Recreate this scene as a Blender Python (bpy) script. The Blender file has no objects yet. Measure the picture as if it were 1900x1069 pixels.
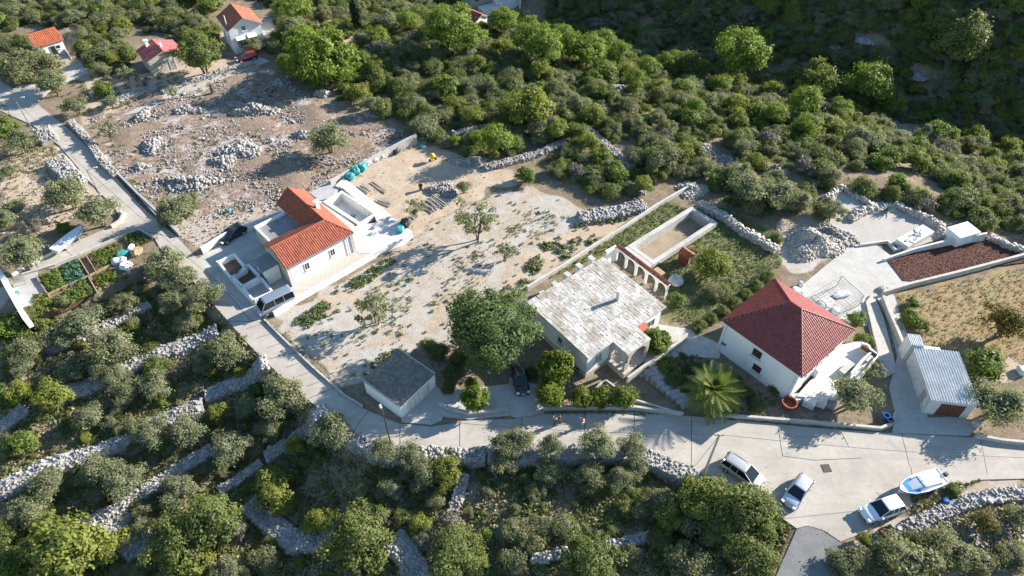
import bpy, math, random
import numpy as np
from mathutils import Vector, Matrix, noise as mnoise

random.seed(7); RNG = np.random.default_rng(7)
SC = bpy.context.scene
COL = SC.collection

# ------------------------------------------------------------------ camera, sky, sun, exposure
CAM_H, PITCH, FPX = 66.0, math.radians(46.0), 1267.0
SUN_EL, SUN_AZ = math.radians(23.3), math.atan2(0.905, 0.425)      # from the right and behind the houses
EXPOSURE = 1.45

cam_data = bpy.data.cameras.new('camera')
cam_data.sensor_width = 36.0; cam_data.lens = 36.0 * FPX / 1900.0
cam_data.clip_start = 0.5; cam_data.clip_end = 4000.0
cam = bpy.data.objects.new('camera', cam_data); COL.objects.link(cam)
cam.location = (0, 0, CAM_H); cam.rotation_euler = (math.pi / 2 - PITCH, 0, 0)
SC.camera = cam

world = bpy.data.worlds.new('World'); SC.world = world; world.use_nodes = True
wn = world.node_tree.nodes; wl = world.node_tree.links
sky = wn.new('ShaderNodeTexSky'); sky.sky_type = 'NISHITA'; sky.sun_disc = False
sky.sun_elevation = SUN_EL; sky.sun_rotation = SUN_AZ; sky.air_density = 1.5; sky.dust_density = 0.1; sky.ozone_density = 5.0
bg = [n for n in wn if n.type == 'BACKGROUND'][0]
wl.new(sky.outputs[0], bg.inputs[0]); bg.inputs[1].default_value = 0.088

sun_data = bpy.data.lights.new('sun', 'SUN'); sun_data.energy = 5.0; sun_data.angle = math.radians(0.53)
sun_data.color = (1.0, 0.955, 0.89)
sun = bpy.data.objects.new('sun', sun_data); COL.objects.link(sun)
SUN_DIR = Vector((math.sin(SUN_AZ) * math.cos(SUN_EL), math.cos(SUN_AZ) * math.cos(SUN_EL), math.sin(SUN_EL)))
sun.rotation_euler = SUN_DIR.to_track_quat('Z', 'Y').to_euler(); sun.location = (0, 60, 120)

SC.view_settings.view_transform = 'Standard'; SC.view_settings.look = 'None'
SC.view_settings.exposure = EXPOSURE; SC.view_settings.gamma = 1.0
SC.view_settings.use_curve_mapping = False
SC.render.engine = 'CYCLES'
cy = SC.cycles
cy.max_bounces = 5; cy.diffuse_bounces = 3; cy.glossy_bounces = 2; cy.transmission_bounces = 3; cy.transparent_max_bounces = 6
cy.use_denoising = True
try: cy.denoiser = 'OPENIMAGEDENOISE'; cy.denoising_prefilter = 'ACCURATE'
except Exception: pass

# ------------------------------------------------------------------ surveying: bearings taken from the drone photo to points of the terrain
SP, CP = math.sin(PITCH), math.cos(PITCH)
def ray(px, py):
    u = (px - 950.0) / FPX; v = (py - 534.5) / FPX
    return np.array([u, CP - v * SP, -SP - v * CP])
def P(px, py, z=0.0):                                   # bearing -> point at level z
    d = ray(px, py); t = (CAM_H - z) / -d[2]
    return Vector((d[0] * t, d[1] * t, z))
def sstep(x): x = np.clip(x, 0, 1); return x * x * (3 - 2 * x)

def seg_dist(x, y, pts):
    best = np.full(np.shape(x), 1e9)
    for (ax, ay), (bx, by) in zip(pts[:-1], pts[1:]):
        dx, dy = bx - ax, by - ay; L = dx * dx + dy * dy + 1e-9
        t = np.clip(((x - ax) * dx + (y - ay) * dy) / L, 0, 1)
        best = np.minimum(best, np.hypot(x - ax - t * dx, y - ay - t * dy))
    return best
def in_poly(x, y, pts):
    c = np.zeros(np.shape(x), bool); n = len(pts)
    for i in range(n):
        x1, y1 = pts[i]; x2, y2 = pts[(i + 1) % n]
        if y1 == y2: continue
        c ^= ((y1 > y) != (y2 > y)) & (x < (x2 - x1) * (y - y1) / (y2 - y1) + x1)
    return c
def flat(pxs): return [tuple(P(a, b)[:2]) for a, b in pxs]

ROAD_LOW = flat([(-200,120),(0,205),(60,232),(110,270),(165,335),(222,402),(205,420),(110,462),(40,502),(-150,590),
                 (-150,640),(40,512),(120,470),(285,440),(300,465),(350,512),(420,592),(450,627),(490,668),(530,705),(570,740),(602,768),
                 (650,806),(700,826),(800,838),(950,840),(1100,834),(1190,837),(1245,852),(1290,872),(1330,895),(1420,940),(1480,985),(1440,1069),(1405,1150)])
LOWER = flat([(300,470),(350,512),(420,592),(450,627),(490,668),(530,705),(570,740),(602,768),
                 (650,806),(700,826),(800,838),(950,840),(1100,834),(1190,837),(1245,852),(1290,872),(1330,895),(1420,940),(1475,985),(1435,1069),(1400,1180)])
LOWER_EDGE = LOWER[:]
LOWER_POLY = flat([(-500,700),(-150,590),(60,590),(130,560),(200,535),(262,500)]) + LOWER + [(20,-40),(-400,-40)]
TERR = [flat([(0,700),(60,660),(186,612),(276,562)]), flat([(0,795),(226,687),(303,653),(404,616)]),
        flat([(0,909),(96,863),(237,817),(377,752),(432,713),(493,683)]), flat([(40,1040),(134,977),(214,943),(295,890),(394,832)]),
        flat([(268,1027),(409,909),(486,855),(558,805),(608,759)])]
RAV_A = np.array(P(850, -75)[:2]); RAV_B = np.array(P(1900, 160)[:2])
rd = (RAV_B - RAV_A) / np.linalg.norm(RAV_B - RAV_A); RAV_N = np.array([-rd[1], rd[0]])
if RAV_N[1] < 0: RAV_N = -RAV_N

def grow(pts, k):
    c = np.mean(pts, 0); return [tuple(c + (np.array(p) - c) * k) for p in pts]
PITS = [grow([P(a, b, 0.35)[:2] for a, b in [(615,374),(662,414),(690,400),(634,353)]], 1.22), grow([P(a, b, 0.9)[:2] for a, b in [(1178,456),(1213,486),(1318,410),(1283,390)]], 1.06)]
def zt(x, y):
    x = np.asarray(x, float); y = np.asarray(y, float)
    d = (x - RAV_A[0]) * RAV_N[0] + (y - RAV_A[1]) * RAV_N[1]
    wob = 2.2 * np.sin(x * 0.06 + 1.0) + 1.6 * np.sin(y * 0.09 + x * 0.03)
    z = -10.0 * sstep((d + 48) / 48.0)
    up = np.maximum(d - 3 + wob, 0)
    z = z + np.where(up < 80, 0.67 * up, 53.6 + 0.1 * (np.minimum(up, 300) - 80)) * 1.0
    rough = sstep((d + 40) / 40.0)
    z = z + rough * 0.5 * (np.sin(x * 0.35) * np.sin(y * 0.31 + 0.7))
    inside = in_poly(x, y, LOWER_POLY)
    de = seg_dist(x, y, LOWER_EDGE)
    drop = np.where(inside, 1.25 * sstep(de / 1.5) + 0.03 * de, 0.0)
    for ln in TERR:
        ax, ay = ln[0]; bx, by = ln[-1]
        L = math.hypot(bx - ax, by - ay); ux, uy = (bx - ax) / L, (by - ay) / L
        sgn = np.where((-(x - ax) * uy + (y - ay) * ux) < 0, 1.0, -1.0)     # right of the line = downhill
        s = seg_dist(x, y, [(ax - ux * 60, ay - uy * 60)] + ln) * sgn
        t = (x - ax) * ux + (y - ay) * uy
        drop = drop + np.where(inside, 0.85 * sstep((s + 0.4) / 1.2) * (1 - sstep((t - L) / 6.0)) * sstep(de / 2.0), 0)
    for pit in PITS: drop = drop + np.where(in_poly(x, y, pit), 2.2, 0.0)
    return z - drop
def zg(x, y): return float(zt(np.array([x]), np.array([y]))[0])
_T = np.concatenate([np.arange(35, 140, 0.5), np.arange(140, 420, 1.0)])
def T(px, py, dz=0.0):                                  # bearing -> point dz above the terrain
    d = ray(px, py)
    X, Y, Z = d[0] * _T, d[1] * _T, CAM_H + d[2] * _T
    h = Z - zt(X, Y) - dz
    k = np.argmax(h < 0) if (h < 0).any() else len(_T) - 1
    k = max(k, 1); a, b = h[k - 1], h[k]
    t = _T[k - 1] + (_T[k] - _T[k - 1]) * (a / (a - b) if a != b else 1)
    return Vector((d[0] * t, d[1] * t, CAM_H + d[2] * t))
def depth_of(p): return float(p[1] * CP + (CAM_H - p[2]) * SP)

# ------------------------------------------------------------------ materials
MATS = {}
def new_mat(name):
    m = bpy.data.materials.new(name); m.use_nodes = True
    nt = m.node_tree; b = nt.nodes['Principled BSDF']; MATS[name] = m
    return m, nt, b
def N(nt, t, **kw):
    n = nt.nodes.new(t)
    for k, v in kw.items(): setattr(n, k, v)
    return n
def mix(nt, fac, a, b, blend='MIX'):
    n = nt.nodes.new('ShaderNodeMix'); n.data_type = 'RGBA'; n.blend_type = blend
    for sock, val in ((n.inputs[0], fac), (n.inputs[6], a), (n.inputs[7], b)):
        if hasattr(val, 'links') or hasattr(val, 'is_linked'): nt.links.new(val, sock)
        elif isinstance(val, (tuple, list)): sock.default_value = (*val[:3], 1)
        else: sock.default_value = val
    return n.outputs[2]
def tex_noise(nt, scale, detail=4, rough=0.55, coord=None, dist=0.0):
    n = nt.nodes.new('ShaderNodeTexNoise'); n.inputs['Scale'].default_value = scale
    n.inputs['Detail'].default_value = detail; n.inputs['Roughness'].default_value = rough; n.inputs['Distortion'].default_value = dist
    if coord is not None: nt.links.new(coord, n.inputs['Vector'])
    return n.outputs[0]
def ramp(nt, val, p0, p1, c0=(0,0,0), c1=(1,1,1)):
    r = nt.nodes.new('ShaderNodeValToRGB'); nt.links.new(val, r.inputs[0])
    r.color_ramp.elements[0].position = p0; r.color_ramp.elements[1].position = p1
    r.color_ramp.elements[0].color = (*c0, 1); r.color_ramp.elements[1].color = (*c1, 1)
    return r.outputs[0]
def wpos(nt):
    g = nt.nodes.new('ShaderNodeNewGeometry'); return g.outputs['Position']
def opos(nt):
    g = nt.nodes.new('ShaderNodeTexCoord'); return g.outputs['Object']
def bump(nt, b, h, strength=0.4, dist=0.05):
    n = nt.nodes.new('ShaderNodeBump'); n.inputs['Strength'].default_value = strength; n.inputs['Distance'].default_value = dist
    nt.links.new(h, n.inputs['Height']); nt.links.new(n.outputs[0], b.inputs['Normal'])
def simple(name, c, c2=None, scale=3.0, rough=0.8, bmp=0.0, fine=None, metal=0.0, coord='w', spec=0.3, p=(0.35, 0.65)):
    m, nt, b = new_mat(name)
    co = wpos(nt) if coord == 'w' else opos(nt)
    b.inputs['Roughness'].default_value = rough; b.inputs['Metallic'].default_value = metal
    b.inputs['Specular IOR Level'].default_value = spec
    c2 = c2 or tuple(x * 0.82 for x in c)
    f = ramp(nt, tex_noise(nt, scale, 5, 0.6, co), p[0], p[1])
    col = mix(nt, f, c, c2)
    if fine:
        f2 = ramp(nt, tex_noise(nt, fine[0], 2, 0.5, co), 0.4, 0.6)
        col = mix(nt, fine[1], col, mix(nt, f2, tuple(x * 0.55 for x in c), tuple(min(1, x * 1.25) for x in c)))
    nt.links.new(col, b.inputs['Base Color'])
    if bmp: bump(nt, b, tex_noise(nt, scale * 6, 4, 0.6, co), bmp)
    return m
m, nt, b = new_mat('plaster_white'); co = wpos(nt); mp = N(nt, 'ShaderNodeMapping'); mp.inputs['Scale'].default_value = (1.6, 1.6, 0.16); nt.links.new(co, mp.inputs[0])
col = mix(nt, ramp(nt, tex_noise(nt, 0.6, 5, 0.6, co), 0.35, 0.65), (0.78, 0.77, 0.74), (0.71, 0.70, 0.67)); col = mix(nt, mix(nt, 0.55, (0,0,0), ramp(nt, tex_noise(nt, 1.5, 5, 0.65, mp.outputs[0]), 0.55, 0.74)), col, (0.52, 0.50, 0.46))
nt.links.new(col, b.inputs['Base Color']); b.inputs['Roughness'].default_value = 0.9; bump(nt, b, tex_noise(nt, 5, 4, 0.6, co), 0.06)
simple('plaster_old', (0.66, 0.64, 0.60), (0.52, 0.50, 0.46), 1.2, 0.9, 0.1, fine=(2.0, 0.15))
simple('render_grey', (0.40, 0.38, 0.36), (0.33, 0.32, 0.30), 1.0, 0.9, 0.1)
m, nt, b = new_mat('limestone'); co = wpos(nt); at = N(nt, 'ShaderNodeAttribute', attribute_name='tint')
col = mix(nt, at.outputs['Fac'], (0.43, 0.405, 0.37), (0.17, 0.16, 0.15)); col = mix(nt, ramp(nt, tex_noise(nt, 0.5, 4, 0.6, co), 0.40, 0.66), col, (0.27, 0.24, 0.205)); col = mix(nt, ramp(nt, tex_noise(nt, 5.0, 3, 0.6, co), 0.45, 0.7), col, (0.24, 0.22, 0.20))
nt.links.new(col, b.inputs['Base Color']); b.inputs['Roughness'].default_value = 0.95; bump(nt, b, tex_noise(nt, 7, 4, 0.6, co), 0.3)
simple('stone_warm', (0.52, 0.46, 0.39), (0.36, 0.31, 0.26), 2.5, 0.95, 0.3, fine=(6.0, 0.35))
simple('cap_concrete', (0.50, 0.46, 0.40), (0.38, 0.35, 0.30), 1.3, 0.9, 0.1, fine=(5.0, 0.2))
simple('pool_mud', (0.32, 0.255, 0.17), (0.22, 0.17, 0.11), 0.4, 0.9)
simple('concrete_pale', (0.47, 0.44, 0.395), (0.37, 0.345, 0.31), 0.6, 0.9, 0.1, fine=(3.0, 0.15))
simple('deck_white', (0.58, 0.56, 0.52), (0.50, 0.48, 0.45), 0.8, 0.8, 0.03)
simple('asphalt', (0.15, 0.147, 0.143), (0.215, 0.208, 0.20), 0.8, 0.95, 0.2, fine=(8.0, 0.25))
simple('gravel_sheet', (0.42, 0.38, 0.335), (0.36, 0.325, 0.285), 0.5, 0.95, 0.25, fine=(7.0, 0.3))
simple('soil_dark', (0.115, 0.050, 0.034), (0.078, 0.034, 0.024), 1.0, 1.0, 0.6, fine=(7.0, 0.4))
simple('soil_bed', (0.17, 0.105, 0.065), (0.11, 0.07, 0.045), 1.5, 1.0, 0.5, fine=(7.0, 0.3))
simple('timber', (0.40, 0.29, 0.17), (0.27, 0.19, 0.11), 4.0, 0.85, 0.1)
simple('timber_grey', (0.36, 0.33, 0.29), (0.22, 0.20, 0.17), 5.0, 0.9, 0.1)
simple('bark', (0.15, 0.12, 0.09), (0.09, 0.07, 0.055), 3.0, 1.0, 0.3, coord='o')
simple('metal_grey', (0.36, 0.37, 0.38), (0.27, 0.28, 0.29), 2.0, 0.45, 0, metal=0.6)
simple('metal_dark', (0.045, 0.048, 0.052), (0.03, 0.03, 0.033), 2.0, 0.5)
simple('rust', (0.15, 0.070, 0.040), (0.10, 0.045, 0.028), 5.0, 0.9, 0.1)
simple('frame_grey', (0.26, 0.26, 0.26), None, 2.0, 0.6)
simple('shutter_dark', (0.075, 0.025, 0.022), (0.05, 0.02, 0.018), 2.0, 0.7)
simple('shutter_green', (0.13, 0.22, 0.15), None, 2.0, 0.7)
simple('flat_roof_grey', (0.25, 0.25, 0.245), (0.18, 0.18, 0.175), 0.5, 0.8, 0.02)
simple('roof_felt', (0.235, 0.195, 0.155), (0.15, 0.125, 0.10), 0.8, 1.0, 0.3, fine=(3.0, 0.45), spec=0.05)
simple('pool_floor', (0.62, 0.61, 0.58), (0.54, 0.53, 0.50), 0.8, 0.8)
simple('canvas_teal', (0.06, 0.33, 0.31), (0.04, 0.22, 0.22), 2.5, 0.6)
simple('plastic_white', (0.75, 0.75, 0.73), None, 2.0, 0.5)
simple('bag_grey', (0.50, 0.50, 0.48), (0.38, 0.38, 0.37), 3.0, 0.8)
simple('plastic_blue', (0.03, 0.13, 0.42), None, 2.0, 0.4)
simple('boat_blue', (0.03, 0.16, 0.50), (0.04, 0.22, 0.58), 2.0, 0.35)
simple('boat_white', (0.78, 0.78, 0.77), None, 1.0, 0.3, spec=0.5)
simple('awning_red', (0.55, 0.09, 0.06), None, 2.0, 0.7)
simple('yellow_paint', (0.65, 0.42, 0.04), None, 2.0, 0.5)
simple('terracotta', (0.26, 0.07, 0.04), (0.2, 0.05, 0.03), 2.0, 0.6)
simple('red_shed', (0.22, 0.045, 0.025), (0.15, 0.03, 0.02), 4.0, 0.8)
simple('agave_blue', (0.24, 0.33, 0.31), (0.17, 0.25, 0.24), 3.0, 0.6)
simple('rubber', (0.02, 0.02, 0.02), None, 2.0, 0.8)
simple('skin', (0.50, 0.32, 0.23), None, 5.0, 0.6)
simple('hair_dark', (0.03, 0.02, 0.015), None, 5.0, 0.6)
simple('cloth_white', (0.70, 0.69, 0.67), None, 5.0, 0.9)
simple('cloth_black', (0.02, 0.02, 0.024), None, 5.0, 0.9)
simple('cloth_jeans', (0.07, 0.09, 0.14), None, 5.0, 0.9)
simple('cloth_peach', (0.55, 0.31, 0.24), None, 5.0, 0.9)
simple('wire', (0.05, 0.05, 0.05), None, 2.0, 0.6)
simple('galvanised', (0.55, 0.56, 0.57), (0.45, 0.46, 0.47), 1.0, 0.5, metal=0.3)
simple('manhole_iron', (0.12, 0.075, 0.055), (0.08, 0.055, 0.045), 6.0, 0.8, 0.3)
simple('fibre_cement', (0.62, 0.62, 0.60), (0.50, 0.50, 0.49), 0.8, 0.85, 0.05, fine=(3.0, 0.2))
simple('flowers_magenta', (0.55, 0.06, 0.45), (0.40, 0.05, 0.34), 5.0, 0.7)

def tile_mat(name, c, c2, c3=None, rough=0.75, spec=0.25):
    m, nt, b = new_mat(name); co = opos(nt)
    n1 = ramp(nt, tex_noise(nt, 2.6, 2, 0.6, co), 0.38, 0.62)
    at = N(nt, 'ShaderNodeAttribute', attribute_name='tint')
    col = mix(nt, n1, c, c2)
    col = mix(nt, at.outputs['Fac'], col, c3 or tuple(x * 0.6 for x in c2))
    lich = ramp(nt, tex_noise(nt, 0.9, 5, 0.7, co, 0.6), 0.52, 0.70); col = mix(nt, mix(nt, 0.45, (0,0,0), lich), col, tuple(0.45 * x + 0.06 for x in c2))
    nt.links.new(col, b.inputs['Base Color']); b.inputs['Roughness'].default_value = rough
    b.inputs['Specular IOR Level'].default_value = spec
    return m
tile_mat('tile_orange', (0.36, 0.100, 0.050), (0.30, 0.078, 0.042), (0.22, 0.062, 0.038))
tile_mat('tile_burgundy', (0.255, 0.044, 0.034), (0.215, 0.037, 0.030), (0.14, 0.030, 0.026), 0.45, 0.45)
tile_mat('tile_bright', (0.45, 0.125, 0.05), (0.38, 0.10, 0.042), (0.26, 0.07, 0.038))
tile_mat('tile_pink', (0.42, 0.115, 0.105), (0.36, 0.095, 0.09), (0.27, 0.07, 0.07))
tile_mat('tile_old', (0.40, 0.13, 0.065), (0.30, 0.09, 0.05), (0.16, 0.07, 0.045))
m, nt, b = new_mat('stone_slab'); at = N(nt, 'ShaderNodeAttribute', attribute_name='tint'); oi = N(nt, 'ShaderNodeObjectInfo')
ad = N(nt, 'ShaderNodeMath', operation='ADD'); nt.links.new(at.outputs['Fac'], ad.inputs[0]); nt.links.new(oi.outputs['Random'], ad.inputs[1])
fr = N(nt, 'ShaderNodeMath', operation='FRACT'); nt.links.new(ad.outputs[0], fr.inputs[0])
col = mix(nt, ramp(nt, fr.outputs[0], 0.1, 0.95), (0.62, 0.585, 0.535), (0.38, 0.345, 0.295))
col = mix(nt, ramp(nt, tex_noise(nt, 0.45, 5, 0.65, wpos(nt)), 0.47, 0.64), col, (0.30, 0.245, 0.185)); col = mix(nt, ramp(nt, tex_noise(nt, 4.0, 3, 0.6, wpos(nt)), 0.5, 0.7), col, (0.33, 0.29, 0.24))
nt.links.new(col, b.inputs['Base Color']); b.inputs['Roughness'].default_value = 0.95

def paint(name, c, metal=0.0, rough=0.3):
    m, nt, b = new_mat(name)
    dust = ramp(nt, tex_noise(nt, 1.3, 4, 0.6, wpos(nt)), 0.45, 0.75)
    nt.links.new(mix(nt, mix(nt, 0.35, (0,0,0), dust), c, tuple(0.75 * x + 0.09 for x in c)), b.inputs['Base Color'])
    b.inputs['Metallic'].default_value = metal; b.inputs['Roughness'].default_value = rough
    b.inputs['Coat Weight'].default_value = 0.4; b.inputs['Coat Roughness'].default_value = 0.08
paint('paint_white', (0.74, 0.74, 0.73)); paint('paint_silver', (0.55, 0.56, 0.58), 0.5, 0.35)
paint('paint_champagne', (0.50, 0.47, 0.43), 0.5, 0.35); paint('paint_red', (0.20, 0.008, 0.02)); paint('paint_black', (0.012, 0.012, 0.015))
paint('paint_vansilver', (0.30, 0.34, 0.385), 0.5, 0.35)
m, nt, b = new_mat('glass_dark'); b.inputs['Base Color'].default_value = (0.012, 0.016, 0.02, 1); b.inputs['Roughness'].default_value = 0.08; b.inputs['Specular IOR Level'].default_value = 0.6
m, nt, b = new_mat('window_glass'); b.inputs['Base Color'].default_value = (0.03, 0.035, 0.04, 1); b.inputs['Roughness'].default_value = 0.12; b.inputs['Specular IOR Level'].default_value = 0.6
m, nt, b = new_mat('lamp_lens'); b.inputs['Base Color'].default_value = (0.7, 0.72, 0.74, 1); b.inputs['Roughness'].default_value = 0.15
m, nt, b = new_mat('tail_red'); b.inputs['Base Color'].default_value = (0.35, 0.01, 0.01, 1); b.inputs['Roughness'].default_value = 0.2

def leaf_mat(name, c_lo, c_hi, c_alt, trans=0.40, rough=0.6, alt=0.5):
    m, nt, b = new_mat(name)
    oi = N(nt, 'ShaderNodeObjectInfo'); at = N(nt, 'ShaderNodeAttribute', attribute_name='tint')
    n1 = ramp(nt, tex_noise(nt, 0.33, 3, 0.6, wpos(nt)), 0.35, 0.65)
    col = mix(nt, at.outputs['Fac'], c_lo, c_hi)
    f = N(nt, 'ShaderNodeMath', operation='MULTIPLY'); nt.links.new(oi.outputs['Random'], f.inputs[0]); f.inputs[1].default_value = alt
    col = mix(nt, f.outputs[0], col, c_alt)
    col = mix(nt, n1, col, mix(nt, 0.35, col, c_alt)); col = mix(nt, 1.0, col, (1.08, 1.14, 1.08), 'MULTIPLY')
    nt.links.new(col, b.inputs['Base Color']); b.inputs['Roughness'].default_value = rough
    b.inputs['Specular IOR Level'].default_value = 0.25
    tr = N(nt, 'ShaderNodeBsdfTranslucent'); nt.links.new(mix(nt, 1.0, col, (1.35, 1.40, 0.75), 'MULTIPLY'), tr.inputs[0])
    ms = N(nt, 'ShaderNodeMixShader'); ms.inputs[0].default_value = trans
    nt.links.new(b.outputs[0], ms.inputs[1]); nt.links.new(tr.outputs[0], ms.inputs[2])
    out = [n for n in nt.nodes if n.type == 'OUTPUT_MATERIAL'][0]; nt.links.new(ms.outputs[0], out.inputs[0])
leaf_mat('leaf_olive', (0.135, 0.140, 0.082), (0.255, 0.255, 0.165), (0.205, 0.195, 0.105), trans=0.42)
leaf_mat('leaf_pine', (0.115, 0.155, 0.022), (0.205, 0.240, 0.040), (0.160, 0.195, 0.036), trans=0.42)
leaf_mat('leaf_macchia', (0.062, 0.084, 0.024), (0.150, 0.172, 0.052), (0.160, 0.160, 0.055), alt=0.8, trans=0.42)
leaf_mat('leaf_greymac', (0.115, 0.120, 0.064), (0.215, 0.215, 0.120), (0.190, 0.172, 0.090), alt=0.7, trans=0.42)
leaf_mat('leaf_citrus', (0.055, 0.095, 0.012), (0.120, 0.165, 0.020), (0.165, 0.165, 0.020))
leaf_mat('leaf_carob', (0.060, 0.090, 0.028), (0.150, 0.185, 0.075), (0.11, 0.13, 0.045), trans=0.42)
leaf_mat('leaf_broad', (0.088, 0.108, 0.032), (0.175, 0.192, 0.062), (0.15, 0.155, 0.05), trans=0.42)
leaf_mat('leaf_yellow', (0.145, 0.155, 0.030), (0.255, 0.245, 0.045), (0.150, 0.165, 0.045), trans=0.42)
leaf_mat('leaf_brown', (0.150, 0.095, 0.030), (0.230, 0.150, 0.045), (0.110, 0.105, 0.030))
leaf_mat('leaf_cypress', (0.022, 0.040, 0.014), (0.045, 0.070, 0.022), (0.035, 0.05, 0.02))
leaf_mat('leaf_palm', (0.150, 0.180, 0.040), (0.260, 0.270, 0.085), (0.20, 0.21, 0.06))
leaf_mat('twig_dry', (0.120, 0.100, 0.080), (0.200, 0.170, 0.140), (0.15, 0.125, 0.09), trans=0.05)
leaf_mat('leaf_lush', (0.085, 0.120, 0.024), (0.165, 0.205, 0.045), (0.15, 0.17, 0.04), trans=0.42)
leaf_mat('leaf_cabbage', (0.060, 0.120, 0.075), (0.110, 0.180, 0.120), (0.08, 0.14, 0.09))
leaf_mat('grass_dry', (0.200, 0.155, 0.080), (0.300, 0.240, 0.130), (0.16, 0.15, 0.07), trans=0.15)
leaf_mat('grass_green', (0.090, 0.120, 0.035), (0.150, 0.180, 0.060), (0.15, 0.15, 0.06), trans=0.15)
leaf_mat('leaf_bougain', (0.07, 0.075, 0.05), (0.12, 0.11, 0.085), (0.09, 0.09, 0.05))

# road concrete: pale, stained, with the fine cross ribs of a brushed slab
m, nt, b = new_mat('road_concrete'); co = wpos(nt)
f1 = ramp(nt, tex_noise(nt, 0.22, 5, 0.6, co, 0.4), 0.36, 0.66); f2 = ramp(nt, tex_noise(nt, 1.7, 4, 0.65, co), 0.40, 0.72)
col = mix(nt, f1, (0.47, 0.41, 0.34), (0.35, 0.305, 0.25)); col = mix(nt, mix(nt, 0.5, (0,0,0), f2), col, (0.29, 0.265, 0.235))
f3 = ramp(nt, tex_noise(nt, 0.45, 6, 0.7, co, 1.5), 0.60, 0.66); col = mix(nt, mix(nt, 0.35, (0,0,0), f3), col, (0.24, 0.22, 0.20))
mp = N(nt, 'ShaderNodeMapping'); mp.inputs['Scale'].default_value = (0.12, 0.9, 1.0); mp.inputs['Rotation'].default_value = (0, 0, 0.05); nt.links.new(co, mp.inputs[0]); f6 = ramp(nt, tex_noise(nt, 1.2, 4, 0.6, mp.outputs[0]), 0.52, 0.66); col = mix(nt, mix(nt, 0.30, (0,0,0), f6), col, (0.25, 0.23, 0.20))
f7 = ramp(nt, tex_noise(nt, 0.9, 2, 0.4, co, 0.2), 0.70, 0.76); col = mix(nt, mix(nt, 0.5, (0,0,0), f7), col, (0.16, 0.15, 0.14))
wv = N(nt, 'ShaderNodeTexWave'); nt.links.new(co, wv.inputs[0]); wv.inputs['Scale'].default_value = 2.3; wv.inputs['Distortion'].default_value = 1.5; wv.inputs['Detail'].default_value = 2
col = mix(nt, mix(nt, 0.18, (0,0,0), wv.outputs['Fac']), col, (0.26, 0.24, 0.21))
nt.links.new(col, b.inputs['Base Color']); b.inputs['Roughness'].default_value = 0.92; bump(nt, b, tex_noise(nt, 9, 3, 0.6, co), 0.15)

# ground: soils by zone (what lies there), each with its own grain
m, nt, b = new_mat('ground'); co = wpos(nt)
z1 = N(nt, 'ShaderNodeAttribute', attribute_name='zone_a'); z2 = N(nt, 'ShaderNodeAttribute', attribute_name='zone_b')
s1 = N(nt, 'ShaderNodeSeparateColor'); nt.links.new(z1.outputs[0], s1.inputs[0])
s2 = N(nt, 'ShaderNodeSeparateColor'); nt.links.new(z2.outputs[0], s2.inputs[0])
nA = tex_noise(nt, 0.35, 6, 0.65, co); nB = tex_noise(nt, 1.6, 5, 0.65, co); nC = tex_noise(nt, 6.0, 3, 0.6, co)
def edge(w):                                             # ragged border between soils
    a = N(nt, 'ShaderNodeMath', operation='ADD'); nt.links.new(w, a.inputs[0])
    s = N(nt, 'ShaderNodeMath', operation='MULTIPLY_ADD'); nt.links.new(nB, s.inputs[0]); s.inputs[1].default_value = 0.9; s.inputs[2].default_value = -0.45
    nt.links.new(s.outputs[0], a.inputs[1])
    return ramp(nt, a.outputs[0], 0.38, 0.62)
scrub = mix(nt, ramp(nt, nA, 0.4, 0.62), (0.175, 0.130, 0.085), (0.255, 0.195, 0.130)); scrub = mix(nt, ramp(nt, nB, 0.52, 0.66), scrub, (0.125, 0.105, 0.060)); scrub = mix(nt, ramp(nt, nC, 0.55, 0.68), scrub, (0.30, 0.26, 0.21))
gravel = mix(nt, ramp(nt, nA, 0.35, 0.6), (0.46, 0.42, 0.37), (0.40, 0.35, 0.295)); gravel = mix(nt, ramp(nt, nC, 0.42, 0.66), gravel, (0.37, 0.335, 0.29)); gravel = mix(nt, ramp(nt, tex_noise(nt, 0.16, 5, 0.7, co, 0.8), 0.44, 0.56), gravel, mix(nt, ramp(nt, nB, 0.4, 0.6), (0.42, 0.335, 0.245), (0.33, 0.265, 0.195))); gravel = mix(nt, ramp(nt, nB, 0.56, 0.70), gravel, (0.36, 0.29, 0.215))
sand = mix(nt, ramp(nt, nA, 0.4, 0.62), (0.46, 0.365, 0.265), (0.41, 0.30, 0.205)); sand = mix(nt, ramp(nt, nC, 0.52, 0.70), sand, (0.34, 0.27, 0.20))
grass = mix(nt, ramp(nt, nA, 0.42, 0.60), (0.120, 0.125, 0.048), (0.215, 0.185, 0.090)); grass = mix(nt, ramp(nt, nC, 0.45, 0.62), grass, (0.165, 0.155, 0.068))
clearing = mix(nt, ramp(nt, nB, 0.48, 0.60), (0.205, 0.132, 0.090), (0.36, 0.29, 0.235)); clearing = mix(nt, ramp(nt, nA, 0.50, 0.60), clearing, (0.46, 0.405, 0.355)); clearing = mix(nt, ramp(nt, nC, 0.52, 0.62), clearing, (0.20, 0.145, 0.11))
field = mix(nt, ramp(nt, nB, 0.40, 0.60), (0.33, 0.225, 0.115), (0.25, 0.18, 0.085)); field = mix(nt, ramp(nt, nA, 0.52, 0.62), field, (0.27, 0.235, 0.115)); field = mix(nt, ramp(nt, nC, 0.5, 0.66), field, (0.34, 0.25, 0.155))
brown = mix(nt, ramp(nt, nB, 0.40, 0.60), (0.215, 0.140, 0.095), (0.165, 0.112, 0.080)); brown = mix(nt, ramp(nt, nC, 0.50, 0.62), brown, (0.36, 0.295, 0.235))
col = scrub
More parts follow.
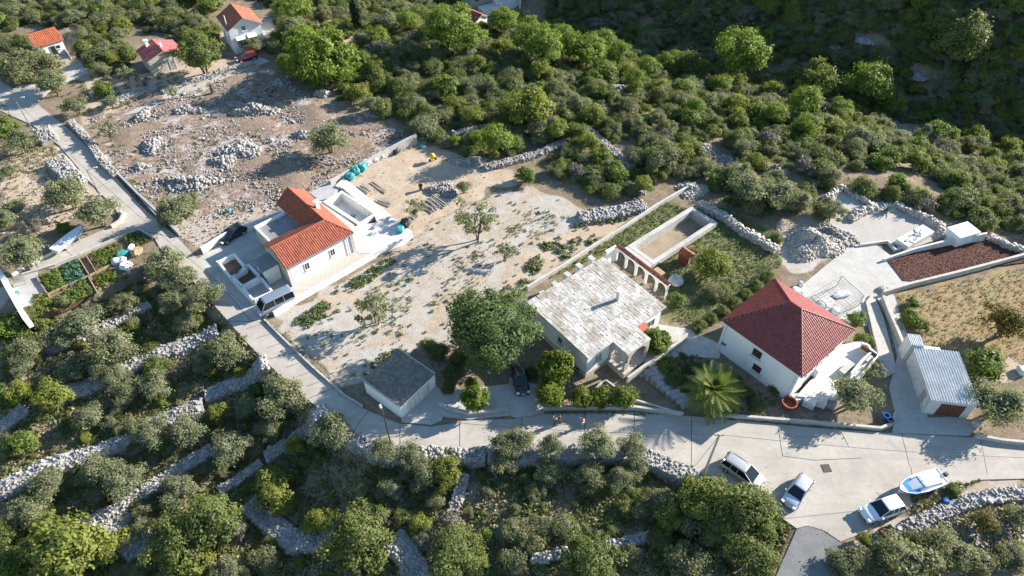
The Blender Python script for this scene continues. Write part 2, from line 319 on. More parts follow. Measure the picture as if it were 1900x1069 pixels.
for w, c in ((s1.outputs[0], gravel), (s1.outputs[1], sand), (s1.outputs[2], grass), (s2.outputs[0], clearing), (s2.outputs[1], field), (s2.outputs[2], brown)):
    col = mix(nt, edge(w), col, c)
nt.links.new(col, b.inputs['Base Color']); b.inputs['Roughness'].default_value = 1.0; b.inputs['Specular IOR Level'].default_value = 0.1
bump(nt, b, nC, 0.5, 0.12)

# ------------------------------------------------------------------ mesh helpers
def mesh_np(name, v, f, mats, tint=None, smooth=False):
    me = bpy.data.meshes.new(name); v = np.asarray(v, np.float32); f = np.asarray(f, np.int32); k = f.shape[1]
    me.vertices.add(len(v)); me.vertices.foreach_set('co', v.ravel())
    me.loops.add(f.size); me.loops.foreach_set('vertex_index', f.ravel())
    me.polygons.add(len(f)); me.polygons.foreach_set('loop_start', np.arange(0, f.size, k, dtype=np.int32))
    me.polygons.foreach_set('loop_total', np.full(len(f), k, np.int32))
    if smooth: me.polygons.foreach_set('use_smooth', np.ones(len(f), bool))
    me.update(calc_edges=True)
    if tint is not None:
        a = me.attributes.new('tint', 'FLOAT', 'POINT'); a.data.foreach_set('value', np.asarray(tint, np.float32))
    for mm in (mats if isinstance(mats, (list, tuple)) else [mats]): me.materials.append(MATS[mm])
    return me
def link(name, me, parent=None, loc=None, rz=None):
    o = bpy.data.objects.new(name, me); COL.objects.link(o)
    if parent is not None: o.parent = parent
    if loc is not None: o.location = loc
    if rz is not None: o.rotation_euler = (0, 0, rz)
    return o
def tag(o, label=None, cat=None, group=None, kind=None):
    if label: o['label'] = label
    if cat: o['category'] = cat
    if group: o['group'] = group
    if kind: o['kind'] = kind
    return o
def thing(name, label, cat, loc=(0, 0, 0), rz=0.0, group=None):
    o = bpy.data.objects.new(name, None); COL.objects.link(o); o.empty_display_size = 0.3
    o.location = loc; o.rotation_euler = (0, 0, rz)
    o['kind'] = 'thing'
    return tag(o, label, cat, group)
class MB:
    def __init__(s): s.v = []; s.f = []; s.m = []
    def add(s, vs, fs, m=0):
        o = len(s.v); s.v += [tuple(p) for p in vs]; s.f += [tuple(i + o for i in q) for q in fs]; s.m += [m] * len(fs); return s
    def box(s, c, d, rz=0.0, m=0, top=1.0):
        hx, hy, hz = d[0] / 2, d[1] / 2, d[2] / 2; ca, sa = math.cos(rz), math.sin(rz); vs = []
        for z, k in ((-hz, 1.0), (hz, top)):
            for x, y in ((-hx, -hy), (hx, -hy), (hx, hy), (-hx, hy)):
                x *= k; y *= k
                vs.append((c[0] + x * ca - y * sa, c[1] + x * sa + y * ca, c[2] + z))
        return s.add(vs, [(3,2,1,0),(4,5,6,7),(0,1,5,4),(1,2,6,5),(2,3,7,6),(3,0,4,7)], m)
    def prism(s, poly, z0, z1, m=0):
        n = len(poly)
        if sum(poly[i-1][0] * poly[i][1] - poly[i][0] * poly[i-1][1] for i in range(n)) < 0: poly = poly[::-1]
        vs = [(p[0], p[1], z0) for p in poly] + [(p[0], p[1], z1) for p in poly]
        return s.add(vs, [tuple(range(n))[::-1], tuple(range(n, 2 * n))] + [(i, (i + 1) % n, n + (i + 1) % n, n + i) for i in range(n)], m)
    def tube(s, a, b, r0, r1=None, n=8, m=0):
        a, b = Vector(a), Vector(b); r1 = r0 if r1 is None else r1; d = (b - a)
        q = d.to_track_quat('Z', 'Y'); vs = []
        for p, r in ((a, r0), (b, r1)):
            for i in range(n): vs.append(p + q @ Vector((r * math.cos(2 * math.pi * i / n), r * math.sin(2 * math.pi * i / n), 0)))
        return s.add(vs, [(i, (i + 1) % n, n + (i + 1) % n, n + i) for i in range(n)] + [tuple(range(n))[::-1], tuple(range(n, 2 * n))], m)
    def slab(s, pts, th, m=0):                            # planar polygon thickened downward along its normal
        pts = [Vector(p) for p in pts]; nrm = (pts[1] - pts[0]).cross(pts[2] - pts[0]).normalized()
        if nrm.z < 0: pts = pts[::-1]; nrm = -nrm
        n = len(pts); lo = [p - nrm * th for p in pts]
        return s.add(lo + pts, [tuple(range(n))[::-1], tuple(range(n, 2 * n))] + [(i, (i + 1) % n, n + (i + 1) % n, n + i) for i in range(n)], m)
    def loft(s, secs, m=0, caps=True):
        n = len(secs[0]); vs = [p for sec in secs for p in sec]; fs = []
        for k in range(len(secs) - 1):
            for i in range(n): fs.append((k*n + i, k*n + (i+1) % n, (k+1)*n + (i+1) % n, (k+1)*n + i))
        if caps: fs += [tuple(range(n))[::-1], tuple(range((len(secs)-1)*n, len(secs)*n))]
        return s.add(vs, fs, m)
    def mesh(s, name, mats, smooth=False):
        me = bpy.data.meshes.new(name); me.from_pydata(s.v, [], s.f)
        mats = mats if isinstance(mats, (list, tuple)) else [mats]
        for mm in mats: me.materials.append(MATS[mm])
        if len(mats) > 1: me.polygons.foreach_set('material_index', s.m)
        if smooth: me.polygons.foreach_set('use_smooth', [True] * len(me.polygons))
        me.update(); return me
    def build(s, name, mats, parent=None, loc=None, rz=None, smooth=False): return link(name, s.mesh(name, mats, smooth), parent, loc, rz)

def rect(pxs, z):                                        # best rectangle through four surveyed corners: centre, heading, length, width
    p = [P(a, b, z) for a, b in pxs]; c = sum(p, Vector()) / 4
    e = (p[1] - p[0]) + (p[2] - p[3]); f = (p[2] - p[1]) + (p[3] - p[0])
    e1 = math.atan2(e.y, e.x); f1 = math.atan2(f.y, f.x) - math.pi / 2
    if math.cos(f1 - e1) < 0: f1 += math.pi
    ang = math.atan2(math.sin(e1) + math.sin(f1), math.cos(e1) + math.cos(f1))
    return Vector((c.x, c.y, 0)), ang, e.length / 2, f.length / 2
def stones_np(pos, size, flatness=0.75, rng=RNG):
    n = len(pos); base = np.array([[-1,-1,-1],[1,-1,-1],[1,1,-1],[-1,1,-1],[-1,-1,1],[1,-1,1],[1,1,1],[-1,1,1]], float) * 0.5
    v = np.repeat(base[None], n, 0) * rng.uniform(0.65, 1.25, (n, 8, 3))
    v[:, 4:, :2] *= rng.uniform(0.45, 0.95, (n, 1, 1))
    v *= np.asarray(size)[:, None, None]; v[:, :, 2] *= flatness
    a = rng.uniform(0, 6.28, n); ca, sa = np.cos(a)[:, None], np.sin(a)[:, None]
    x, y = v[:, :, 0] * ca - v[:, :, 1] * sa, v[:, :, 0] * sa + v[:, :, 1] * ca
    tl = rng.normal(0, 0.28, (n, 1)); z = v[:, :, 2] + x * tl
    v = np.stack([x, y, z], -1) + np.asarray(pos)[:, None, :]
    f = np.array([(3,2,1,0),(4,5,6,7),(0,1,5,4),(1,2,6,5),(2,3,7,6),(3,0,4,7)])
    F = (f[None] + (np.arange(n) * 8)[:, None, None]).reshape(-1, 4)
    return v.reshape(-1, 3), F
def stone_mesh(name, v, f, mat): return mesh_np(name, v, f, mat, np.repeat(RNG.uniform(0, 1, len(v) // 8) ** 1.6, 8))

# ------------------------------------------------------------------ ground
def tpoly(pxs): return [tuple(T(a, b)[:2]) for a, b in pxs]
ZONES = {
 'gravel': [[(497,612),(560,562),(660,502),(770,440),(880,372),(960,345),(1080,385),(1185,385),(1120,432),(985,528),(880,585),(830,640),(760,650),(690,690),(645,712),(600,690),(550,652)],
            [(255,350),(215,310),(190,275),(225,250),(300,300),(380,255),(430,160),(500,140),(520,160),(440,220),(480,270),(460,320),(360,330),(300,345)],
            [(1455,395),(1590,375),(1560,440),(1500,500),(1440,500),(1430,440)], [(1300,880),(1250,855),(1200,838),(1330,835)], [(330,440),(300,395),(480,340),(620,310),(770,240),(790,262),(640,330),(520,395),(420,430),(372,458)],
            [(0,600),(-60,520),(0,505),(20,560)], [(1560,1010),(1690,940),(1790,893),(1900,885),(1900,915),(1700,985),(1590,1060)]],
 'sand': [[(605,340),(775,268),(880,298),(985,335),(905,350),(760,445),(680,480),(655,440),(730,400)],[(0,285),(95,272),(150,335),(205,388),(130,405),(70,440),(0,470)],
          [(520,610),(640,540),(770,450),(780,462),(650,560),(560,620)],[(1050,420),(1110,400),(1180,400),(1090,455),(980,520),(930,530),(1000,450)],
          [(1780,660),(1900,645),(1900,690),(1800,705)],[(130,140),(60,110),(60,80),(145,100),(215,150),(300,130),(420,110),(470,105),(480,120),(330,160),(215,230),(150,225),(165,160)],
          [(640,40),(600,70),(670,85),(720,55)],[(120,55),(200,20),(300,20),(230,60),(150,80)],[(330,70),(400,60),(500,30),(620,40),(560,70),(480,70),(390,85)],[(1720,960),(1820,930),(1870,1000),(1760,1069),(1680,1040)]],
 'grass': [[(985,530),(1235,375),(1300,395),(1350,380),(1440,440),(1450,490),(1400,545),(1300,610),(1240,590),(1235,545),(1140,460),(1060,500)],[(1660,545),(1690,540),(1720,600),(1680,630)],
           [(1000,300),(1090,250),(1160,290),(1190,350),(1100,370)]],
 'clearing': [[(158,222),(330,150),(470,120),(530,150),(600,190),(700,235),(790,240),(640,318),(520,385),(390,405),(300,385),(255,355),(215,312)]],
 'field': [[(1665,548),(1905,495),(1960,680),(1800,660),(1690,640),(1660,590)],[(1420,880),(1460,960),(1420,960)],[(600,900),(700,860),(780,900),(640,960)],[(1060,940),(1200,900),(1230,960),(1090,990)]],
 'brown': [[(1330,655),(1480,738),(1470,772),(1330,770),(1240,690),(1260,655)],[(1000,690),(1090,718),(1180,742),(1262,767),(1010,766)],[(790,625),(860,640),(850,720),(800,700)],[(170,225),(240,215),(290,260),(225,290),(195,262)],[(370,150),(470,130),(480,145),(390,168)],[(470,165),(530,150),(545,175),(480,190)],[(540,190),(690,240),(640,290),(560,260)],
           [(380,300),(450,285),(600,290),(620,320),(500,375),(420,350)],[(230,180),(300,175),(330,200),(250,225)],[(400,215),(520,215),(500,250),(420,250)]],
}
def make_ground():
    xs = np.concatenate([[-1500,-900,-500,-320,-230,-180,-150], np.arange(-130, 130.01, 0.45), [150,180,230,320,500,900,1500]])
    ys = np.concatenate([[-600,-200,-60,-10], np.arange(10, 125, 0.40), np.arange(125, 215, 0.9), [225,240,270,330,450,700,1200,2000]])
    X, Y = np.meshgrid(xs, ys); x, y = X.ravel(), Y.ravel()
    z = zt(x, y)
    n1 = np.sin(x*1.9 + 1.3*np.sin(y*1.1)) * np.sin(y*2.1 + np.sin(x*1.7)) * 0.5 + 0.5
    n2 = RNG.uniform(0, 1, len(x))
    z = z - 0.05 - 0.05 * n1 - 0.03 * n2
    cl = in_poly(x, y, tpoly(ZONES['clearing'][0]))
    big = np.array([mnoise.noise(Vector((a*0.16, b*0.16, 3.0))) for a, b in zip(x, y)])
    z = z + np.where(cl, 0.5 * np.maximum(big, -0.1), 0)
    w = {}
    jx = x + 0.9 * np.sin(y * 0.9 + 2 * np.sin(x * 0.5)); jy = y + 0.9 * np.sin(x * 0.8 + 2 * np.sin(y * 0.6))
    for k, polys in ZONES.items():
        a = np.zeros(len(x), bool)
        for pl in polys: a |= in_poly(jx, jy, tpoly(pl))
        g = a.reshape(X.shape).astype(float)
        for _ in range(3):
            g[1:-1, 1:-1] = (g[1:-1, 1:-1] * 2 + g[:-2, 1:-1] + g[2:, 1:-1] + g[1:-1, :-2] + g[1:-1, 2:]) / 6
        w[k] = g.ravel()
    ny, nx = X.shape; i = np.arange(ny - 1)[:, None] * nx + np.arange(nx - 1)[None]
    f = np.stack([i, i + 1, i + nx + 1, i + nx], -1).reshape(-1, 4)
    me = mesh_np('ground', np.stack([x, y, z], -1), f, 'ground', smooth=True)
    one = np.ones(len(x))
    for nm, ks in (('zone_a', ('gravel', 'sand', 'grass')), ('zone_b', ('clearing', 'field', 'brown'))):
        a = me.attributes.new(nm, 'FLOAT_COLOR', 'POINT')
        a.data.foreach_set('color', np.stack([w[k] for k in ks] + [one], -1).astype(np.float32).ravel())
    o = link('ground', me); tag(o, kind='structure'); return o
make_ground()

def sheet(name, pxs, ztop, mat, depth=0.35, kind='structure', label=None, cat=None, parent=None):
    mb = MB(); mb.prism([tuple(P(a, b, ztop)[:2]) for a, b in pxs], ztop - depth, ztop)
    return tag(mb.build(name, mat, parent), label, cat, None, kind)

# ------------------------------------------------------------------ roads and paved places
ROAD = [(-260,95),(0,205),(60,232),(110,270),(165,335),(212,385),(222,403),(205,420),(110,462),(40,502),(95,498),(160,470),(215,446),(262,427),(285,440),(300,465),(350,512),(420,592),(450,627),(490,668),(530,705),(570,740),(602,768),
        (650,806),(700,826),(800,838),(950,840),(1100,834),(1190,837),(1245,852),(1290,872),(1330,895),(1420,940),(1478,980),(1500,975),(1530,985),(1560,1005),(1610,985),(1680,945),(1760,905),(1820,890),(1900,888),(2100,890),
        (2100,838),(1900,826),(1812,812),(1700,806),(1640,803),(1500,793),(1340,777),(1265,771),(1180,765),(1010,768),(960,777),(870,780),(800,792),(740,786),(680,761),(620,716),(550,651),(508,612),(482,592),(466,596),
        (400,520),(366,480),(330,442),(255,376),(200,311),(130,241),(60,186),(0,150),(-260,20)]
road = sheet('road', ROAD, 0.03, 'road_concrete', 0.6)
sheet('asphalt_lane', [(1500,976),(1528,986),(1558,1006),(1552,1069),(1540,1200),(1370,1200),(1440,1069),(1479,981)], 0.026, 'asphalt', 0.5)
jm = MB()
def joint(a, b, w=0.05):
    p, q = P(*a, 0.034), P(*b, 0.034); d = (q - p); n = Vector((-d.y, d.x, 0)).normalized() * w / 2
    mb = MB(); mb.add([p - n, q - n, q + n, p + n], [(0, 1, 2, 3)]); mb.build('expansion_joint', 'metal_dark', road)
def crack(pts, w=0.045, seed=1):
    rg = random.Random(seed); q = []
    for (a, b), (c, d) in zip(pts[:-1], pts[1:]):
        for i in range(8): q.append(P(a + (c-a)*i/8 + rg.uniform(-1.6, 1.6), b + (d-b)*i/8 + rg.uniform(-1.2, 1.2), 0.033))
    mb = MB()
    for p, r in zip(q[:-1], q[1:]): d_ = r - p; n_ = Vector((-d_.y, d_.x, 0)).normalized() * w * rg.uniform(0.25, 0.6); mb.add([p - n_, r - n_, r + n_, p + n_], [(0, 1, 2, 3)])
    tag(mb.build('crack', 'render_grey', road), kind='stuff')
for k, c_ in enumerate([[(1380,800),(1400,830),(1450,845)],[(1510,854),(1540,880),(1530,910),(1560,940)],[(1600,850),(1640,880),(1690,865)],[(1720,830),(1760,850),(1830,845)],[(700,800),(760,810),(850,805)],[(900,800),(930,820),(1010,800)],[(1100,800),(1140,790),(1180,800)],[(440,600),(470,630),(500,640)],[(300,440),(330,470),(380,515)],[(180,330),(205,350),(240,380)],[(1200,790),(1230,820),(1283,815)],[(1480,900),(1500,930),(1490,960)]]): crack(c_, 0.06, k)
for a, b in [((120,262),(150,250)),((178,350),(215,330)),((262,428),(330,443)),((352,513),(400,521)),((425,596),(466,597)),((492,668),(552,653)),((572,740),(622,718)),((652,806),(682,763)),((742,828),(742,788)),
             ((853,838),(853,783)),((968,839),(968,777)),((1085,834),(1085,767)),((1177,836),(1177,766)),((1283,868),(1283,773)),((1452,846),(1443,788)),((1575,830),(1560,799)),((1688,865),(1673,806)),((1832,880),(1820,816)),
             ((1452,846),(1510,854)),((1510,854),(1600,850)),((1700,940),(1690,865)),((250,360),(275,395))]: joint(a, b, 0.07)
sheet('driveway', [(1655,803),(1662,770),(1650,720),(1665,660),(1650,600),(1632,560),(1610,530),(1640,522),(1660,550),(1690,640),(1700,700),(1722,775),(1780,772),(1812,790),(1800,809)], 0.022, 'concrete_pale', 0.4)
sheet('driveway', [(1640,700),(1600,560),(1620,545),(1640,590),(1665,690)], 0.15, 'cap_concrete', 0.4)
sheet('yard', [(1475,540),(1560,470),(1575,455),(1620,450),(1660,480),(1700,520),(1660,545),(1600,560),(1612,605),(1560,600),(1500,560)], 0.018, 'concrete_pale', 0.4)
sheet('yard', [(1490,430),(1550,405),(1580,380),(1640,375),(1740,408),(1755,440),(1690,460),(1640,450),(1580,460),(1560,440),(1535,430)], 0.02, 'gravel_sheet', 0.5)
sheet('yard', [(1530,370),(1562,352),(1605,378),(1590,395),(1545,385)], 0.30, 'gravel_sheet', 0.8)
sheet('driveway', [(366,481),(430,440),(470,425),(500,470),(545,525),(545,556),(507,580),(484,592),(466,594),(400,519)], 0.022, 'concrete_pale', 0.4)
sheet('driveway', [(0,180),(45,150),(100,125),(150,118),(165,135),(95,165),(70,188)], 0.024, 'concrete_pale', 0.4)
sheet('track', [(330,163),(400,130),(480,105),(500,113),(430,140),(350,170),(260,208),(225,215)], 0.0, 'gravel_sheet', 0.4)
sheet('driveway', [(945,700),(1000,715),(1010,767),(960,776),(945,770)], 0.022, 'concrete_pale', 0.4)
sheet('driveway', [(800,730),(945,712),(945,771),(870,778),(800,770)], 0.019, 'concrete_pale', 0.4)
sheet('driveway', [(742,757),(800,710),(830,735),(820,780),(800,788),(745,783)], 0.017, 'concrete_pale', 0.4)
sheet('path', [(528,530),(545,558),(590,532),(640,504),(690,474),(765,437),(727,405),(655,440),(560,490)], 0.020, 'stone_warm', 0.4)
sheet('path', [(1210,600),(1275,610),(1340,640),(1335,665),(1260,660),(1190,700),(1180,690)], 0.028, 'cap_concrete', 0.4)
mh = thing('manhole_cover', 'rust brown iron manhole cover set in the pale concrete road junction', 'manhole cover', P(1533,869,0.03), 0.1)
mb = MB(); mb.box((0,0,0.012), (0.95,0.95,0.02)); mb.build('frame', 'metal_dark', mh)
mb = MB(); mb.box((0,0,0.026), (0.82,0.82,0.012))
for i in range(5): mb.box((0,-0.32+i*0.16,0.036), (0.7,0.06,0.008))
mb.build('lid', 'manhole_iron', mh)

# ------------------------------------------------------------------ dry-stone walls
WALL_N = [0]; WALLS = []
def drystone(label, pxs, width=1.5, up=0.55, size=(0.11, 0.27), mat='limestone', dens=1.6, zfix=None, name='dry_stone_wall', cat='stone wall', dz=0.4):
    pts = [T(a, b, dz) for a, b in pxs]; root = thing(name, label, cat, (pts[0].x, pts[0].y, zg(pts[0].x, pts[0].y)))
    o0 = root.location; rng = np.random.default_rng(100 + WALL_N[0]); WALL_N[0] += 1
    width *= 1.02; WALLS.append([(p.x, p.y) for p in pts])
    xy = [Vector((p.x, p.y, 0)) for p in pts]; body = MB(); P3 = []; S = []
    L = 0; secs = []
    path = []
    for a, b in zip(xy[:-1], xy[1:]):
        n = max(2, int((b - a).length / 0.8))
        for i in range(n): path.append(a.lerp(b, i / n))
    path.append(xy[-1])
    for i, p in enumerate(path):
        t = (path[min(i+1, len(path)-1)] - path[max(i-1, 0)]).normalized(); nrm = Vector((-t.y, t.x, 0))
        w = width * rng.uniform(0.85, 1.1); a, b = p + nrm * w / 2, p - nrm * w / 2
        za, zb = zg(a.x + nrm.x*0.4, a.y + nrm.y*0.4), zg(b.x - nrm.x*0.4, b.y - nrm.y*0.4)
        top = max(za, zb) + up * rng.uniform(0.8, 1.15); lo = min(za, zb) - 0.3
        bb = 0.12 * width
        secs.append([(a.x + nrm.x*bb, a.y + nrm.y*bb, lo), (a.x, a.y, top), (b.x, b.y, top), (b.x - nrm.x*bb, b.y - nrm.y*bb, lo)])
    for k in range(len(secs) - 1):
        q0, q1 = [np.array(v) for v in secs[k]], [np.array(v) for v in secs[k+1]]
        for (i, j), f in (((0, 1), 1.0), ((1, 2), 1.15), ((2, 3), 1.0)):
            ar = (np.linalg.norm(q1[i]-q0[i]) + np.linalg.norm(q1[j]-q0[j])) / 2 * np.linalg.norm(q0[j]-q0[i])
            n = int(ar * 9.0 * f * dens) + 1
            u, v = rng.uniform(0, 1, n)[:, None], rng.uniform(0, 1, n)[:, None]
            P3.append((q0[i]*(1-u) + q1[i]*u)*(1-v) + (q0[j]*(1-u) + q1[j]*u)*v); S.append(rng.uniform(size[0], size[1], n) * np.where(rng.uniform(0, 1, n) < 0.08, 1.5, 1.0))
    off = np.array(o0)
    body.loft([[tuple(np.array(q) - off) for q in s] for s in secs]); body.build('wall_core', mat, root)
    pos = np.concatenate(P3) - off; sz = np.concatenate(S)
    pos[:, 2] += sz * 0.12; v, f = stones_np(pos, sz * np.where(rng.uniform(0, 1, len(sz)) < 0.08, 1.4, 1.0), 0.8, rng)
    tag(link('stones', stone_mesh('stones', v, f, mat), root), kind='stuff')
    return root
drystone('broad pale dry-stone terrace wall below the vegetable garden', [(40,650),(110,640),(186,612),(276,562)], 1.7)
drystone('broad dry-stone terrace wall reaching the road bend by the olives', [(90,735),(150,722),(226,687),(303,653),(404,614)], 2.1)
drystone('long broad dry-stone terrace wall crossing the lower left from the picture edge', [(-30,925),(0,909),(96,863),(172,844),(237,817),(298,782),(377,754)], 2.1)
drystone('short broad dry-stone terrace wall just left of the road curve', [(380,735),(432,713),(480,690),(495,670)], 1.9)
drystone('dry-stone terrace wall with a shaded face low on the left', [(134,985),(214,946),(245,926),(295,893),(394,832)], 1.5)
drystone('slumped bank of grey stones in shade among lower left trees', [(205,960),(235,985),(268,1030)], 3.0, 0.3)
drystone('narrow dry-stone wall running down towards the yellow bush', [(405,912),(440,890),(484,857)], 1.1)
drystone('dry-stone wall climbing from the yellow bush to the road bend', [(492,850),(530,825),(558,805),(585,780),(606,760)], 1.5)
drystone('wide bent heap-wall of small grey stones at lower left centre', [(462,938),(500,968),(545,1005),(590,1005),(640,985)], 2.0, 0.5, (0.14,0.30))
drystone('sloping tongue of loose stones at the bottom edge left of centre', [(728,1000),(752,1020),(768,1050),(775,1100)], 2.4, 0.4, (0.14,0.30))
drystone('dark shaded dry-stone wall at the left picture edge', [(-20,808),(0,797),(46,757)], 1.8)
drystone('narrow curving row of pale stones at bottom centre', [(985,1037),(1040,1028),(1096,1016),(1150,1008),(1200,995),(1240,1008)], 0.7, 0.5, (0.2,0.42))
drystone('rough retaining wall under the road opposite the dark garage', [(615,790),(650,812),(690,832),(740,842)], 1.3, 0.1, dz=0.1)
drystone('rough retaining wall of large stones under the road at lower centre', [(770,841),(840,845),(900,845)], 1.4, 0.1, (0.2,0.5), dz=0.1)
drystone('retaining wall in shade under the road behind the olive row', [(905,846),(1000,848),(1100,842),(1185,845)], 1.3, 0.1, dz=0.1)
drystone('grey retaining wall below the road beside the utility pole', [(1190,845),(1235,868),(1262,885),(1300,895)], 1.8, 0.1, dz=0.1)
drystone('short stub of dry-stone wall running down from the road', [(862,880),(850,920),(838,955)], 1.0)
drystone('long rubble wall along the bottom right beside the parked cars', [(1575,1058),(1620,1024),(1681,983),(1720,961),(1757,945),(1810,926),(1857,917),(1920,914)], 1.3, 0.35, (0.13,0.32))
drystone('grey dry-stone wall beside the upper road below the cleared plot', [(130,225),(165,262),(190,300),(215,325)], 1.0, 0.6)
drystone('triangular grey rubble heap beside the upper road', [(105,300),(120,318),(150,345)], 2.6, 1.0, (0.15,0.35), name='rubble_heap', cat='rubble')
drystone('rubble heap at the road edge under grey-green bushes', [(78,240),(92,262)], 2.2, 0.8, (0.15,0.35), name='rubble_heap', cat='rubble')
drystone('low dry-stone wall behind the cleared plot near the red car', [(300,170),(350,150),(400,135),(440,122),(475,115)], 1.0, 0.6)
drystone('broken dry-stone wall left side of the cleared plot', [(190,195),(230,180),(290,160)], 1.2, 0.5)
drystone('curving pale dry-stone wall at the thicket edge behind the lone pine', [(900,310),(950,297),(1000,283),(1050,262)], 1.2, 0.5)
drystone('pale stone wall strip behind the two small pines', [(840,250),(870,240),(910,232)], 1.0, 0.5)
drystone('dry-stone wall running down through the scrub right of the pines', [(1090,240),(1120,265),(1150,290),(1172,310)], 1.3, 0.6)
drystone('wide heap of pale stones at the top of the gravel plot', [(1075,405),(1110,398),(1150,392),(1195,378)], 2.2, 0.5, (0.15,0.4))
drystone('long drystone wall of warm stones beside the concrete pool', [(1295,378),(1340,400),(1380,430),(1420,452),(1440,465)], 0.9, 0.8, (0.2,0.42), 'stone_warm')
drystone('warm stone wall round the back of the gravel yard', [(1662,378),(1690,392),(1720,405),(1745,418),(1752,440)], 0.7, 0.6, (0.2,0.45), 'stone_warm')
drystone('warm stone wall around the small raised gravel terrace', [(1528,372),(1562,350),(1590,365),(1612,380)], 0.6, 0.7, (0.2,0.45), 'stone_warm')
drystone('warm stone heap between the two gravel yards', [(1578,405),(1600,392),(1625,380)], 0.9, 0.6, (0.2,0.45), 'stone_warm')
drystone('stone wall behind the dark soil plot at the right edge', [(1835,438),(1870,455),(1905,468)], 0.8, 0.6, (0.2,0.45), 'stone_warm')

# ------------------------------------------------------------------ rubble and rock of the cleared plot
def scatter_in(pxs, n, rng, accept=None):
    pl = tpoly(pxs); a = np.array(pl); lo, hi = a.min(0), a.max(0); out = np.zeros((0, 2))
    while len(out) < n:
        q = rng.uniform(lo, hi, (n * 3, 2)); q = q[in_poly(q[:, 0], q[:, 1], pl)]
        if accept is not None: q = q[accept(q[:, 0], q[:, 1])]
        out = np.concatenate([out, q])
    return out[:n]
def loose_stones(label, pxs, n, size, mat, cat='rubble', lump=0.0, name='loose_stones', seed=1):
    rng = np.random.default_rng(seed)
    acc = None
    if lump:
        def acc(x, y): return (np.array([mnoise.noise(Vector((p*0.22, q*0.22, seed))) for p, q in zip(x, y)]) + rng.uniform(-0.25, 0.25, len(x))) > lump
    q = scatter_in(pxs, n, rng, acc); z = zt(q[:, 0], q[:, 1])
    sz = rng.uniform(size[0], size[1], n) * np.where(rng.uniform(0, 1, n) < 0.06, 2.0, 1.0)
    v, f = stones_np(np.column_stack([q, z + sz * 0.1]), sz, 0.5, rng)
    return tag(link(name, stone_mesh(name, v, f, mat)), label, cat, None, 'stuff')
loose_stones('whitish rubble strewn over the cleared brown plot', ZONES['clearing'][0], 5200, (0.08, 0.26), 'limestone', lump=0.08, seed=3)
loose_stones('pale gravel stones along the track through the cleared plot', [(215,310),(300,300),(380,255),(430,160),(500,140),(520,160),(440,220),(480,270),(460,320),(360,340)], 1800, (0.06, 0.16), 'limestone', seed=4)
loose_stones('small stones over the pale gravel plot', ZONES['gravel'][0], 350, (0.05, 0.12), 'limestone', seed=5)
loose_stones('stones along the gravel strip above the white boundary wall', ZONES['gravel'][4], 1400, (0.07, 0.20), 'limestone', seed=6)
loose_stones('stones on the slope at the bottom right', [(1600,1060),(1690,985),(1760,950),(1900,920),(1900,1060)], 1200, (0.08, 0.24), 'limestone', seed=7)
loose_stones('stones on the sandy yard of the new house', ZONES['sand'][0], 350, (0.06, 0.15), 'limestone', seed=8)
loose_stones('stones on the sandy terraces at the left edge', ZONES['sand'][1], 600, (0.08, 0.2), 'limestone', seed=9)
loose_stones('stones lying among the lower terraces', [(0,700),(400,620),(600,770),(700,830),(1300,880),(1200,1060),(0,1060)], 1500, (0.1, 0.25), 'limestone', lump=0.05, seed=11)
def mound(label, px, rx, ry, h, n, size, mat, seed, name='rubble_heap', cat='rubble', rz=0.0, core=None):
    rng = np.random.default_rng(seed); c = T(*px); t = thing(name, label, cat, c, rz)
    nu, nv = 18, 6; vs = []; fs = []
    for j in range(nv + 1):
        r = j / nv
        for i in range(nu):
            a = 2 * math.pi * i / nu; k = 1 + 0.2 * math.sin(3 * a + seed) + 0.1 * math.sin(5 * a)
            vs.append((rx * r * k * math.cos(a), ry * r * k * math.sin(a), h * (1 - r ** 1.5) * (0.8 + 0.25 * math.sin(a * 2 + r * 5 + seed)) - 0.15))
    for j in range(nv):
        for i in range(nu): fs.append((j*nu + i, (j+1)*nu + i, (j+1)*nu + (i+1) % nu, j*nu + (i+1) % nu))
    mb = MB(); mb.add(vs, fs); mb.build('heap', core or mat, t)
    a = rng.uniform(0, 6.28, n); r = np.sqrt(rng.uniform(0, 1, n)); k = 1 + 0.2 * np.sin(3 * a + seed) + 0.1 * np.sin(5 * a)
    z = h * (1 - r ** 1.5) * (0.8 + 0.25 * np.sin(a * 2 + r * 5 + seed)) - 0.1
    v, f = stones_np(np.column_stack([rx * r * k * np.cos(a), ry * r * k * np.sin(a), z]), rng.uniform(size[0], size[1], n), 0.8, rng)
    tag(link('stones', stone_mesh('stones', v, f, mat), t), kind='stuff'); return t
mound('big heap of rubble behind the red hip roof', (1508,455), 4.2, 3.2, 2.2, 700, (0.15,0.4), 'stone_warm', 21)
mound('heap of excavated stones at the gravel yard edge', (1545,440), 3.6, 2.4, 1.2, 500, (0.15,0.45), 'limestone', 22)
mound('heap of stones on the sandy building yard', (822,352), 2.6, 2.0, 0.9, 400, (0.15,0.4), 'limestone', 23)
mound('heap of earth and stones beside the boundary track', (870,300), 3.2, 1.8, 0.9, 250, (0.12,0.3), 'limestone', 24)
mound('grey stone heap below the round bushes on the gravel plot', (1180,350), 2.2, 1.5, 0.8, 300, (0.15,0.4), 'limestone', 25)
mound('rubble of pale stones above the concrete pool', (1285,352), 2.6, 2.0, 0.8, 350, (0.15,0.4), 'stone_warm', 26)
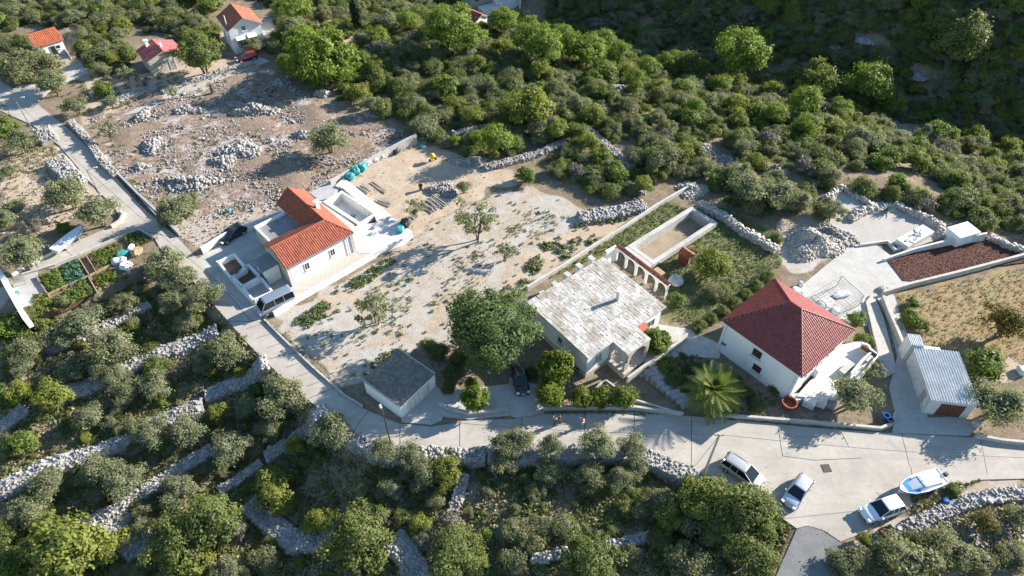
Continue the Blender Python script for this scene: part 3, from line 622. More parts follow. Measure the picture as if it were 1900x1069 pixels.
for k, (px, s, lab) in enumerate([((470,205),(4.2,1.7,1.4),'large grey ring of rock in the middle of the cleared plot'),((445,278),(3.6,2.6,0.9),'broad grey rock slab pile in the lower cleared plot'),((415,300),(2.2,1.8,0.8),'grey boulder pile left of the rock slabs'),
        ((283,270),(1.6,2.6,0.9),'dark rock row on the left of the cleared plot'),((350,340),(4.5,2.0,1.0),'rock heap at the bottom of the cleared plot'),((520,155),(1.6,1.0,0.9),'grey boulders by the thicket edge above the cleared plot'),
        ((345,205),(2.6,1.4,0.8),'pale rock cluster on the cleared plot near its top'),((265,215),(1.2,2.2,0.7),'row of rocks across the brown soil on the left'),((690,213),(1.3,0.9,0.9),'white boulder at the edge of the thicket'),((560,250),(1.4,1.0,0.7),'single grey rock beside the olive on the cleared plot'),
        ((600,175),(1.5,1.0,0.8),'whitish boulder row under the big yellow-green tree'),((260,310),(1.2,0.9,0.6),'pair of dark rocks near the lower road wall')]):
    mound(lab, px, s[0], s[1], s[2], int(70 * s[0] * s[1] * 0.5) + 25, (0.22, 0.6), 'limestone', 40 + k, 'rock_outcrop', 'rocks')
for i, (lab, w) in enumerate([('pale stone patch in the scrub above the concrete pool', [(1300,275),(1330,265)]), ('pale stone bank in the scrub right of centre', [(1340,300),(1365,310)]), ('sunlit stone bank deep in the scrub on the right', [(1675,245),(1715,252)]),
        ('row of pale stones at the far right of the scrub', [(1750,295),(1800,290),(1840,285)]), ('stone bank under the far right pines', [(1600,228),(1650,232)]), ('stone bank in the shaded valley', [(1700,140),(1750,150)]),
        ('stones in the shaded slope near the top right', [(1600,75),(1640,90)]), ('grey stone bank by the ravine bottom', [(1555,92),(1575,98)]), ('white stones showing in the thicket above centre', [(1150,165),(1165,190)]), ('pale stones beside the scrub path', [(1440,320),(1475,335)])]):
    mound(lab, w[0], 2.6, 1.5, 0.7, 170, (0.18,0.5), 'limestone', 60 + i, 'stone_bank', 'stones', 0.4 * i); WALLS.append([tuple(T(*u_)[:2]) for u_ in w])

for k, pl_ in enumerate([[(1340,779),(1640,805),(1640,798),(1340,773)],[(1190,838),(1290,874),(1330,897),(1335,888),(1290,862),(1200,832)],[(1480,981),(1560,1006),(1700,938),(1820,891),(1815,884),(1690,928),(1560,992),(1500,968)],[(300,466),(450,628),(570,741),(700,827),(704,820),(575,733),(455,622),(305,462)],[(500,608),(620,716),(700,768),(700,760),(625,710),(505,602)],[(140,252),(255,376),(330,442),(326,448),(250,380),(135,256)],[(700,828),(950,842),(1190,838),(1190,831),(950,833),(700,820)]]):
    loose_stones('grit and small stones along the edges of the road', pl_, 110, (0.04, 0.13), 'limestone', name='road_grit', seed=200 + k)

# ------------------------------------------------------------------ building kit
def tiled(poly, e, s, tw, tl, mat, parent, arch=0.06, name='tiles', seed=0):
    """overlapping barrel tiles over a planar slope: e along the eave, s up the slope"""
    rng = np.random.default_rng(seed + 5); poly = [Vector(p) for p in poly]; e, s = Vector(e).normalized(), Vector(s).normalized(); n = e.cross(s)
    if n.z < 0: n = -n
    o = poly[0]; uv = [((p - o).dot(e), (p - o).dot(s)) for p in poly]; U = [a for a, _ in uv]; V = [b for _, b in uv]
    nu, nv = max(1, int(round((max(U) - min(U)) / tw))), max(1, int(round((max(V) - min(V)) / tl)))
    tw2, tl2 = (max(U) - min(U)) / nu, (max(V) - min(V)) / nv
    u, v = np.meshgrid(min(U) + (np.arange(nu) + 0.5) * tw2, min(V) + (np.arange(nv) + 0.5) * tl2); u, v = u.ravel(), v.ravel()
    k = in_poly(u, v, uv); u, v = u[k], v[k]; m = len(u)
    prof = [(-0.52, 0.0), (-0.34, 0.75), (0, 1.0), (0.34, 0.75), (0.52, 0.0)]; t = []
    for dv, lift in ((-0.56, 0.035), (0.56, 0.008)):
        for a, h in prof: t.append((a * tw2, dv * tl2, h * arch + lift))
    t = np.array(t); Q = np.array([tuple(o)]) + u[:, None] * np.array(e) + v[:, None] * np.array(s)
    w = Q[:, None, :] + t[None, :, 0:1] * np.array(e) + t[None, :, 1:2] * np.array(s) + (t[None, :, 2:3] + rng.uniform(0, 0.028, (m, 1, 1))) * np.array(n)
    f = np.array([(i, i + 1, i + 6, i + 5) for i in range(4)] + [(0, 4, 3, 1)]); F = (f[None] + (np.arange(m) * 10)[:, None, None]).reshape(-1, 4)
    tint = np.repeat(rng.uniform(0, 1, m) ** 1.3, 10)
    return tag(link(name, mesh_np(name, w.reshape(-1, 3), F, mat, tint), parent), kind='stuff')
def ridge(pts, mat, parent, r=0.13, name='ridge_tiles', step=0.36):
    mb = MB()
    for a, b in pts:
        a, b = Vector(a), Vector(b); n = max(2, int((b - a).length / step))
        for i in range(n): mb.tube(a.lerp(b, i / n), a.lerp(b, min(1, (i + 1.12) / n)), r, r * 0.82, 8)
    return tag(mb.build(name, mat, parent), kind='stuff')
def window(parent, pos, ang, w, h, frame='plastic_white', pane='window_glass', sill=True, mull=1):
    mb = MB(); t = 0.07
    for x, z, sx, sz in ((-w/2, 0, t, h + t), (w/2, 0, t, h + t), (0, h/2, w - t, t), (0, -h/2, w - t, t)): mb.box((x, 0.03, z), (sx, 0.1, sz))
    for k in range(mull): mb.box((-w/2 + w * (k + 1) / (mull + 1), 0.02, 0), (0.05, 0.07, h - t))
    o = mb.build('window', frame, parent, pos, ang - math.pi / 2)
    mb = MB(); mb.box((0, 0.012, 0), (w - t, 0.022, h - t)); mb.build('pane', pane, o)
    if sill: mb = MB(); mb.box((0, 0.09, -h/2 - 0.075), (w + 0.25, 0.2, 0.07)); mb.build('sill', 'cap_concrete', o)
    return o
def door(parent, pos, ang, w, h, mat='timber', frame='plastic_white'):
    mb = MB()
    for x in (-w/2 - 0.04, w/2 + 0.04): mb.box((x, 0.03, h/2), (0.08, 0.1, h))
    mb.box((0, 0.03, h + 0.04), (w + 0.16, 0.1, 0.08)); o = mb.build('door', frame, parent, pos, ang - math.pi / 2)
    mb = MB(); mb.box((0, 0.02, h/2), (w, 0.05, h)); mb.build('door_leaf', mat, o)
    mb = MB(); mb.tube((w*0.38, 0.05, 1.0), (w*0.38, 0.12, 1.0), 0.02); mb.box((w*0.33, 0.12, 1.0), (0.14, 0.02, 0.025)); mb.build('handle', 'metal_grey', o)
    return o
def gable(root, L, W, ze, zr, tile, wall='plaster_white', over=0.35, tw=0.3, tl=0.42, z0=-0.4, trim='cap_concrete', arch=0.06):
    """walls and a two-slope roof, ridge along local x"""
    wx, wy = L/2 - over, W/2 - over; zw = lambda y: ze + (zr - ze) * (1 - abs(y) / (W/2)) - 0.1
    mb = MB(); sec = lambda x: [(x, -wy, z0), (x, wy, z0), (x, wy, zw(wy)), (x, 0, zw(0)), (x, -wy, zw(wy))]
    mb.loft([sec(-wx), sec(wx)]); mb.build('wall', wall, root)
    rf = MB()
    for s in (-1, 1): rf.slab([(-L/2, s*W/2, ze), (L/2, s*W/2, ze), (L/2, 0, zr), (-L/2, 0, zr)], 0.12)
    r = rf.build('roof', trim, root)
    for s in (-1, 1):
        up = Vector((0, -s * W/2, zr - ze)); tiled([(-L/2, s*W/2, ze), (L/2, s*W/2, ze), (L/2, 0, zr), (-L/2, 0, zr)], (1, 0, 0), up, tw, tl, tile, r, arch, seed=int(L * 10) + s)
    ridge([((-L/2, 0, zr + 0.03), (L/2, 0, zr + 0.03))], tile, r)
    return r
def wall_line(label, pxs, h, th, mat='plaster_white', name='boundary_wall', cat='wall', cap=None, z0=-0.4, hs=None):
    hs = hs or [h] * len(pxs); p = [P(a, b, hh) for (a, b), hh in zip(pxs, hs)]
    root = thing(name, label, cat, (p[0].x, p[0].y, 0)); o = root.location; mb = MB(); cb = MB(); secs = []; caps = []
    for i, q in enumerate(p):
        t0 = (p[i] - p[i-1]) if i else (p[1] - p[0]); t1 = (p[i+1] - p[i]) if i < len(p) - 1 else t0
        t0.z = t1.z = 0; t0.normalize(); t1.normalize(); t = (t0 + t1).normalized(); n = Vector((-t.y, t.x, 0)) / max(0.5, t.dot(t0))
        a, b = q - o + n * th/2, q - o - n * th/2; z1 = hs[i]
        secs.append([(a.x, a.y, z0), (b.x, b.y, z0), (b.x, b.y, z1), (a.x, a.y, z1)])
        a, b = q - o + n * (th/2 + 0.05), q - o - n * (th/2 + 0.05)
        caps.append([(a.x, a.y, z1 + 0.002), (b.x, b.y, z1 + 0.002), (b.x, b.y, z1 + 0.08), (a.x, a.y, z1 + 0.08)])
    mb.loft(secs); mb.build('wall_body', mat, root)
    if cap: cb.loft(caps); cb.build('coping', cap, root)
    return root
def xf(v, ang, c): return Vector((c.x + v[0]*math.cos(ang) - v[1]*math.sin(ang), c.y + v[0]*math.sin(ang) + v[1]*math.cos(ang), v[2]))
def local(c, ang, p): d = p - c; return Vector((d.x*math.cos(ang) + d.y*math.sin(ang), -d.x*math.sin(ang) + d.y*math.cos(ang), p.z))

# ------------------------------------------------------------------ the new L-shaped house
ZE = 3.5
O_, E1, E2 = P(656,432,ZE), P(530,500,ZE), P(565,352,ZE)
a_ = (E1 - O_); b_ = (E2 - O_); b90 = Vector((-b_.y, b_.x, 0)).normalized(); ab = a_.normalized() + b90; ang = math.atan2(ab.y, ab.x)
LA, LB = a_.length, b_.length
house = thing('new_house', 'new L-shaped white house with bright orange tiled roof beside the empty pool', 'house', (O_.x, O_.y, 0), ang)
# local: x runs along the front wing away from the outer corner, y is -(upper wing direction)
inn = local(Vector((O_.x, O_.y, 0)), ang, P(487.5,455,ZE)); far = local(Vector((O_.x, O_.y, 0)), ang, P(512,377,ZE))
sy = -1.0 if local(Vector((O_.x, O_.y, 0)), ang, E2).y < 0 else 1.0
W1 = abs(inn.y); W2 = abs(far.x); W1 = min(max(W1, 4.5), 7.0); W2 = min(max(W2, 4.5), 7.0)
Y = lambda v: sy * v
ov = 0.3; RZ = ZE + 1.65
wl_ = MB(); wl_.prism([(ov, Y(ov)), (LA - ov, Y(ov)), (LA - ov, Y(W1 - ov)), (W2 - ov, Y(W1 - ov)), (W2 - ov, Y(LB - ov)), (ov, Y(LB - ov))], -0.4, ZE - 0.12)
wl_.build('wall', 'plaster_white', house)
gb = MB()
gb.add([(LA - ov, Y(ov), ZE - 0.13), (LA - ov, Y(W1 - ov), ZE - 0.13), (LA - ov, Y(W1/2), RZ - 0.2), (LA - ov - 0.25, Y(ov), ZE - 0.13), (LA - ov - 0.25, Y(W1 - ov), ZE - 0.13), (LA - ov - 0.25, Y(W1/2), RZ - 0.2)], [(0,1,2),(5,4,3),(0,3,4,1),(1,4,5,2),(2,5,3,0)]); gb.build('gable', 'stone_warm', house); gb = MB()
gb.add([(ov, Y(LB - ov), ZE - 0.13), (W2 - ov, Y(LB - ov), ZE - 0.13), (W2/2, Y(LB - ov), RZ - 0.2), (ov, Y(LB - ov - 0.25), ZE - 0.13), (W2 - ov, Y(LB - ov - 0.25), ZE - 0.13), (W2/2, Y(LB - ov - 0.25), RZ - 0.2)], [(0,1,2),(5,4,3),(0,3,4,1),(1,4,5,2),(2,5,3,0)])
gb.build('gable', 'stone_warm', house)
C0, CI, J = (0, 0, ZE), (W2, Y(W1), ZE), (W2/2, Y(W1/2), RZ)
slopes = [([C0, (LA, 0, ZE), (LA, Y(W1/2), RZ), J], (1,0,0), (0, Y(W1/2), RZ - ZE)), ([CI, (LA, Y(W1), ZE), (LA, Y(W1/2), RZ), J], (1,0,0), (0, -Y(W1/2), RZ - ZE)),
          ([C0, (0, Y(LB), ZE), (W2/2, Y(LB), RZ), J], (0,Y(1),0), (W2/2, 0, RZ - ZE)), ([CI, (W2, Y(LB), ZE), (W2/2, Y(LB), RZ), J], (0,Y(1),0), (-W2/2, 0, RZ - ZE))]
rb = MB()
for pl, e, s in slopes: rb.slab(pl, 0.1)
rf = rb.build('roof', 'metal_grey', house)
for i, (pl, e, s) in enumerate(slopes): tiled(pl, e, s, 0.30, 0.42, 'tile_orange', rf, 0.07, seed=i)
ridge([(Vector((LA, Y(W1/2), RZ + 0.03)), Vector(J) + Vector((0,0,0.03))), (Vector((W2/2, Y(LB), RZ + 0.03)), Vector(J) + Vector((0,0,0.03))), (Vector(C0) + Vector((0,0,0.06)), Vector(J) + Vector((0,0,0.03)))], 'tile_orange', rf)
for x0, y0, x1, y1 in ((0.0, -0.02, LA, -0.02), (-0.02, 0, -0.02, LB)):
    mb = MB(); mb.tube((x0, Y(y0) - 0.06 * sy * (y0 == y1), ZE - 0.06), (x1, Y(y1) - 0.06 * sy * (y0 == y1), ZE - 0.06), 0.07, n=8); mb.build('gutter', 'metal_grey', house)
for fx in (0.28, 0.66):
    window(house, (LA * (1 - fx) if False else LA * fx + 0.6, Y(ov - 0.0), 1.9), math.atan2(-sy, 0), 0.7, 1.15, 'plaster_white', 'window_glass')
st = MB(); st.box((LA - ov + 0.03, Y(W1/2), 1.6), (0.08, W1 - 2*ov, 3.6)); st.build('stone_cladding', 'stone_warm', house)
fl = MB(); fl.box((LA - ov + 0.1, Y(0.32), 1.6), (0.12, 0.5, 3.4)); fl.build('corner_stones', 'stone_warm', house); fl = MB(); fl.box((0.35, Y(0.25), 1.6), (0.45, 0.14, 3.4)); fl.build('corner_stones', 'stone_warm', house)
ch = MB(); ch.box((W2*0.28, Y(LB*0.52), RZ - 0.1), (0.55, 0.55, 1.3)); ch.box((W2*0.28, Y(LB*0.52), RZ + 0.6), (0.72, 0.72, 0.12)); ch.build('chimney', 'plaster_white', house)
# garage wing with a flat roof in the inner corner
gx0, gx1, gy0, gy1 = W2 - ov + 0.004, LA - 1.2, W1 - ov + 0.004, W1 + 4.6
gw = MB(); gw.box(((gx0+gx1)/2, Y((gy0+gy1)/2), 1.2), (gx1 - gx0, gy1 - gy0, 3.2)); gw.build('garage_wing', 'stone_warm', house)
gr_ = MB(); gr_.box(((gx0+gx1)/2, Y((gy0+gy1)/2), 2.83), (gx1 - gx0 - 0.4, gy1 - gy0 - 0.4, 0.05)); gr_.build('flat_roof', 'flat_roof_grey', house)
pp = MB(); pp.box((gx1 - 0.1, Y((gy0+gy1)/2), 3.06), (0.22, gy1 - gy0, 0.5)); pp.box(((gx0+gx1)/2 - 0.11, Y(gy1 - 0.1), 3.06), (gx1 - gx0 - 0.23, 0.2, 0.5)); pp.build('parapet', 'plaster_white', house)
door(house, (gx1 + 0.005, Y(gy0 + 1.5), 0.0), 0.0, 1.0, 2.1, 'timber_grey')
# entrance porch
pr = MB(); pr.box((LA + 0.9, Y(W1*0.62), 1.1), (2.0, 2.6, 3.0)); pr.build('porch', 'plaster_white', house)
pr = MB(); pr.box((LA + 1.0, Y(W1*0.62), 2.68), (2.4, 2.9, 0.14)); pr.build('porch_roof', 'flat_roof_grey', house)
door(house, (LA + 1.905, Y(W1*0.62), 0.0), 0.0, 1.1, 2.1, 'frame_grey')
# walled planters in front
def boxwalls(label, pxs, h, th=0.25, fill='soil_bed', name='planter_wall'):
    pts = [P(a, b, h) for a, b in pxs]; c = sum(pts, Vector()) / len(pts); t = thing(name, label, 'wall', (c.x, c.y, 0)); n = len(pts)
    for i in range(n):
        p, q = pts[i] - c, pts[(i+1) % n] - c; d = (q - p); L = d.length; m = (p + q) / 2
        mb = MB(); mb.box((0, 0, h/2 - 0.2), (L - th * 0.5, th, h + 0.4)); mb.build('wall_side', 'plaster_white', t, (m.x, m.y, 0), math.atan2(d.y, d.x))
    mb = MB(); mb.prism([((p - c).x * 0.95, (p - c).y * 0.95) for p in pts], -0.3, 0.12); mb.build('fill', fill, t)
    return t
boxwalls('low white walled planter farthest from the van', [(405,485),(428,514),(457,497),(434,470)], 1.0)
boxwalls('low white walled planter, middle of three before the new house', [(432,514),(450,530),(482,512),(460,490)], 1.0)
boxwalls('low white walled yard with dark rubble next to the van', [(450,532),(470,556),(505,540),(484,514)], 1.0, fill='render_grey')
wall_line('white roadside wall in front of the new house planters', [(402,484),(425,510),(440,528),(469,557)], 0.8, 0.25)
wall_line('white boundary wall climbing along the driveway of the new house', [(372,460),(400,442),(430,425),(480,407),(528,388)], 1.3, 0.3, hs=[1.0,1.1,1.3,1.3,1.4])
wall_line('long low white wall between the new house and the gravel plot', [(507,580),(545,556),(590,530),(640,502),(690,472),(765,435)], 0.7, 0.25, cap='plaster_old')
wall_line('white boundary wall behind the turquoise sacks', [(612,335),(660,308),(720,275),(772,248)], 1.2, 0.3, hs=[0.8,1.0,1.4,1.9], mat='concrete_pale')
wall_line('low dark kerb between the road and the gravel plot', [(490,592),(530,632),(580,680),(640,733),(672,752)], 0.3, 0.2, 'cap_concrete')
wall_line('low kerb wall of the upper road', [(150,232),(180,275),(215,318),(255,358),(290,398)], 0.5, 0.25, 'render_grey')
wall_line('grey roadside wall opposite the side lane', [(258,360),(300,400),(332,432)], 0.6, 0.3, 'render_grey')

# ------------------------------------------------------------------ pools
def pool(label, inner, z, rim, depth, deckmat, innermat, extra=None, cat='pool'):
    c, ang, L, W = rect(inner, z); t = thing('swimming_pool', label, cat, c, ang)
    mb = MB()
    mb.box((0, -W/2 - rim/2, z - 0.4), (L + 2*rim, rim, 0.8)); mb.box((0, W/2 + rim/2, z - 0.4), (L + 2*rim, rim, 0.8))
    mb.box((-L/2 - rim/2, 0, z - 0.401), (rim, W, 0.8)); mb.box((L/2 + rim/2, 0, z - 0.401), (rim, W, 0.8)); mb.build('rim', deckmat, t)
    mb = MB()
    for x, y, sx, sy_ in ((0, -W/2 + 0.03, L, 0.06), (0, W/2 - 0.03, L, 0.06), (-L/2 + 0.03, 0, 0.06, W - 0.13), (L/2 - 0.03, 0, 0.06, W - 0.13)): mb.box((x, y, z - 0.03 - depth/2), (sx, sy_, depth))
    mb.build('lining', innermat[0], t)
    mb = MB(); mb.box((0, 0, z - depth), (L + 0.3, W + 0.3, 0.1)); mb.build('floor', innermat[1], t)
    return t, c, ang, L, W
pA, cA, aA, lA, wA = pool('empty white swimming pool in the deck behind the new house', [(615,374),(662,414),(690,400),(634,353)], 0.35, 0.45, 1.5, 'deck_white', ('pool_floor', 'pool_floor'))
ldr = thing('pool_ladder', 'small dark steel frame lying on the floor of the white pool', 'ladder', xf((0.5, -0.3, -1.08), aA, cA), aA + 0.5)
for s in (-0.25, 0.25):
    mb = MB(); mb.tube((s, -0.6, 0), (s, 0.6, 0.1), 0.04); mb.build('rail', 'metal_dark', ldr)
for k in range(3):
    mb = MB(); mb.tube((-0.25, -0.4 + 0.4*k, 0.04), (0.25, -0.4 + 0.4*k, 0.05), 0.035); mb.build('rung', 'metal_dark', ldr)
dz = 0.34
def around(mb, polys, z, d): 
    for pl in polys: mb.prism([tuple(P(a, b, z)[:2]) for a, b in pl], z - d, z)
deck = MB(); around(deck, [[(637,329),(727,401),(700,412),(694,399),(636,349),(622,345)]], 0.33, 0.7); deck.build('pool_deck', 'deck_white')['kind'] = 'structure'
deck = MB(); around(deck, [[(727,402),(655,438),(640,428),(664,418),(700,413)]], 0.325, 0.7); deck.build('pool_deck', 'deck_white')['kind'] = 'structure'
deck = MB(); around(deck, [[(590,372),(612,378),(658,418),(652,436),(600,388)]], 0.20, 0.6); deck.build('pool_deck', 'concrete_pale')['kind'] = 'structure'
deck = MB(); around(deck, [[(575,358),(615,335),(634,346),(612,368),(592,372)]], 0.10, 0.5); deck.build('pool_terrace', 'render_grey')['kind'] = 'structure'
deck = MB(); around(deck, [[(655,439),(727,403),(765,430),(700,470),(665,470)]], 0.05, 0.4); deck.build('pool_terrace', 'deck_white')['kind'] = 'structure'
pB, cB, aB, lB, wB = pool('raised unfinished concrete pool with a tan floor in the grass garden', [(1178,456),(1213,486),(1318,410),(1283,390)], 0.9, 0.62, 1.6, 'concrete_pale', ('concrete_pale', 'pool_mud'))
mb = MB(); mb.box((-lB*0.5 - 1.5 if False else 0, -wB/2 - 1.1, 0.42), (lB + 1.2, 0.9, 0.9)); mb.build('bench_slab', 'concrete_pale', pB)
wall_line('long low mossy wall between gravel plot and grass garden', [(978,532),(1040,494),(1100,455),(1160,418),(1220,378),(1265,352),(1290,338)], 0.6, 0.35, 'cap_concrete')

# ------------------------------------------------------------------ stone-roofed house
ZB = 4.2
cB2, aB2, L2, W2b = rect([(978,560),(1092,668),(1233,568),(1120,475)], ZB)
hb = thing('stone_roofed_house', 'white house with a flat roof of irregular stone slabs and arched porch', 'house', cB2, aB2)
mb = MB(); mb.box((0, 0, 2.0 + 0.3), (L2 - 0.7, W2b - 0.7, ZB - 0.8)); mb.build('wall', 'plaster_white', hb)
mb = MB(); mb.box((0, 0, 0.1), (L2 - 0.55, W2b - 0.55, 1.1)); mb.build('plinth', 'stone_warm', hb)
mb = MB(); mb.box((0, 0, ZB - 0.14), (L2, W2b, 0.22)); rf = mb.build('roof', 'cap_concrete', hb)
yp0, yp1, pd = W2b * -0.20, W2b * 0.10, 2.4           # porch on the right-hand front
mb = MB(); mb.box((L2/2 + pd/2 + 0.003, (yp0 + yp1)/2, ZB - 0.15), (pd, yp1 - yp0, 0.22)); mb.build('porch_roof', 'cap_concrete', hb)
slabs = []
def split(x0, y0, x1, y1, rng):
    w, h = x1 - x0, y1 - y0
    if max(w, h) < 0.62 or (max(w, h) < 0.95 and rng.random() < 0.22): slabs.append((x0, y0, x1, y1)); return
    k = rng.uniform(0.35, 0.65)
    if w > h: split(x0, y0, x0 + w*k, y1, rng); split(x0 + w*k, y0, x1, y1, rng)
    else: split(x0, y0, x1, y0 + h*k, rng); split(x0, y0 + h*k, x1, y1, rng)
rr_ = random.Random(5); split(-L2/2 + 0.02, -W2b/2 + 0.02, L2/2 - 0.02, W2b/2 - 0.02, rr_); split(L2/2 + 0.03, yp0 + 0.02, L2/2 + pd - 0.02, yp1 - 0.02, rr_)
slabs.sort(key=lambda s: -(s[2]-s[0])*(s[3]-s[1]))
mb = MB(); mb.box((0, 0, 0.5), (1, 1, 1), top=0.95); slab_me = mb.mesh('slab', 'stone_slab')
big_v = MB(); tints = []
for i, (x0, y0, x1, y1) in enumerate(slabs):
    g = rr_.uniform(0.015, 0.04); h = rr_.uniform(0.03, 0.085)
    if i < 290:
        o = link('slab', slab_me, rf, ((x0+x1)/2, (y0+y1)/2, ZB - 0.032), rr_.uniform(-0.03, 0.03)); o.scale = (x1-x0-g, y1-y0-g, h)
    else: big_v.box(((x0+x1)/2, (y0+y1)/2, ZB - 0.031 + h/2), (x1-x0-g, y1-y0-g, h), rr_.uniform(-0.04, 0.04), top=0.94); tints += [rr_.random()] * 8
me = big_v.mesh('small_slabs', 'stone_slab'); a = me.attributes.new('tint', 'FLOAT', 'POINT'); a.data.foreach_set('value', tints); tag(link('small_slabs', me, rf), kind='stuff')
chp = local(cB2, aB2, P(1147,556,ZB)); mb = MB(); mb.box((chp.x, chp.y, ZB + 0.75), (0.45, 0.45, 1.5)); mb.box((chp.x, chp.y, ZB + 1.53), (0.55, 0.55, 0.08)); mb.build('chimney', 'plaster_old', hb)
for x in (0.05, ): window(hb, (L2*x, -W2b/2 + 0.35, 2.4), -math.pi/2, 0.75, 1.05)
window(hb, (L2*0.34, -W2b/2 + 0.27, 0.35), -math.pi/2, 1.1, 0.6, 'cap_concrete', 'window_glass', False, 0)
window(hb, (L2/2 - 0.35, -W2b*0.335, 2.4), 0.0, 1.1, 1.2, 'plaster_white', 'timber_grey')
window(hb, (L2/2 - 0.35, W2b*0.34, 2.2), 0.0, 1.4, 1.3, 'plaster_white', 'window_glass')
aw = MB(); aw.slab([(L2/2 - 0.33, W2b*0.13, 3.5), (L2/2 - 0.33, W2b*0.24, 3.5), (L2/2 + 0.45, W2b*0.24, 3.05), (L2/2 + 0.45, W2b*0.13, 3.05)], 0.05); aw.build('awning', 'awning_red', hb)
door(hb, (L2/2 - 0.35, (yp0+yp1)/2, 0.85), 0.0, 1.0, 2.1, 'timber')
def arch_wall(mb, x0, x1, z0, zs, zt_, y, th, pier=0.35, n=10, axis='x'):
    """one bay: two half piers and an arch over them"""
    def pt(x, yy, z): return (x, yy, z) if axis == 'x' else (yy, x, z)
    def bx(xa, xb, za, zb): mb.box(pt((xa+xb)/2, y, (za+zb)/2), (xb-xa, th, zb-za) if axis == 'x' else (th, xb-xa, zb-za))
    bx(x0, x0 + pier, z0, zs); bx(x1 - pier, x1, z0, zs)
    r = (x1 - x0) / 2 - pier; xc = (x0 + x1) / 2; rz = min(r, zt_ - zs - 0.15); top = []; bot = []
    xs = [x0] + [xc - r * math.cos(math.pi * i / n) for i in range(n + 1)] + [x1]; zs_ = [zs] + [zs + rz * math.sin(math.pi * i / n) for i in range(n + 1)] + [zs]
    for i in range(len(xs) - 1):
        q = []
        for s in (-th/2, th/2): q += [pt(xs[i], y + s, zs_[i]), pt(xs[i+1], y + s, zs_[i+1]), pt(xs[i+1], y + s, zt_), pt(xs[i], y + s, zt_)]
        if xs[i+1] - xs[i] > 1e-4: mb.add(q, [(0,1,2,3),(7,6,5,4),(0,4,5,1),(3,2,6,7)])
pf = MB(); pf.box((L2/2 + pd/2 - 0.1, (yp0+yp1)/2 + 0.5, 0.35), (pd + 0.7, yp1 - yp0 + 1.4, 0.98)); pf.build('porch_floor', 'stone_warm', hb)
mb = MB(); arch_wall(mb, L2/2 - 0.3, L2/2 + pd - 0.05, 0.85, 2.4, ZB - 0.262, yp0 + 0.2, 0.35); mb.build('arch', 'stone_warm', hb)
mb = MB(); arch_wall(mb, yp0 + 0.38, yp1 - 0.03, 0.85, 2.4, ZB - 0.262, L2/2 + pd - 0.22, 0.35, axis='y'); mb.build('arch', 'stone_warm', hb)
# steps and terrace before the porch
for k in range(5):
    mb = MB(); mb.box((L2/2 + pd + 0.5 + 0.36*k, yp1 + 0.3, 0.65 - 0.14*k), (0.38, 2.2, 0.6)); mb.build('step', 'cap_concrete', hb)
mb = MB(); mb.tube((L2/2 + pd + 0.4, yp1 + 1.35, 0.9), (L2/2 + pd + 2.2, yp1 + 1.35, 0.4), 0.03); mb.tube((L2/2 + pd + 0.4, yp1 + 1.35, 1.8), (L2/2 + pd + 2.2, yp1 + 1.35, 1.2), 0.03)
for k in range(3): mb.tube((L2/2 + pd + 0.4 + 0.9*k, yp1 + 1.35, 0.3), (L2/2 + pd + 0.4 + 0.9*k, yp1 + 1.35, 1.8 - 0.3*k), 0.025)
mb.build('hand_rail', 'metal_grey', hb)
# arcade behind
pa, pb = local(cB2, aB2, P(1142,458,2.8)), local(cB2, aB2, P(1246,524,2.8)); Ya = (pa.y + pb.y) / 2; nb = 5; wdt = (pb.x - pa.x) / nb
ar = thing('arcade', 'white garden arcade with round arches and tiled top behind the stone roof', 'arcade', cB2, aB2)
for k in range(nb):
    mb = MB(); arch_wall(mb, pa.x + k*wdt, pa.x + (k+1)*wdt, -0.3, 1.4, 2.5, Ya, 0.3, 0.16); mb.build('arch_bay', 'plaster_white', ar)
mb = MB(); mb.box(((pa.x+pb.x)/2, Ya, 2.56), (pb.x - pa.x + 0.2, 0.55, 0.1)); cp = mb.build('coping', 'plaster_white', ar)
tiled([(pa.x - 0.1, Ya - 0.3, 2.62), (pb.x + 0.1, Ya - 0.3, 2.62), (pb.x + 0.1, Ya + 0.3, 2.78), (pa.x - 0.1, Ya + 0.3, 2.78)], (1,0,0), (0,1,0.25), 0.26, 0.32, 'tile_old', cp)
mb = MB(); mb.box((pa.x - 0.18, Ya - 1.0, 1.1), (0.3, 1.7, 2.8)); mb.box((pa.x - 0.18, Ya - 1.0, 2.56), (0.5, 1.9, 0.12)); mb.build('side_wall', 'plaster_white', ar)
for k in range(7):                                      # stubs along the back edge of the roof
    pass
stb = [(1008,548),(1030,530),(1053,512),(1075,496),(1098,482)]
for k, q in enumerate(stb):
    c_ = P(q[0], q[1] - 4, 3.8); t = thing('buttress', f'stubby plastered roof pier along the back wall, {["first","second","third","fourth","fifth"][k]} from the left', 'pier', (c_.x, c_.y, 0), aB2, 'roof piers behind the stone roof')
    mb = MB(); mb.box((0, 0, 1.75), (0.8, 0.6, 3.9)); mb.build('shaft', 'plaster_old', t); mb = MB(); mb.box((0, 0, 3.74), (0.9, 0.7, 0.08)); mb.build('cap', 'cap_concrete', t)

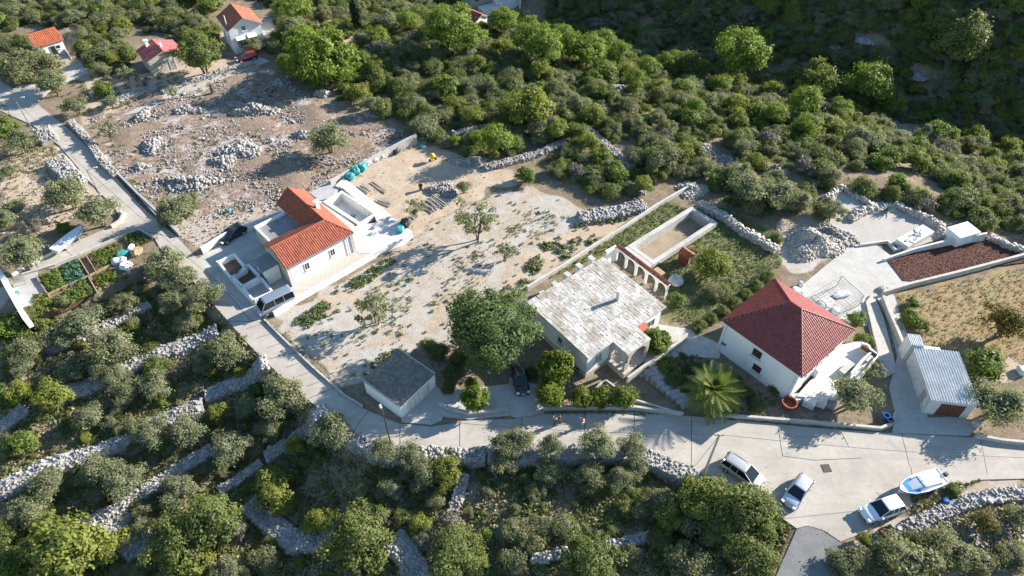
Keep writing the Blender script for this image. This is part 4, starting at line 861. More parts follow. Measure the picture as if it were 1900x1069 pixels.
# ------------------------------------------------------------------ red hip-roofed house
ZC = 5.2
cC, aC, LC, WC = rect([(1338,596),(1487,700),(1587,612),(1437,517)], ZC)
hc = thing('hip_roofed_house', 'white two-storey house with a dark red hipped tile roof', 'house', cC, aC)
mb = MB(); mb.box((0, 0, ZC/2 - 0.3), (LC - 0.8, WC - 0.8, ZC + 0.4)); mb.build('wall', 'plaster_white', hc)
r0, r1 = local(cC, aC, P(1464,568,8.55)), local(cC, aC, P(1482,580,8.55)); RZc = 8.55
ra, rbb = Vector((-0.7, 0, RZc)), Vector((0.7, 0, RZc))
k1, k2, k3, k4 = (Vector((-LC/2, -WC/2, ZC)), Vector((LC/2, -WC/2, ZC)), Vector((LC/2, WC/2, ZC)), Vector((-LC/2, WC/2, ZC)))
SL = [([k1, k2, rbb, ra], (1,0,0), (0, WC/2, RZc - ZC)), ([k3, k4, ra, rbb], (1,0,0), (0, -WC/2, RZc - ZC)), ([k2, k3, rbb], (0,1,0), (-(LC/2 - 0.7), 0, RZc - ZC)), ([k4, k1, ra], (0,1,0), (LC/2 - 0.7, 0, RZc - ZC))]
mb = MB()
for pl, e, s in SL: mb.slab(pl, 0.1)
mb.box((0, 0, ZC - 0.14), (LC - 0.1, WC - 0.1, 0.12)); rf = mb.build('roof', 'plaster_white', hc)
for i, (pl, e, s) in enumerate(SL): tiled(pl, e, s, 0.30, 0.40, 'tile_burgundy', rf, 0.05, seed=50 + i)
up_ = Vector((0, 0, 0.05)); ridge([(k1 + up_, ra + up_), (k4 + up_, ra + up_), (k2 + up_, rbb + up_), (k3 + up_, rbb + up_), (ra + up_, rbb + up_)], 'tile_burgundy', rf, 0.13)
for x, z, w_, h_ in ((-0.2, 3.75, 1.25, 1.3), (0.45, 1.55, 1.2, 1.25)): window(hc, (x, -WC/2 + 0.4, z), -math.pi/2, w_, h_, 'plaster_white', 'shutter_dark', True, 0)
window(hc, (-LC*0.40, -WC/2 + 0.4, 1.6), -math.pi/2, 0.55, 0.35, 'frame_grey', 'window_glass', False, 0)
for y in (-0.2, 0.22): window(hc, (LC/2 - 0.4, WC*y, 3.6), 0.0, 1.2, 1.3, 'plaster_white', 'shutter_dark', True, 0)
door(hc, (LC/2 - 0.4, 0.1, 1.12), 0.0, 1.0, 2.1, 'timber')
# white terrace in front of it
tp = [(1478,735),(1552,742),(1600,690),(1628,655),(1600,632),(1560,640)]
tr = thing('terrace', 'white paved terrace with low curved wall beside the red hip-roofed house', 'terrace', (cC.x, cC.y, 0))
c0 = Vector((cC.x, cC.y, 0)); mb = MB(); mb.prism([tuple((P(a, b, 1.1) - c0)[:2]) for a, b in tp], -0.3, 1.1); mb.build('floor', 'deck_white', tr)
def tw(pts, z0, z1, th, name, mat='plaster_white'):
    m2 = MB(); q = [P(a, b, z1) - c0 for a, b in pts]
    for p, r in zip(q[:-1], q[1:]): d = r - p; m2.box(((p.x+r.x)/2, (p.y+r.y)/2, (z0+z1)/2), (d.length, th, z1 - z0), math.atan2(d.y, d.x))
    return m2.build(name, mat, tr)
tw([(1580,692),(1600,668),(1618,652),(1612,640),(1600,636)], 0.4, 2.0, 0.22, 'curved_wall'); tw([(1556,742),(1582,712),(1612,680),(1632,655)], 0.3, 1.5, 0.2, 'parapet')
tw([(1562,690),(1582,672)], 1.1, 1.7, 0.7, 'bench', 'cap_concrete'); tw([(1600,640),(1628,658)], 1.5, 2.1, 0.12, 'pergola_beam', 'rust')
mb = MB(); q = P(1516,690,1.5) - c0; mb.box((q.x, q.y, 1.75), (0.6, 1.2, 1.3), aC); mb.build('chimney_block', 'plaster_white', tr)
wall_line('low pale concrete wall along the road below the red hip-roofed house', [(1330,768),(1400,773),(1500,781),(1580,788),(1635,793),(1655,785),(1662,765)], 0.5, 0.3, 'cap_concrete')
wall_line('low concrete wall along the road before the citrus trees', [(1008,754),(1100,753),(1180,754),(1268,766)], 0.6, 0.3, 'cap_concrete')
wall_line('pale sloping garden wall beside the stone stairs', [(1100,727),(1118,707),(1125,705),(1172,739),(1262,766)], 0.7, 0.2, 'cap_concrete')
wall_line('pale walled terrace edge below the arched porch', [(1165,700),(1220,660),(1262,632),(1275,618)], 1.1, 0.3, 'cap_concrete')
wall_line('shaded low wall at the driveway by the clipped citrus tree', [(812,745),(830,755),(872,765),(943,758)], 0.5, 0.3, 'cap_concrete')
wall_line('long grey wall between the dry field and the driveway', [(1640,548),(1652,580),(1668,615),(1682,650)], 0.9, 0.35, 'cap_concrete')
wall_line('long grey wall between the dark soil plot and the dry field', [(1640,540),(1690,525),(1780,503),(1860,482),(1960,455)], 0.8, 0.35, 'cap_concrete')
wall_line('white wall behind the dark soil plot', [(1640,480),(1700,460),(1760,445),(1832,432)], 1.1, 0.3, 'plaster_old', hs=[0.5,0.9,1.2,1.6])
wall_line('low kerb of the concrete drive at the garden', [(1620,545),(1608,560),(1622,620),(1640,690)], 0.35, 0.18, 'cap_concrete')
wall_line('low concrete wall at the right edge of the road', [(1812,806),(1860,815),(1960,825)], 0.6, 0.3, 'cap_concrete')
wall_line('white wall at the far left end of the vegetable garden', [(-4,500),(12,530),(46,590)], 1.4, 0.55)
wall_line('white rounded corner wall between the lane and the upper road', [(205,418),(222,408),(228,396),(222,388)], 0.5, 0.4, 'cap_concrete')
wall_line('pale kerb wall on the garden side of the boat lane', [(40,508),(100,490),(160,465),(215,441),(258,425),(282,438)], 0.35, 0.25, 'cap_concrete')
wall_line('pale kerb wall on the bush side of the boat lane', [(20,508),(60,486),(100,466)], 0.4, 0.25, 'plaster_old')
wall_line('low white edging round the gravel yard', [(1596,453),(1648,446),(1662,462),(1690,452),(1700,440)], 0.4, 0.2, 'plaster_old')
wall_line('short white wall edging the pit beside the gravel yard', [(1520,440),(1548,428),(1576,455)], 0.4, 0.25, 'cap_concrete')
# stone stairs by the palm
for k in range(8):
    a0 = P(1200 + 9*k, 693 + 8.5*k, 0.9 - 0.11*k); b0 = P(1226 + 9*k, 684 + 8.5*k, 0.9 - 0.11*k); d = b0 - a0
    t = thing('stair_step', f'pale stone garden stair beside the palm, {["first","second","third","fourth","fifth","sixth","seventh","eighth"][k]} from the top', 'step', ((a0.x+b0.x)/2, (a0.y+b0.y)/2, 0), math.atan2(d.y, d.x), 'stone stairs beside the palm')
    mb = MB(); mb.box((-d.length*0.26, 0, 0.42 - 0.055*k), (d.length*0.51, 1.0, 1.0 - 0.11*k)); mb.build('tread_stone', 'limestone', t); mb = MB(); mb.box((d.length*0.26, 0.03, 0.41 - 0.055*k), (d.length*0.49, 1.0, 1.0 - 0.11*k)); mb.build('tread_stone', 'stone_warm', t)

# ------------------------------------------------------------------ garage, shed and huts
cE, aE, LE, WE = rect([(672,705),(742,756),(806,693),(740,645)], 2.5)
g_ = thing('garage', 'small white flat-roofed garage with dark felt roof at the road bend', 'garage', cE, aE)
mb = MB(); mb.box((0, 0, 1.0), (LE - 0.2, WE - 0.2, 2.7)); mb.build('wall', 'plaster_white', g_)
mb = MB(); mb.box((0, 0, 2.44), (LE, WE, 0.14)); gr2 = mb.build('roof', 'roof_felt', g_)
for k in range(5): mb = MB(); mb.box((-LE/2 + (k + 1)*LE/6, 0, 2.516), (0.08, WE - 0.3, 0.014)); mb.build('felt_seam', 'roof_felt', gr2)
for s in (-1, 1): mb = MB(); mb.box((0, s*(WE/2 - 0.06), 2.54), (LE, 0.1, 0.06)); mb.build('roof_edge', 'cap_concrete', gr2)
mb = MB(); mb.box((LE/2 - 0.06, 0, 0.95), (0.06, WE*0.62, 1.9)); gd = mb.build('garage_door', 'plaster_old', g_)
for k in range(5): mb = MB(); mb.box((LE/2 - 0.02, -WE*0.25 + k*WE*0.125, 0.95), (0.02, 0.03, 1.86)); mb.build('door_rib', 'render_grey', gd)
cD, aD, LD, WD = rect([(1696,645),(1727,743),(1815,753),(1781,651)], 2.7)
sh = thing('corrugated_shed', 'grey rendered shed with corrugated sheet roof and rusty brown door', 'shed', cD, aD)
mb = MB(); mb.box((0, 0, 1.1), (LD - 0.35, WD - 0.35, 2.9)); mb.build('wall', 'plaster_old', sh)
nw = 17; per = WD / nw
for k in range(4):                                       # sheets laid with overlap
    xa, xb = -LD/2 + k*LD/4 - (0.1 if k else 0), -LD/2 + (k+1)*LD/4; vs = []; fs = []; m_ = nw * 6
    for i in range(m_ + 1):
        y = -WD/2 + WD * i / m_; z = 2.66 + 0.085 * math.cos(2*math.pi*i/6) + 0.012 * k
        for dz_ in (0, -0.02): vs += [(xa, y, z + dz_), (xb, y, z + dz_)]
    for i in range(m_):
        o = i*4; fs += [(o, o+1, o+5, o+4), (o+2, o+6, o+7, o+3)]
    mb = MB(); mb.add(vs, fs); mb.build('roof_sheet', 'fibre_cement', sh, smooth=True)
mb = MB(); mb.box((LD/2 - 0.16, 0.2, 1.05), (0.05, WD*0.52, 2.1)); mb.build('door', 'rust', sh)
mb = MB(); mb.box((LD*0.28, -WD/2 + 0.16, 1.0), (0.9, 0.05, 2.0)); mb.build('side_door', 'render_grey', sh)
mb = MB(); mb.box((-LD/2 - 0.9, -WD*0.42, 1.3), (1.8, 1.4, 3.0)); mb.build('lean_to', 'plaster_old', sh)
mb = MB()
for k in range(7): mb.tube((-LD/2 - 1.8, -WD*0.42 - 0.66 + k*0.22, 2.86), (-LD/2 - 0.05, -WD*0.42 - 0.66 + k*0.22, 2.86), 0.09, n=6)
mb.build('lean_to_roof', 'fibre_cement', sh)
mb = MB(); mb.box((-LD/2 - 0.9, WD*0.12, 0.6), (1.6, 1.9, 1.2)); mb.build('water_tank', 'galvanised', sh)

def gable_px(name, label, pxs, ze, rise, tile, base=None, **kw):
    c, ang, L, W = rect(pxs, ze); t = thing(name, label, 'house', c, ang); r = gable(t, L, W, ze, ze + rise, tile, **kw); return t, r, L, W
t, r, L, W = gable_px('gabled_house', 'white gabled house with weathered brown and orange tile roof at the top left', [(399,30),(424,61),(485,42),(466,18)], 4.8, 1.9, 'tile_old', tw=0.36, tl=0.45)
window(t, (L/2 - 0.35, -0.3, 4.6), 0.0, 0.9, 0.9, 'plaster_white', 'shutter_green', True, 0)
for y in (-0.25, 0.2): window(t, (L/2 - 0.35, W*y, 2.2), 0.0, 1.0, 1.2, 'plaster_white', 'shutter_green')
for x in (-0.2, 0.2): window(t, (L*x, -W/2 + 0.35, 2.4), -math.pi/2, 0.9, 1.1)
for y in (-0.2, 0.12): mb = MB(); mb.slab([(L/2 - 0.34, W*y - 0.9, 3.2), (L/2 - 0.34, W*y + 0.9, 3.2), (L/2 + 0.6, W*y + 0.9, 2.9), (L/2 + 0.6, W*y - 0.9, 2.9)], 0.06); mb.build('canopy', 'plaster_white', t)
mb = MB(); mb.tube((L*0.25, -W*0.42, 4.5), (L*0.25, -W*0.42, 7.2), 0.09); mb.build('flue', 'plaster_white', t)
mb = MB(); mb.box((-0.2, W/2 + 1.6, 0.75), (L*0.95, 3.2, 1.5)); mb.build('side_terrace', 'stone_warm', t)
mb = MB(); mb.box((-0.2, W/2 + 3.15, 1.95), (L*0.95, 0.08, 0.08)); mb.box((L*0.475 - 0.2, W/2 + 1.6, 1.95), (0.08, 3.0, 0.08))
for k in range(7): mb.box((-L*0.475 - 0.2 + k*L*0.158, W/2 + 3.15, 1.7), (0.07, 0.07, 0.5))
mb.build('railing', 'timber', t)
t, r, L, W = gable_px('pink_roofed_hut', 'small stone hut with a pink-red sheet tile roof above the cleared plot', [(256,96),(271,118),(335,96),(322,71)], 2.9, 1.2, 'tile_pink', wall='stone_warm', tw=0.4, tl=0.6)
window(t, (L/2 - 0.35, -W*0.2, 1.6), 0.0, 0.9, 1.0, 'plaster_white', 'timber'); door(t, (L/2 - 0.35, W*0.12, 0.0), 0.0, 0.95, 2.0, 'timber_grey')
mb = MB(); mb.box((-L*0.3, -W*0.2, 4.0), (0.6, 0.6, 1.6)); mb.box((-L*0.3, -W*0.2, 4.85), (0.8, 0.8, 0.1)); mb.build('chimney', 'plaster_white', t)
mb = MB(); mb.box((L*0.12, W*0.06, 4.3), (0.5, 0.4, 0.8)); mb.build('vent_stack', 'plaster_white', t)
A_, B_, R_ = P(65,90,3.3), P(118,74.5,3.3), P(52,64.6,4.7); d = B_ - A_; ang = math.atan2(d.y, d.x); n_ = Vector((-math.sin(ang), math.cos(ang), 0)); hw = abs((R_ - A_).dot(n_)); hw = min(max(hw, 2.0), 3.4)
cF = (A_ + B_) / 2 + n_ * hw; t = thing('orange_roofed_hut', 'small white hut with bright orange tile roof at the far left', 'house', (cF.x, cF.y, 0), ang)
gable(t, d.length, hw*2, 3.3, 4.7, 'tile_bright', tw=0.32, tl=0.42, over=0.25)
door(t, (d.length*0.05, -hw + 0.25, 0.6), -math.pi/2, 0.95, 2.1, 'window_glass', 'timber_grey'); window(t, (d.length*0.22, -hw + 0.25, 2.3), -math.pi/2, 0.9, 0.7, 'plaster_white', 'window_glass', True, 0)
mb = MB(); mb.box((0.3, -hw - 0.9, 0.1), (d.length + 0.4, 2.2, 0.9)); mb.build('porch_floor', 'stone_warm', t); mb = MB(); mb.box((d.length*0.4, -hw - 0.6, 0.9), (0.2, 3.0, 1.3)); mb.build('side_wall', 'stone_warm', t)

# houses in the valley beyond the pines
def block(name, label, px, w, d, h, rz, mat, wins=2, roof=None, arched=False):
    p = T(*px); t = thing(name, label, 'house', (p.x, p.y, p.z - 0.6), rz)
    mb = MB(); mb.box((0, 0, h/2), (w, d, h)); mb.build('wall', mat, t); mb = MB(); mb.box((0, 0, h + 0.08), (w + 0.3, d + 0.3, 0.16)); mb.build('roof', roof or 'cap_concrete', t)
    for k in range(wins): window(t, (-w/2 + w*(k + 0.5)/wins, -d/2, h*0.6), -math.pi/2, 0.9, 1.2, 'frame_grey', 'shutter_dark', True, 0)
    for k in range(2): window(t, (-w/2, -d/4 + k*d/2, h*0.6), math.pi, 0.9, 1.2)
    if arched:
        mb = MB(); arch_wall(mb, -w*0.4, w*0.4, 0.0, h*0.45, h*0.85, -d/2 - 0.9, 0.3); mb.build('arch', mat, t)
    return t
block('valley_house', 'grey stone valley house with brown shutters at the top centre', (893,8), 8.0, 7.0, 6.5, 0.45, 'stone_warm', 3)
block('valley_house', 'white block house with an arch in the valley at the top', (935,5), 7.0, 6.0, 6.5, 0.45, 'plaster_white', 1, 'deck_white', True)
block('valley_house', 'low white flat annex below the valley houses', (915,28), 6.5, 3.5, 2.6, 0.5, 'plaster_white', 1, 'deck_white')
block('valley_house', 'shaded dark house with flat roof left of the valley houses', (815,-2), 8.0, 6.0, 4.5, 0.3, 'render_grey', 3, 'flat_roof_grey')
p = T(880,48); t = thing('valley_hut', 'small hut with a brick-red gable roof among the valley pines', 'house', (p.x, p.y, p.z - 0.3), -0.75); gable(t, 5.5, 4.5, 2.6, 3.8, 'tile_old', tw=0.36, tl=0.45); window(t, (2.4, 0, 1.6), 0.0, 0.8, 0.9)

for hh, pts in ((house, [(LA - 0.5, Y(0.18)), (1.2, Y(0.18))]), (hb, [(-L2/2 + 1.2, -W2b/2 + 0.28), (L2/2 - 0.5, -W2b/2 + 0.28)]), (hc, [(-LC/2 + 0.7, -WC/2 + 0.33), (LC/2 - 0.7, -WC/2 + 0.33)])):
    for x_, y_ in pts: mb = MB(); mb.tube((x_, y_, -0.1), (x_, y_, 3.3 if hh is not hc else 5.0), 0.05, n=8); mb.build('downpipe', 'metal_grey' if hh is house else 'plaster_old', hh)

# ------------------------------------------------------------------ vegetation
def leaves_np(cent, out, size, rng, up=0.35, long=1.5, jit=0.8):
    n = len(cent); nrm = out + np.array([0, 0, up]) + rng.normal(0, jit * 0.7, (n, 3)); nrm /= np.linalg.norm(nrm, axis=1)[:, None] + 1e-9
    r = rng.normal(0, 1, (n, 3)); a = np.cross(nrm, r); a /= np.linalg.norm(a, axis=1)[:, None] + 1e-9; b = np.cross(nrm, a)
    s = np.asarray(size)[:, None] if np.ndim(size) else size
    k = s * rng.uniform(0.7, 1.3, (n, 1))
    v = np.stack([cent - a * k * long * 0.5, cent + b * k * 0.5 + nrm * k * 0.12, cent + a * k * long * 0.5, cent - b * k * 0.5 + nrm * k * 0.12], 1)
    f = np.arange(n * 4).reshape(n, 4)
    return v.reshape(-1, 3), f
def crown(seed, zc, rz, nclump, per, leaf, crad, mat, hollow=0.5, low=-0.5, core=0.62, rx=0.5, squash=0.8, up=0.35, lobes=0.18, shape=None, long=1.5, jit=0.8):
    """a crown of unit width: leafy clumps spread through an uneven volume, leaf by leaf"""
    rng = np.random.default_rng(seed); ph = rng.uniform(0, 6.28, 6)
    def R(d):
        return 1 + lobes * (np.sin(3*np.arctan2(d[:,1], d[:,0]) + ph[0]) * 0.5 + np.sin(5*np.arctan2(d[:,1], d[:,0]) + 4*d[:,2] + ph[1]) * 0.5 + 0.5*np.sin(6*d[:,2] + ph[2]))
    d = rng.normal(0, 1, (nclump * 4, 3)); d /= np.linalg.norm(d, axis=1)[:, None]; d = d[d[:, 2] > low][:nclump]
    rad = (hollow + (1 - hollow) * rng.uniform(0, 1, len(d)) ** 0.5) * R(d) * (1 - crad * 0.7)
    ext = np.array([rx, rx, rz]); C = d * rad[:, None] * ext
    if shape is not None: C = shape(C)
    tc = rng.uniform(0, 1, len(d))
    m = len(C) * per; ci = np.repeat(np.arange(len(C)), per)
    e = rng.normal(0, 1, (m, 3)); e /= np.linalg.norm(e, axis=1)[:, None]; e[:, 2] = np.where(e[:, 2] < -0.4, -e[:, 2], e[:, 2])
    rr = (rng.uniform(0.45, 1.05, m) + (rng.uniform(0, 1, m) < 0.10) * rng.uniform(0.1, 0.6, m))[:, None]; cr = (crad * rx * rng.uniform(0.7, 1.3, len(C)))[ci][:, None]
    pos = C[ci] + e * rr * cr * np.array([1, 1, squash]); pos[:, 2] += zc
    out = e * 0.8 + (d[ci] * 0.5)
    v, f = leaves_np(pos, out, leaf * rng.uniform(0.62, 1.45, len(C))[ci], rng, up, long, jit)
    tint = np.repeat(np.clip(tc[ci] * 0.55 + rng.uniform(0, 0.45, m), 0, 1), 4)
    V, F, Tn = [v], [f], [tint]
    if core > 0:
        nu, nv = 12, 7; vs = []
        for j in range(nv + 1):
            th = math.pi * j / nv
            for i in range(nu):
                a = 2 * math.pi * i / nu; dd = np.array([[math.sin(th)*math.cos(a), math.sin(th)*math.sin(a), math.cos(th)]])
                q = dd[0] * R(dd)[0] * core * rng.uniform(0.8, 1.1) * ext; q[2] = max(q[2], low * rz) + zc; vs.append(q)
        fs = [(j*nu + i, (j+1)*nu + i, (j+1)*nu + (i+1) % nu, j*nu + (i+1) % nu) for j in range(nv) for i in range(nu)]
        F.append(np.array(fs) + len(v)); V.append(np.array(vs)); Tn.append(np.zeros(len(vs)))
    return mesh_np('crown', np.concatenate(V), np.concatenate(F), mat, np.concatenate(Tn)), C + np.array([0, 0, zc])
def trunk_mesh(C, zfork, r, seed, nb=6, stems=1, base_spread=0.0):
    rng = random.Random(seed); mb = MB()
    for s in range(stems):
        a = 6.28 * s / stems + 0.5; b0 = Vector((base_spread * math.cos(a), base_spread * math.sin(a), -0.08)); top = Vector((rng.uniform(-.05, .05) + b0.x * 1.6, rng.uniform(-.05, .05) + b0.y * 1.6, zfork))
        mid = b0.lerp(top, 0.5) + Vector((rng.uniform(-.03, .03), rng.uniform(-.03, .03), 0))
        mb.tube(b0, mid, r, r * 0.8, 7); mb.tube(mid, top, r * 0.8, r * 0.65, 7)
        for k in range(nb):
            c = Vector(C[rng.randrange(len(C))]); q = top.lerp(c, 0.5) + Vector((0, 0, 0.03))
            mb.tube(top, q, r * 0.5, r * 0.32, 5); mb.tube(q, c, r * 0.32, r * 0.12, 5)
    return mb.mesh('trunk', 'bark', True)
KIND = {}
def proto(kind, nvar, h, **kw):
    tr = kw.pop('trunk'); lst = []
    for i in range(nvar):
        me, C = crown(1000 + 17 * i + len(KIND) * 131, **kw); lst.append((me, trunk_mesh(C, tr[0], tr[1], i, tr[2], tr[3], tr[4])))
    KIND[kind] = (lst, h)
proto('olive', 4, 0.74, zc=0.44, rz=0.32, nclump=54, per=110, leaf=0.028, crad=0.32, mat='leaf_olive', hollow=0.35, low=-0.55, core=0.45, lobes=0.36, trunk=(0.2, 0.035, 6, 2, 0.03), long=1.8, jit=1.0)
proto('olive_thin', 3, 0.95, zc=0.60, rz=0.36, nclump=26, per=60, leaf=0.030, crad=0.24, mat='leaf_olive', hollow=0.55, low=-0.5, core=0.0, lobes=0.45, trunk=(0.25, 0.025, 12, 2, 0.03), long=2.0, jit=1.0)
proto('pine', 3, 1.05, zc=0.62, rz=0.42, nclump=60, per=85, leaf=0.027, crad=0.30, mat='leaf_pine', hollow=0.5, low=-0.6, core=0.5, lobes=0.30, squash=0.75, up=0.6, trunk=(0.4, 0.035, 8, 1, 0.0), long=1.8)
proto('macchia', 5, 0.55, zc=0.16, rz=0.40, nclump=48, per=100, leaf=0.030, crad=0.34, mat='leaf_macchia', hollow=0.6, low=-0.35, core=0.66, lobes=0.26, trunk=(0.1, 0.02, 3, 2, 0.05))
proto('greymac', 4, 0.60, zc=0.18, rz=0.42, nclump=46, per=100, leaf=0.028, crad=0.34, mat='leaf_greymac', hollow=0.55, low=-0.35, core=0.62, lobes=0.30, trunk=(0.1, 0.02, 3, 2, 0.05), long=1.8)
proto('citrus', 3, 0.95, zc=0.52, rz=0.44, nclump=52, per=80, leaf=0.045, crad=0.30, mat='leaf_citrus', hollow=0.55, low=-0.7, core=0.62, lobes=0.18, trunk=(0.2, 0.03, 5, 1, 0.0))
proto('carob', 1, 0.85, zc=0.46, rz=0.42, nclump=150, per=120, leaf=0.0165, crad=0.20, mat='leaf_carob', hollow=0.6, low=-0.6, core=0.66, lobes=0.22, trunk=(0.18, 0.03, 9, 2, 0.03))
proto('yellowing', 3, 0.80, zc=0.42, rz=0.38, nclump=46, per=78, leaf=0.036, crad=0.30, mat='leaf_yellow', hollow=0.5, low=-0.6, core=0.5, lobes=0.3, trunk=(0.2, 0.03, 6, 2, 0.03))
proto('brown', 2, 0.85, zc=0.46, rz=0.38, nclump=46, per=70, leaf=0.032, crad=0.28, mat='leaf_brown', hollow=0.4, low=-0.6, core=0.35, lobes=0.35, trunk=(0.2, 0.03, 9, 2, 0.03))
proto('lush', 3, 0.65, zc=0.30, rz=0.36, nclump=46, per=75, leaf=0.042, crad=0.32, mat='leaf_lush', hollow=0.55, low=-0.5, core=0.62, lobes=0.25, trunk=(0.15, 0.025, 5, 2, 0.03))
proto('twiggy', 2, 0.60, zc=0.24, rz=0.36, nclump=40, per=70, leaf=0.018, crad=0.32, mat='twig_dry', hollow=0.2, low=-0.5, core=0.0, lobes=0.3, trunk=(0.1, 0.018, 14, 3, 0.06), long=5.0, jit=1.4)
proto('broad', 2, 0.80, zc=0.42, rz=0.38, nclump=90, per=90, leaf=0.026, crad=0.24, mat='leaf_broad', hollow=0.55, low=-0.6, core=0.62, lobes=0.34, trunk=(0.2, 0.03, 8, 2, 0.03))
proto('broad_yellow', 2, 0.80, zc=0.42, rz=0.38, nclump=90, per=90, leaf=0.026, crad=0.24, mat='leaf_pine', hollow=0.55, low=-0.6, core=0.62, lobes=0.3, trunk=(0.2, 0.03, 8, 2, 0.03))
def cyp(C): C = C.copy(); k = np.clip((C[:, 2] + 1.7) / 3.4, 0, 1); C[:, :2] *= (np.sin(np.clip(k, 0.06, 1) ** 0.6 * math.pi) * 0.9 + 0.1)[:, None]; return C
proto('cypress', 1, 3.4, zc=1.75, rz=1.65, nclump=120, per=50, leaf=0.075, crad=0.30, mat='leaf_cypress', hollow=0.5, low=-1, core=0.0, lobes=0.1, shape=cyp, trunk=(1.2, 0.06, 10, 1, 0.0))

WORDS = {'olive': ('olive_tree', 'grey-green olive tree', 'olive tree'), 'olive_thin': ('olive_tree', 'sparse open olive tree', 'olive tree'), 'pine': ('pine_tree', 'bright green pine', 'pine tree'),
 'macchia': ('evergreen_shrub', 'dark evergreen shrub', 'shrub'), 'greymac': ('scrub_bush', 'grey-green scrub bush', 'bush'), 'citrus': ('citrus_tree', 'glossy green citrus tree', 'citrus tree'), 'carob': ('carob_tree', 'huge dark round-crowned tree', 'tree'),
 'yellowing': ('yellowing_bush', 'yellow-green bush', 'bush'), 'brown': ('autumn_tree', 'brown autumn tree', 'tree'), 'lush': ('leafy_bush', 'fresh green leafy bush', 'bush'), 'twiggy': ('dry_bush', 'leafless grey dry bush', 'bush'),
 'broad': ('broadleaf_tree', 'large green broadleaf tree', 'tree'), 'broad_yellow': ('broadleaf_tree', 'large yellow-green broadleaf tree', 'tree'), 'cypress': ('cypress_tree', 'slim dark cypress', 'cypress')}
LAND = [((60,480),'beside the lane with the small boat'),((60,330),'on the sandy left terraces'),((40,250),'left of the upper road'),((150,180),'between upper road and orange-roofed hut'),((240,150),'below the pink-roofed hut'),((420,80),'beside the white gabled house'),
 ((330,390),'at the roadside below the cleared plot'),((600,260),'on the cleared stony plot'),((570,60),'beyond the parked red car'),((100,20),'behind the orange-roofed hut'),((250,40),'behind the pink-roofed hut'),
 ((330,530),'at the road bend by the garden'),((120,600),'below the vegetable garden'),((250,680),'on the upper left terraces'),((60,720),'at the left edge of the terraces'),((420,680),'left of the road curve'),((180,790),'on the middle left terraces'),((330,800),'between two left terrace walls'),
 ((500,760),'inside the road curve'),((80,930),'on the lower left terraces'),((330,960),'at the lower left of the picture'),((130,1040),'in the bottom left corner'),((500,930),'near the bent stone heap-wall'),((640,1000),'at the bottom left of centre'),((650,830),'below the street lamp'),
 ((800,870),'under the road opposite the driveway'),((960,840),'along the road edge opposite the walkers'),((1130,850),'along the road edge opposite the palm'),((850,1010),'at the bottom centre'),((1000,980),'on the bottom slope right of centre'),((1100,1040),'at the bottom edge right of centre'),
 ((1320,960),'below the parked champagne car'),((1400,1030),'beside the asphalt lane'),((1600,1010),'beside the white parked car'),((1750,1020),'in the bottom right corner'),((1590,720),'in front of the red hip-roofed house'),((1840,720),'right of the corrugated shed'),((1700,590),'in the dry field'),((1870,600),'at the right edge of the field'),
 ((880,745),'beside the driveway by the garage'),((1040,710),'in front of the stone-roofed house'),((1120,740),'behind the roadside garden wall'),((1220,630),'in the walled garden of the stone-roofed house'),((915,610),'between garage and stone-roofed house'),((700,580),'on the pale gravel plot'),((900,420),'on the upper gravel plot'),((820,360),'on the sandy building yard'),
 ((1320,500),'in the garden behind the stone-roofed house'),((1370,560),'along the hedge beside the red hip roof'),((1600,610),'behind the red hip roof'),((1420,365),'above the rubble heap'),((1530,380),'beside the raised gravel terrace'),
 ((830,60),'on the ridge near the valley houses'),((1000,90),'in the pine group above centre'),((1120,100),'in the pine group right of the valley houses'),((1375,110),'standing tall above the thicket'),((1500,210),'in the thicket above the gravel yard'),((1620,160),'at the edge of the shaded valley'),((1790,90),'on the shaded valley slope'),
 ((920,260),'at the thicket edge above the gravel plot'),((980,320),'at the head of the gravel plot'),((980,200),'in the thicket above centre'),((1280,130),'in the thicket right of centre'),((660,30),'at the top left of centre'),((1100,320),'in the scrub above the concrete pool'),((1230,300),'in the scrub right of the pines'),((720,200),'at the thicket edge beside the cleared plot')]
TREES = []
ORD = ['first', 'second', 'third', 'fourth', 'fifth', 'sixth', 'seventh', 'eighth', 'ninth', 'tenth', 'eleventh', 'twelfth']
def plant(kind, cx, cy, w, hs=1.0, seed=None, group=None):
    lst, h = KIND[kind]; hm = 0.0; p = T(cx, cy)
    if kind == 'olive': w *= 0.87
    if kind == 'pine': w *= 1.1
    for _ in range(3):
        wm = w * depth_of(p) / FPX; hm = wm * h * hs; p = T(cx, cy, hm * 0.5)
    i = len(TREES) if seed is None else seed
    me, tm = lst[i % len(lst)]; nm, words, cat = WORDS[kind]
    place = min(LAND, key=lambda q: math.hypot(q[0][0] - cx, q[0][1] - cy))[1]
    o = thing(nm, words, cat, (p.x, p.y, zg(p.x, p.y) - 0.05), (i * 2.399) % 6.283); o.scale = (wm, wm, wm * hs)
    link('crown', me, o); link('trunk', tm, o)
    TREES.append([o, words, place, cx]); return o
def plants(kind, lst, hs=1.0):
    for q in lst: plant(kind, q[0], q[1], q[2], q[3] if len(q) > 3 else hs)
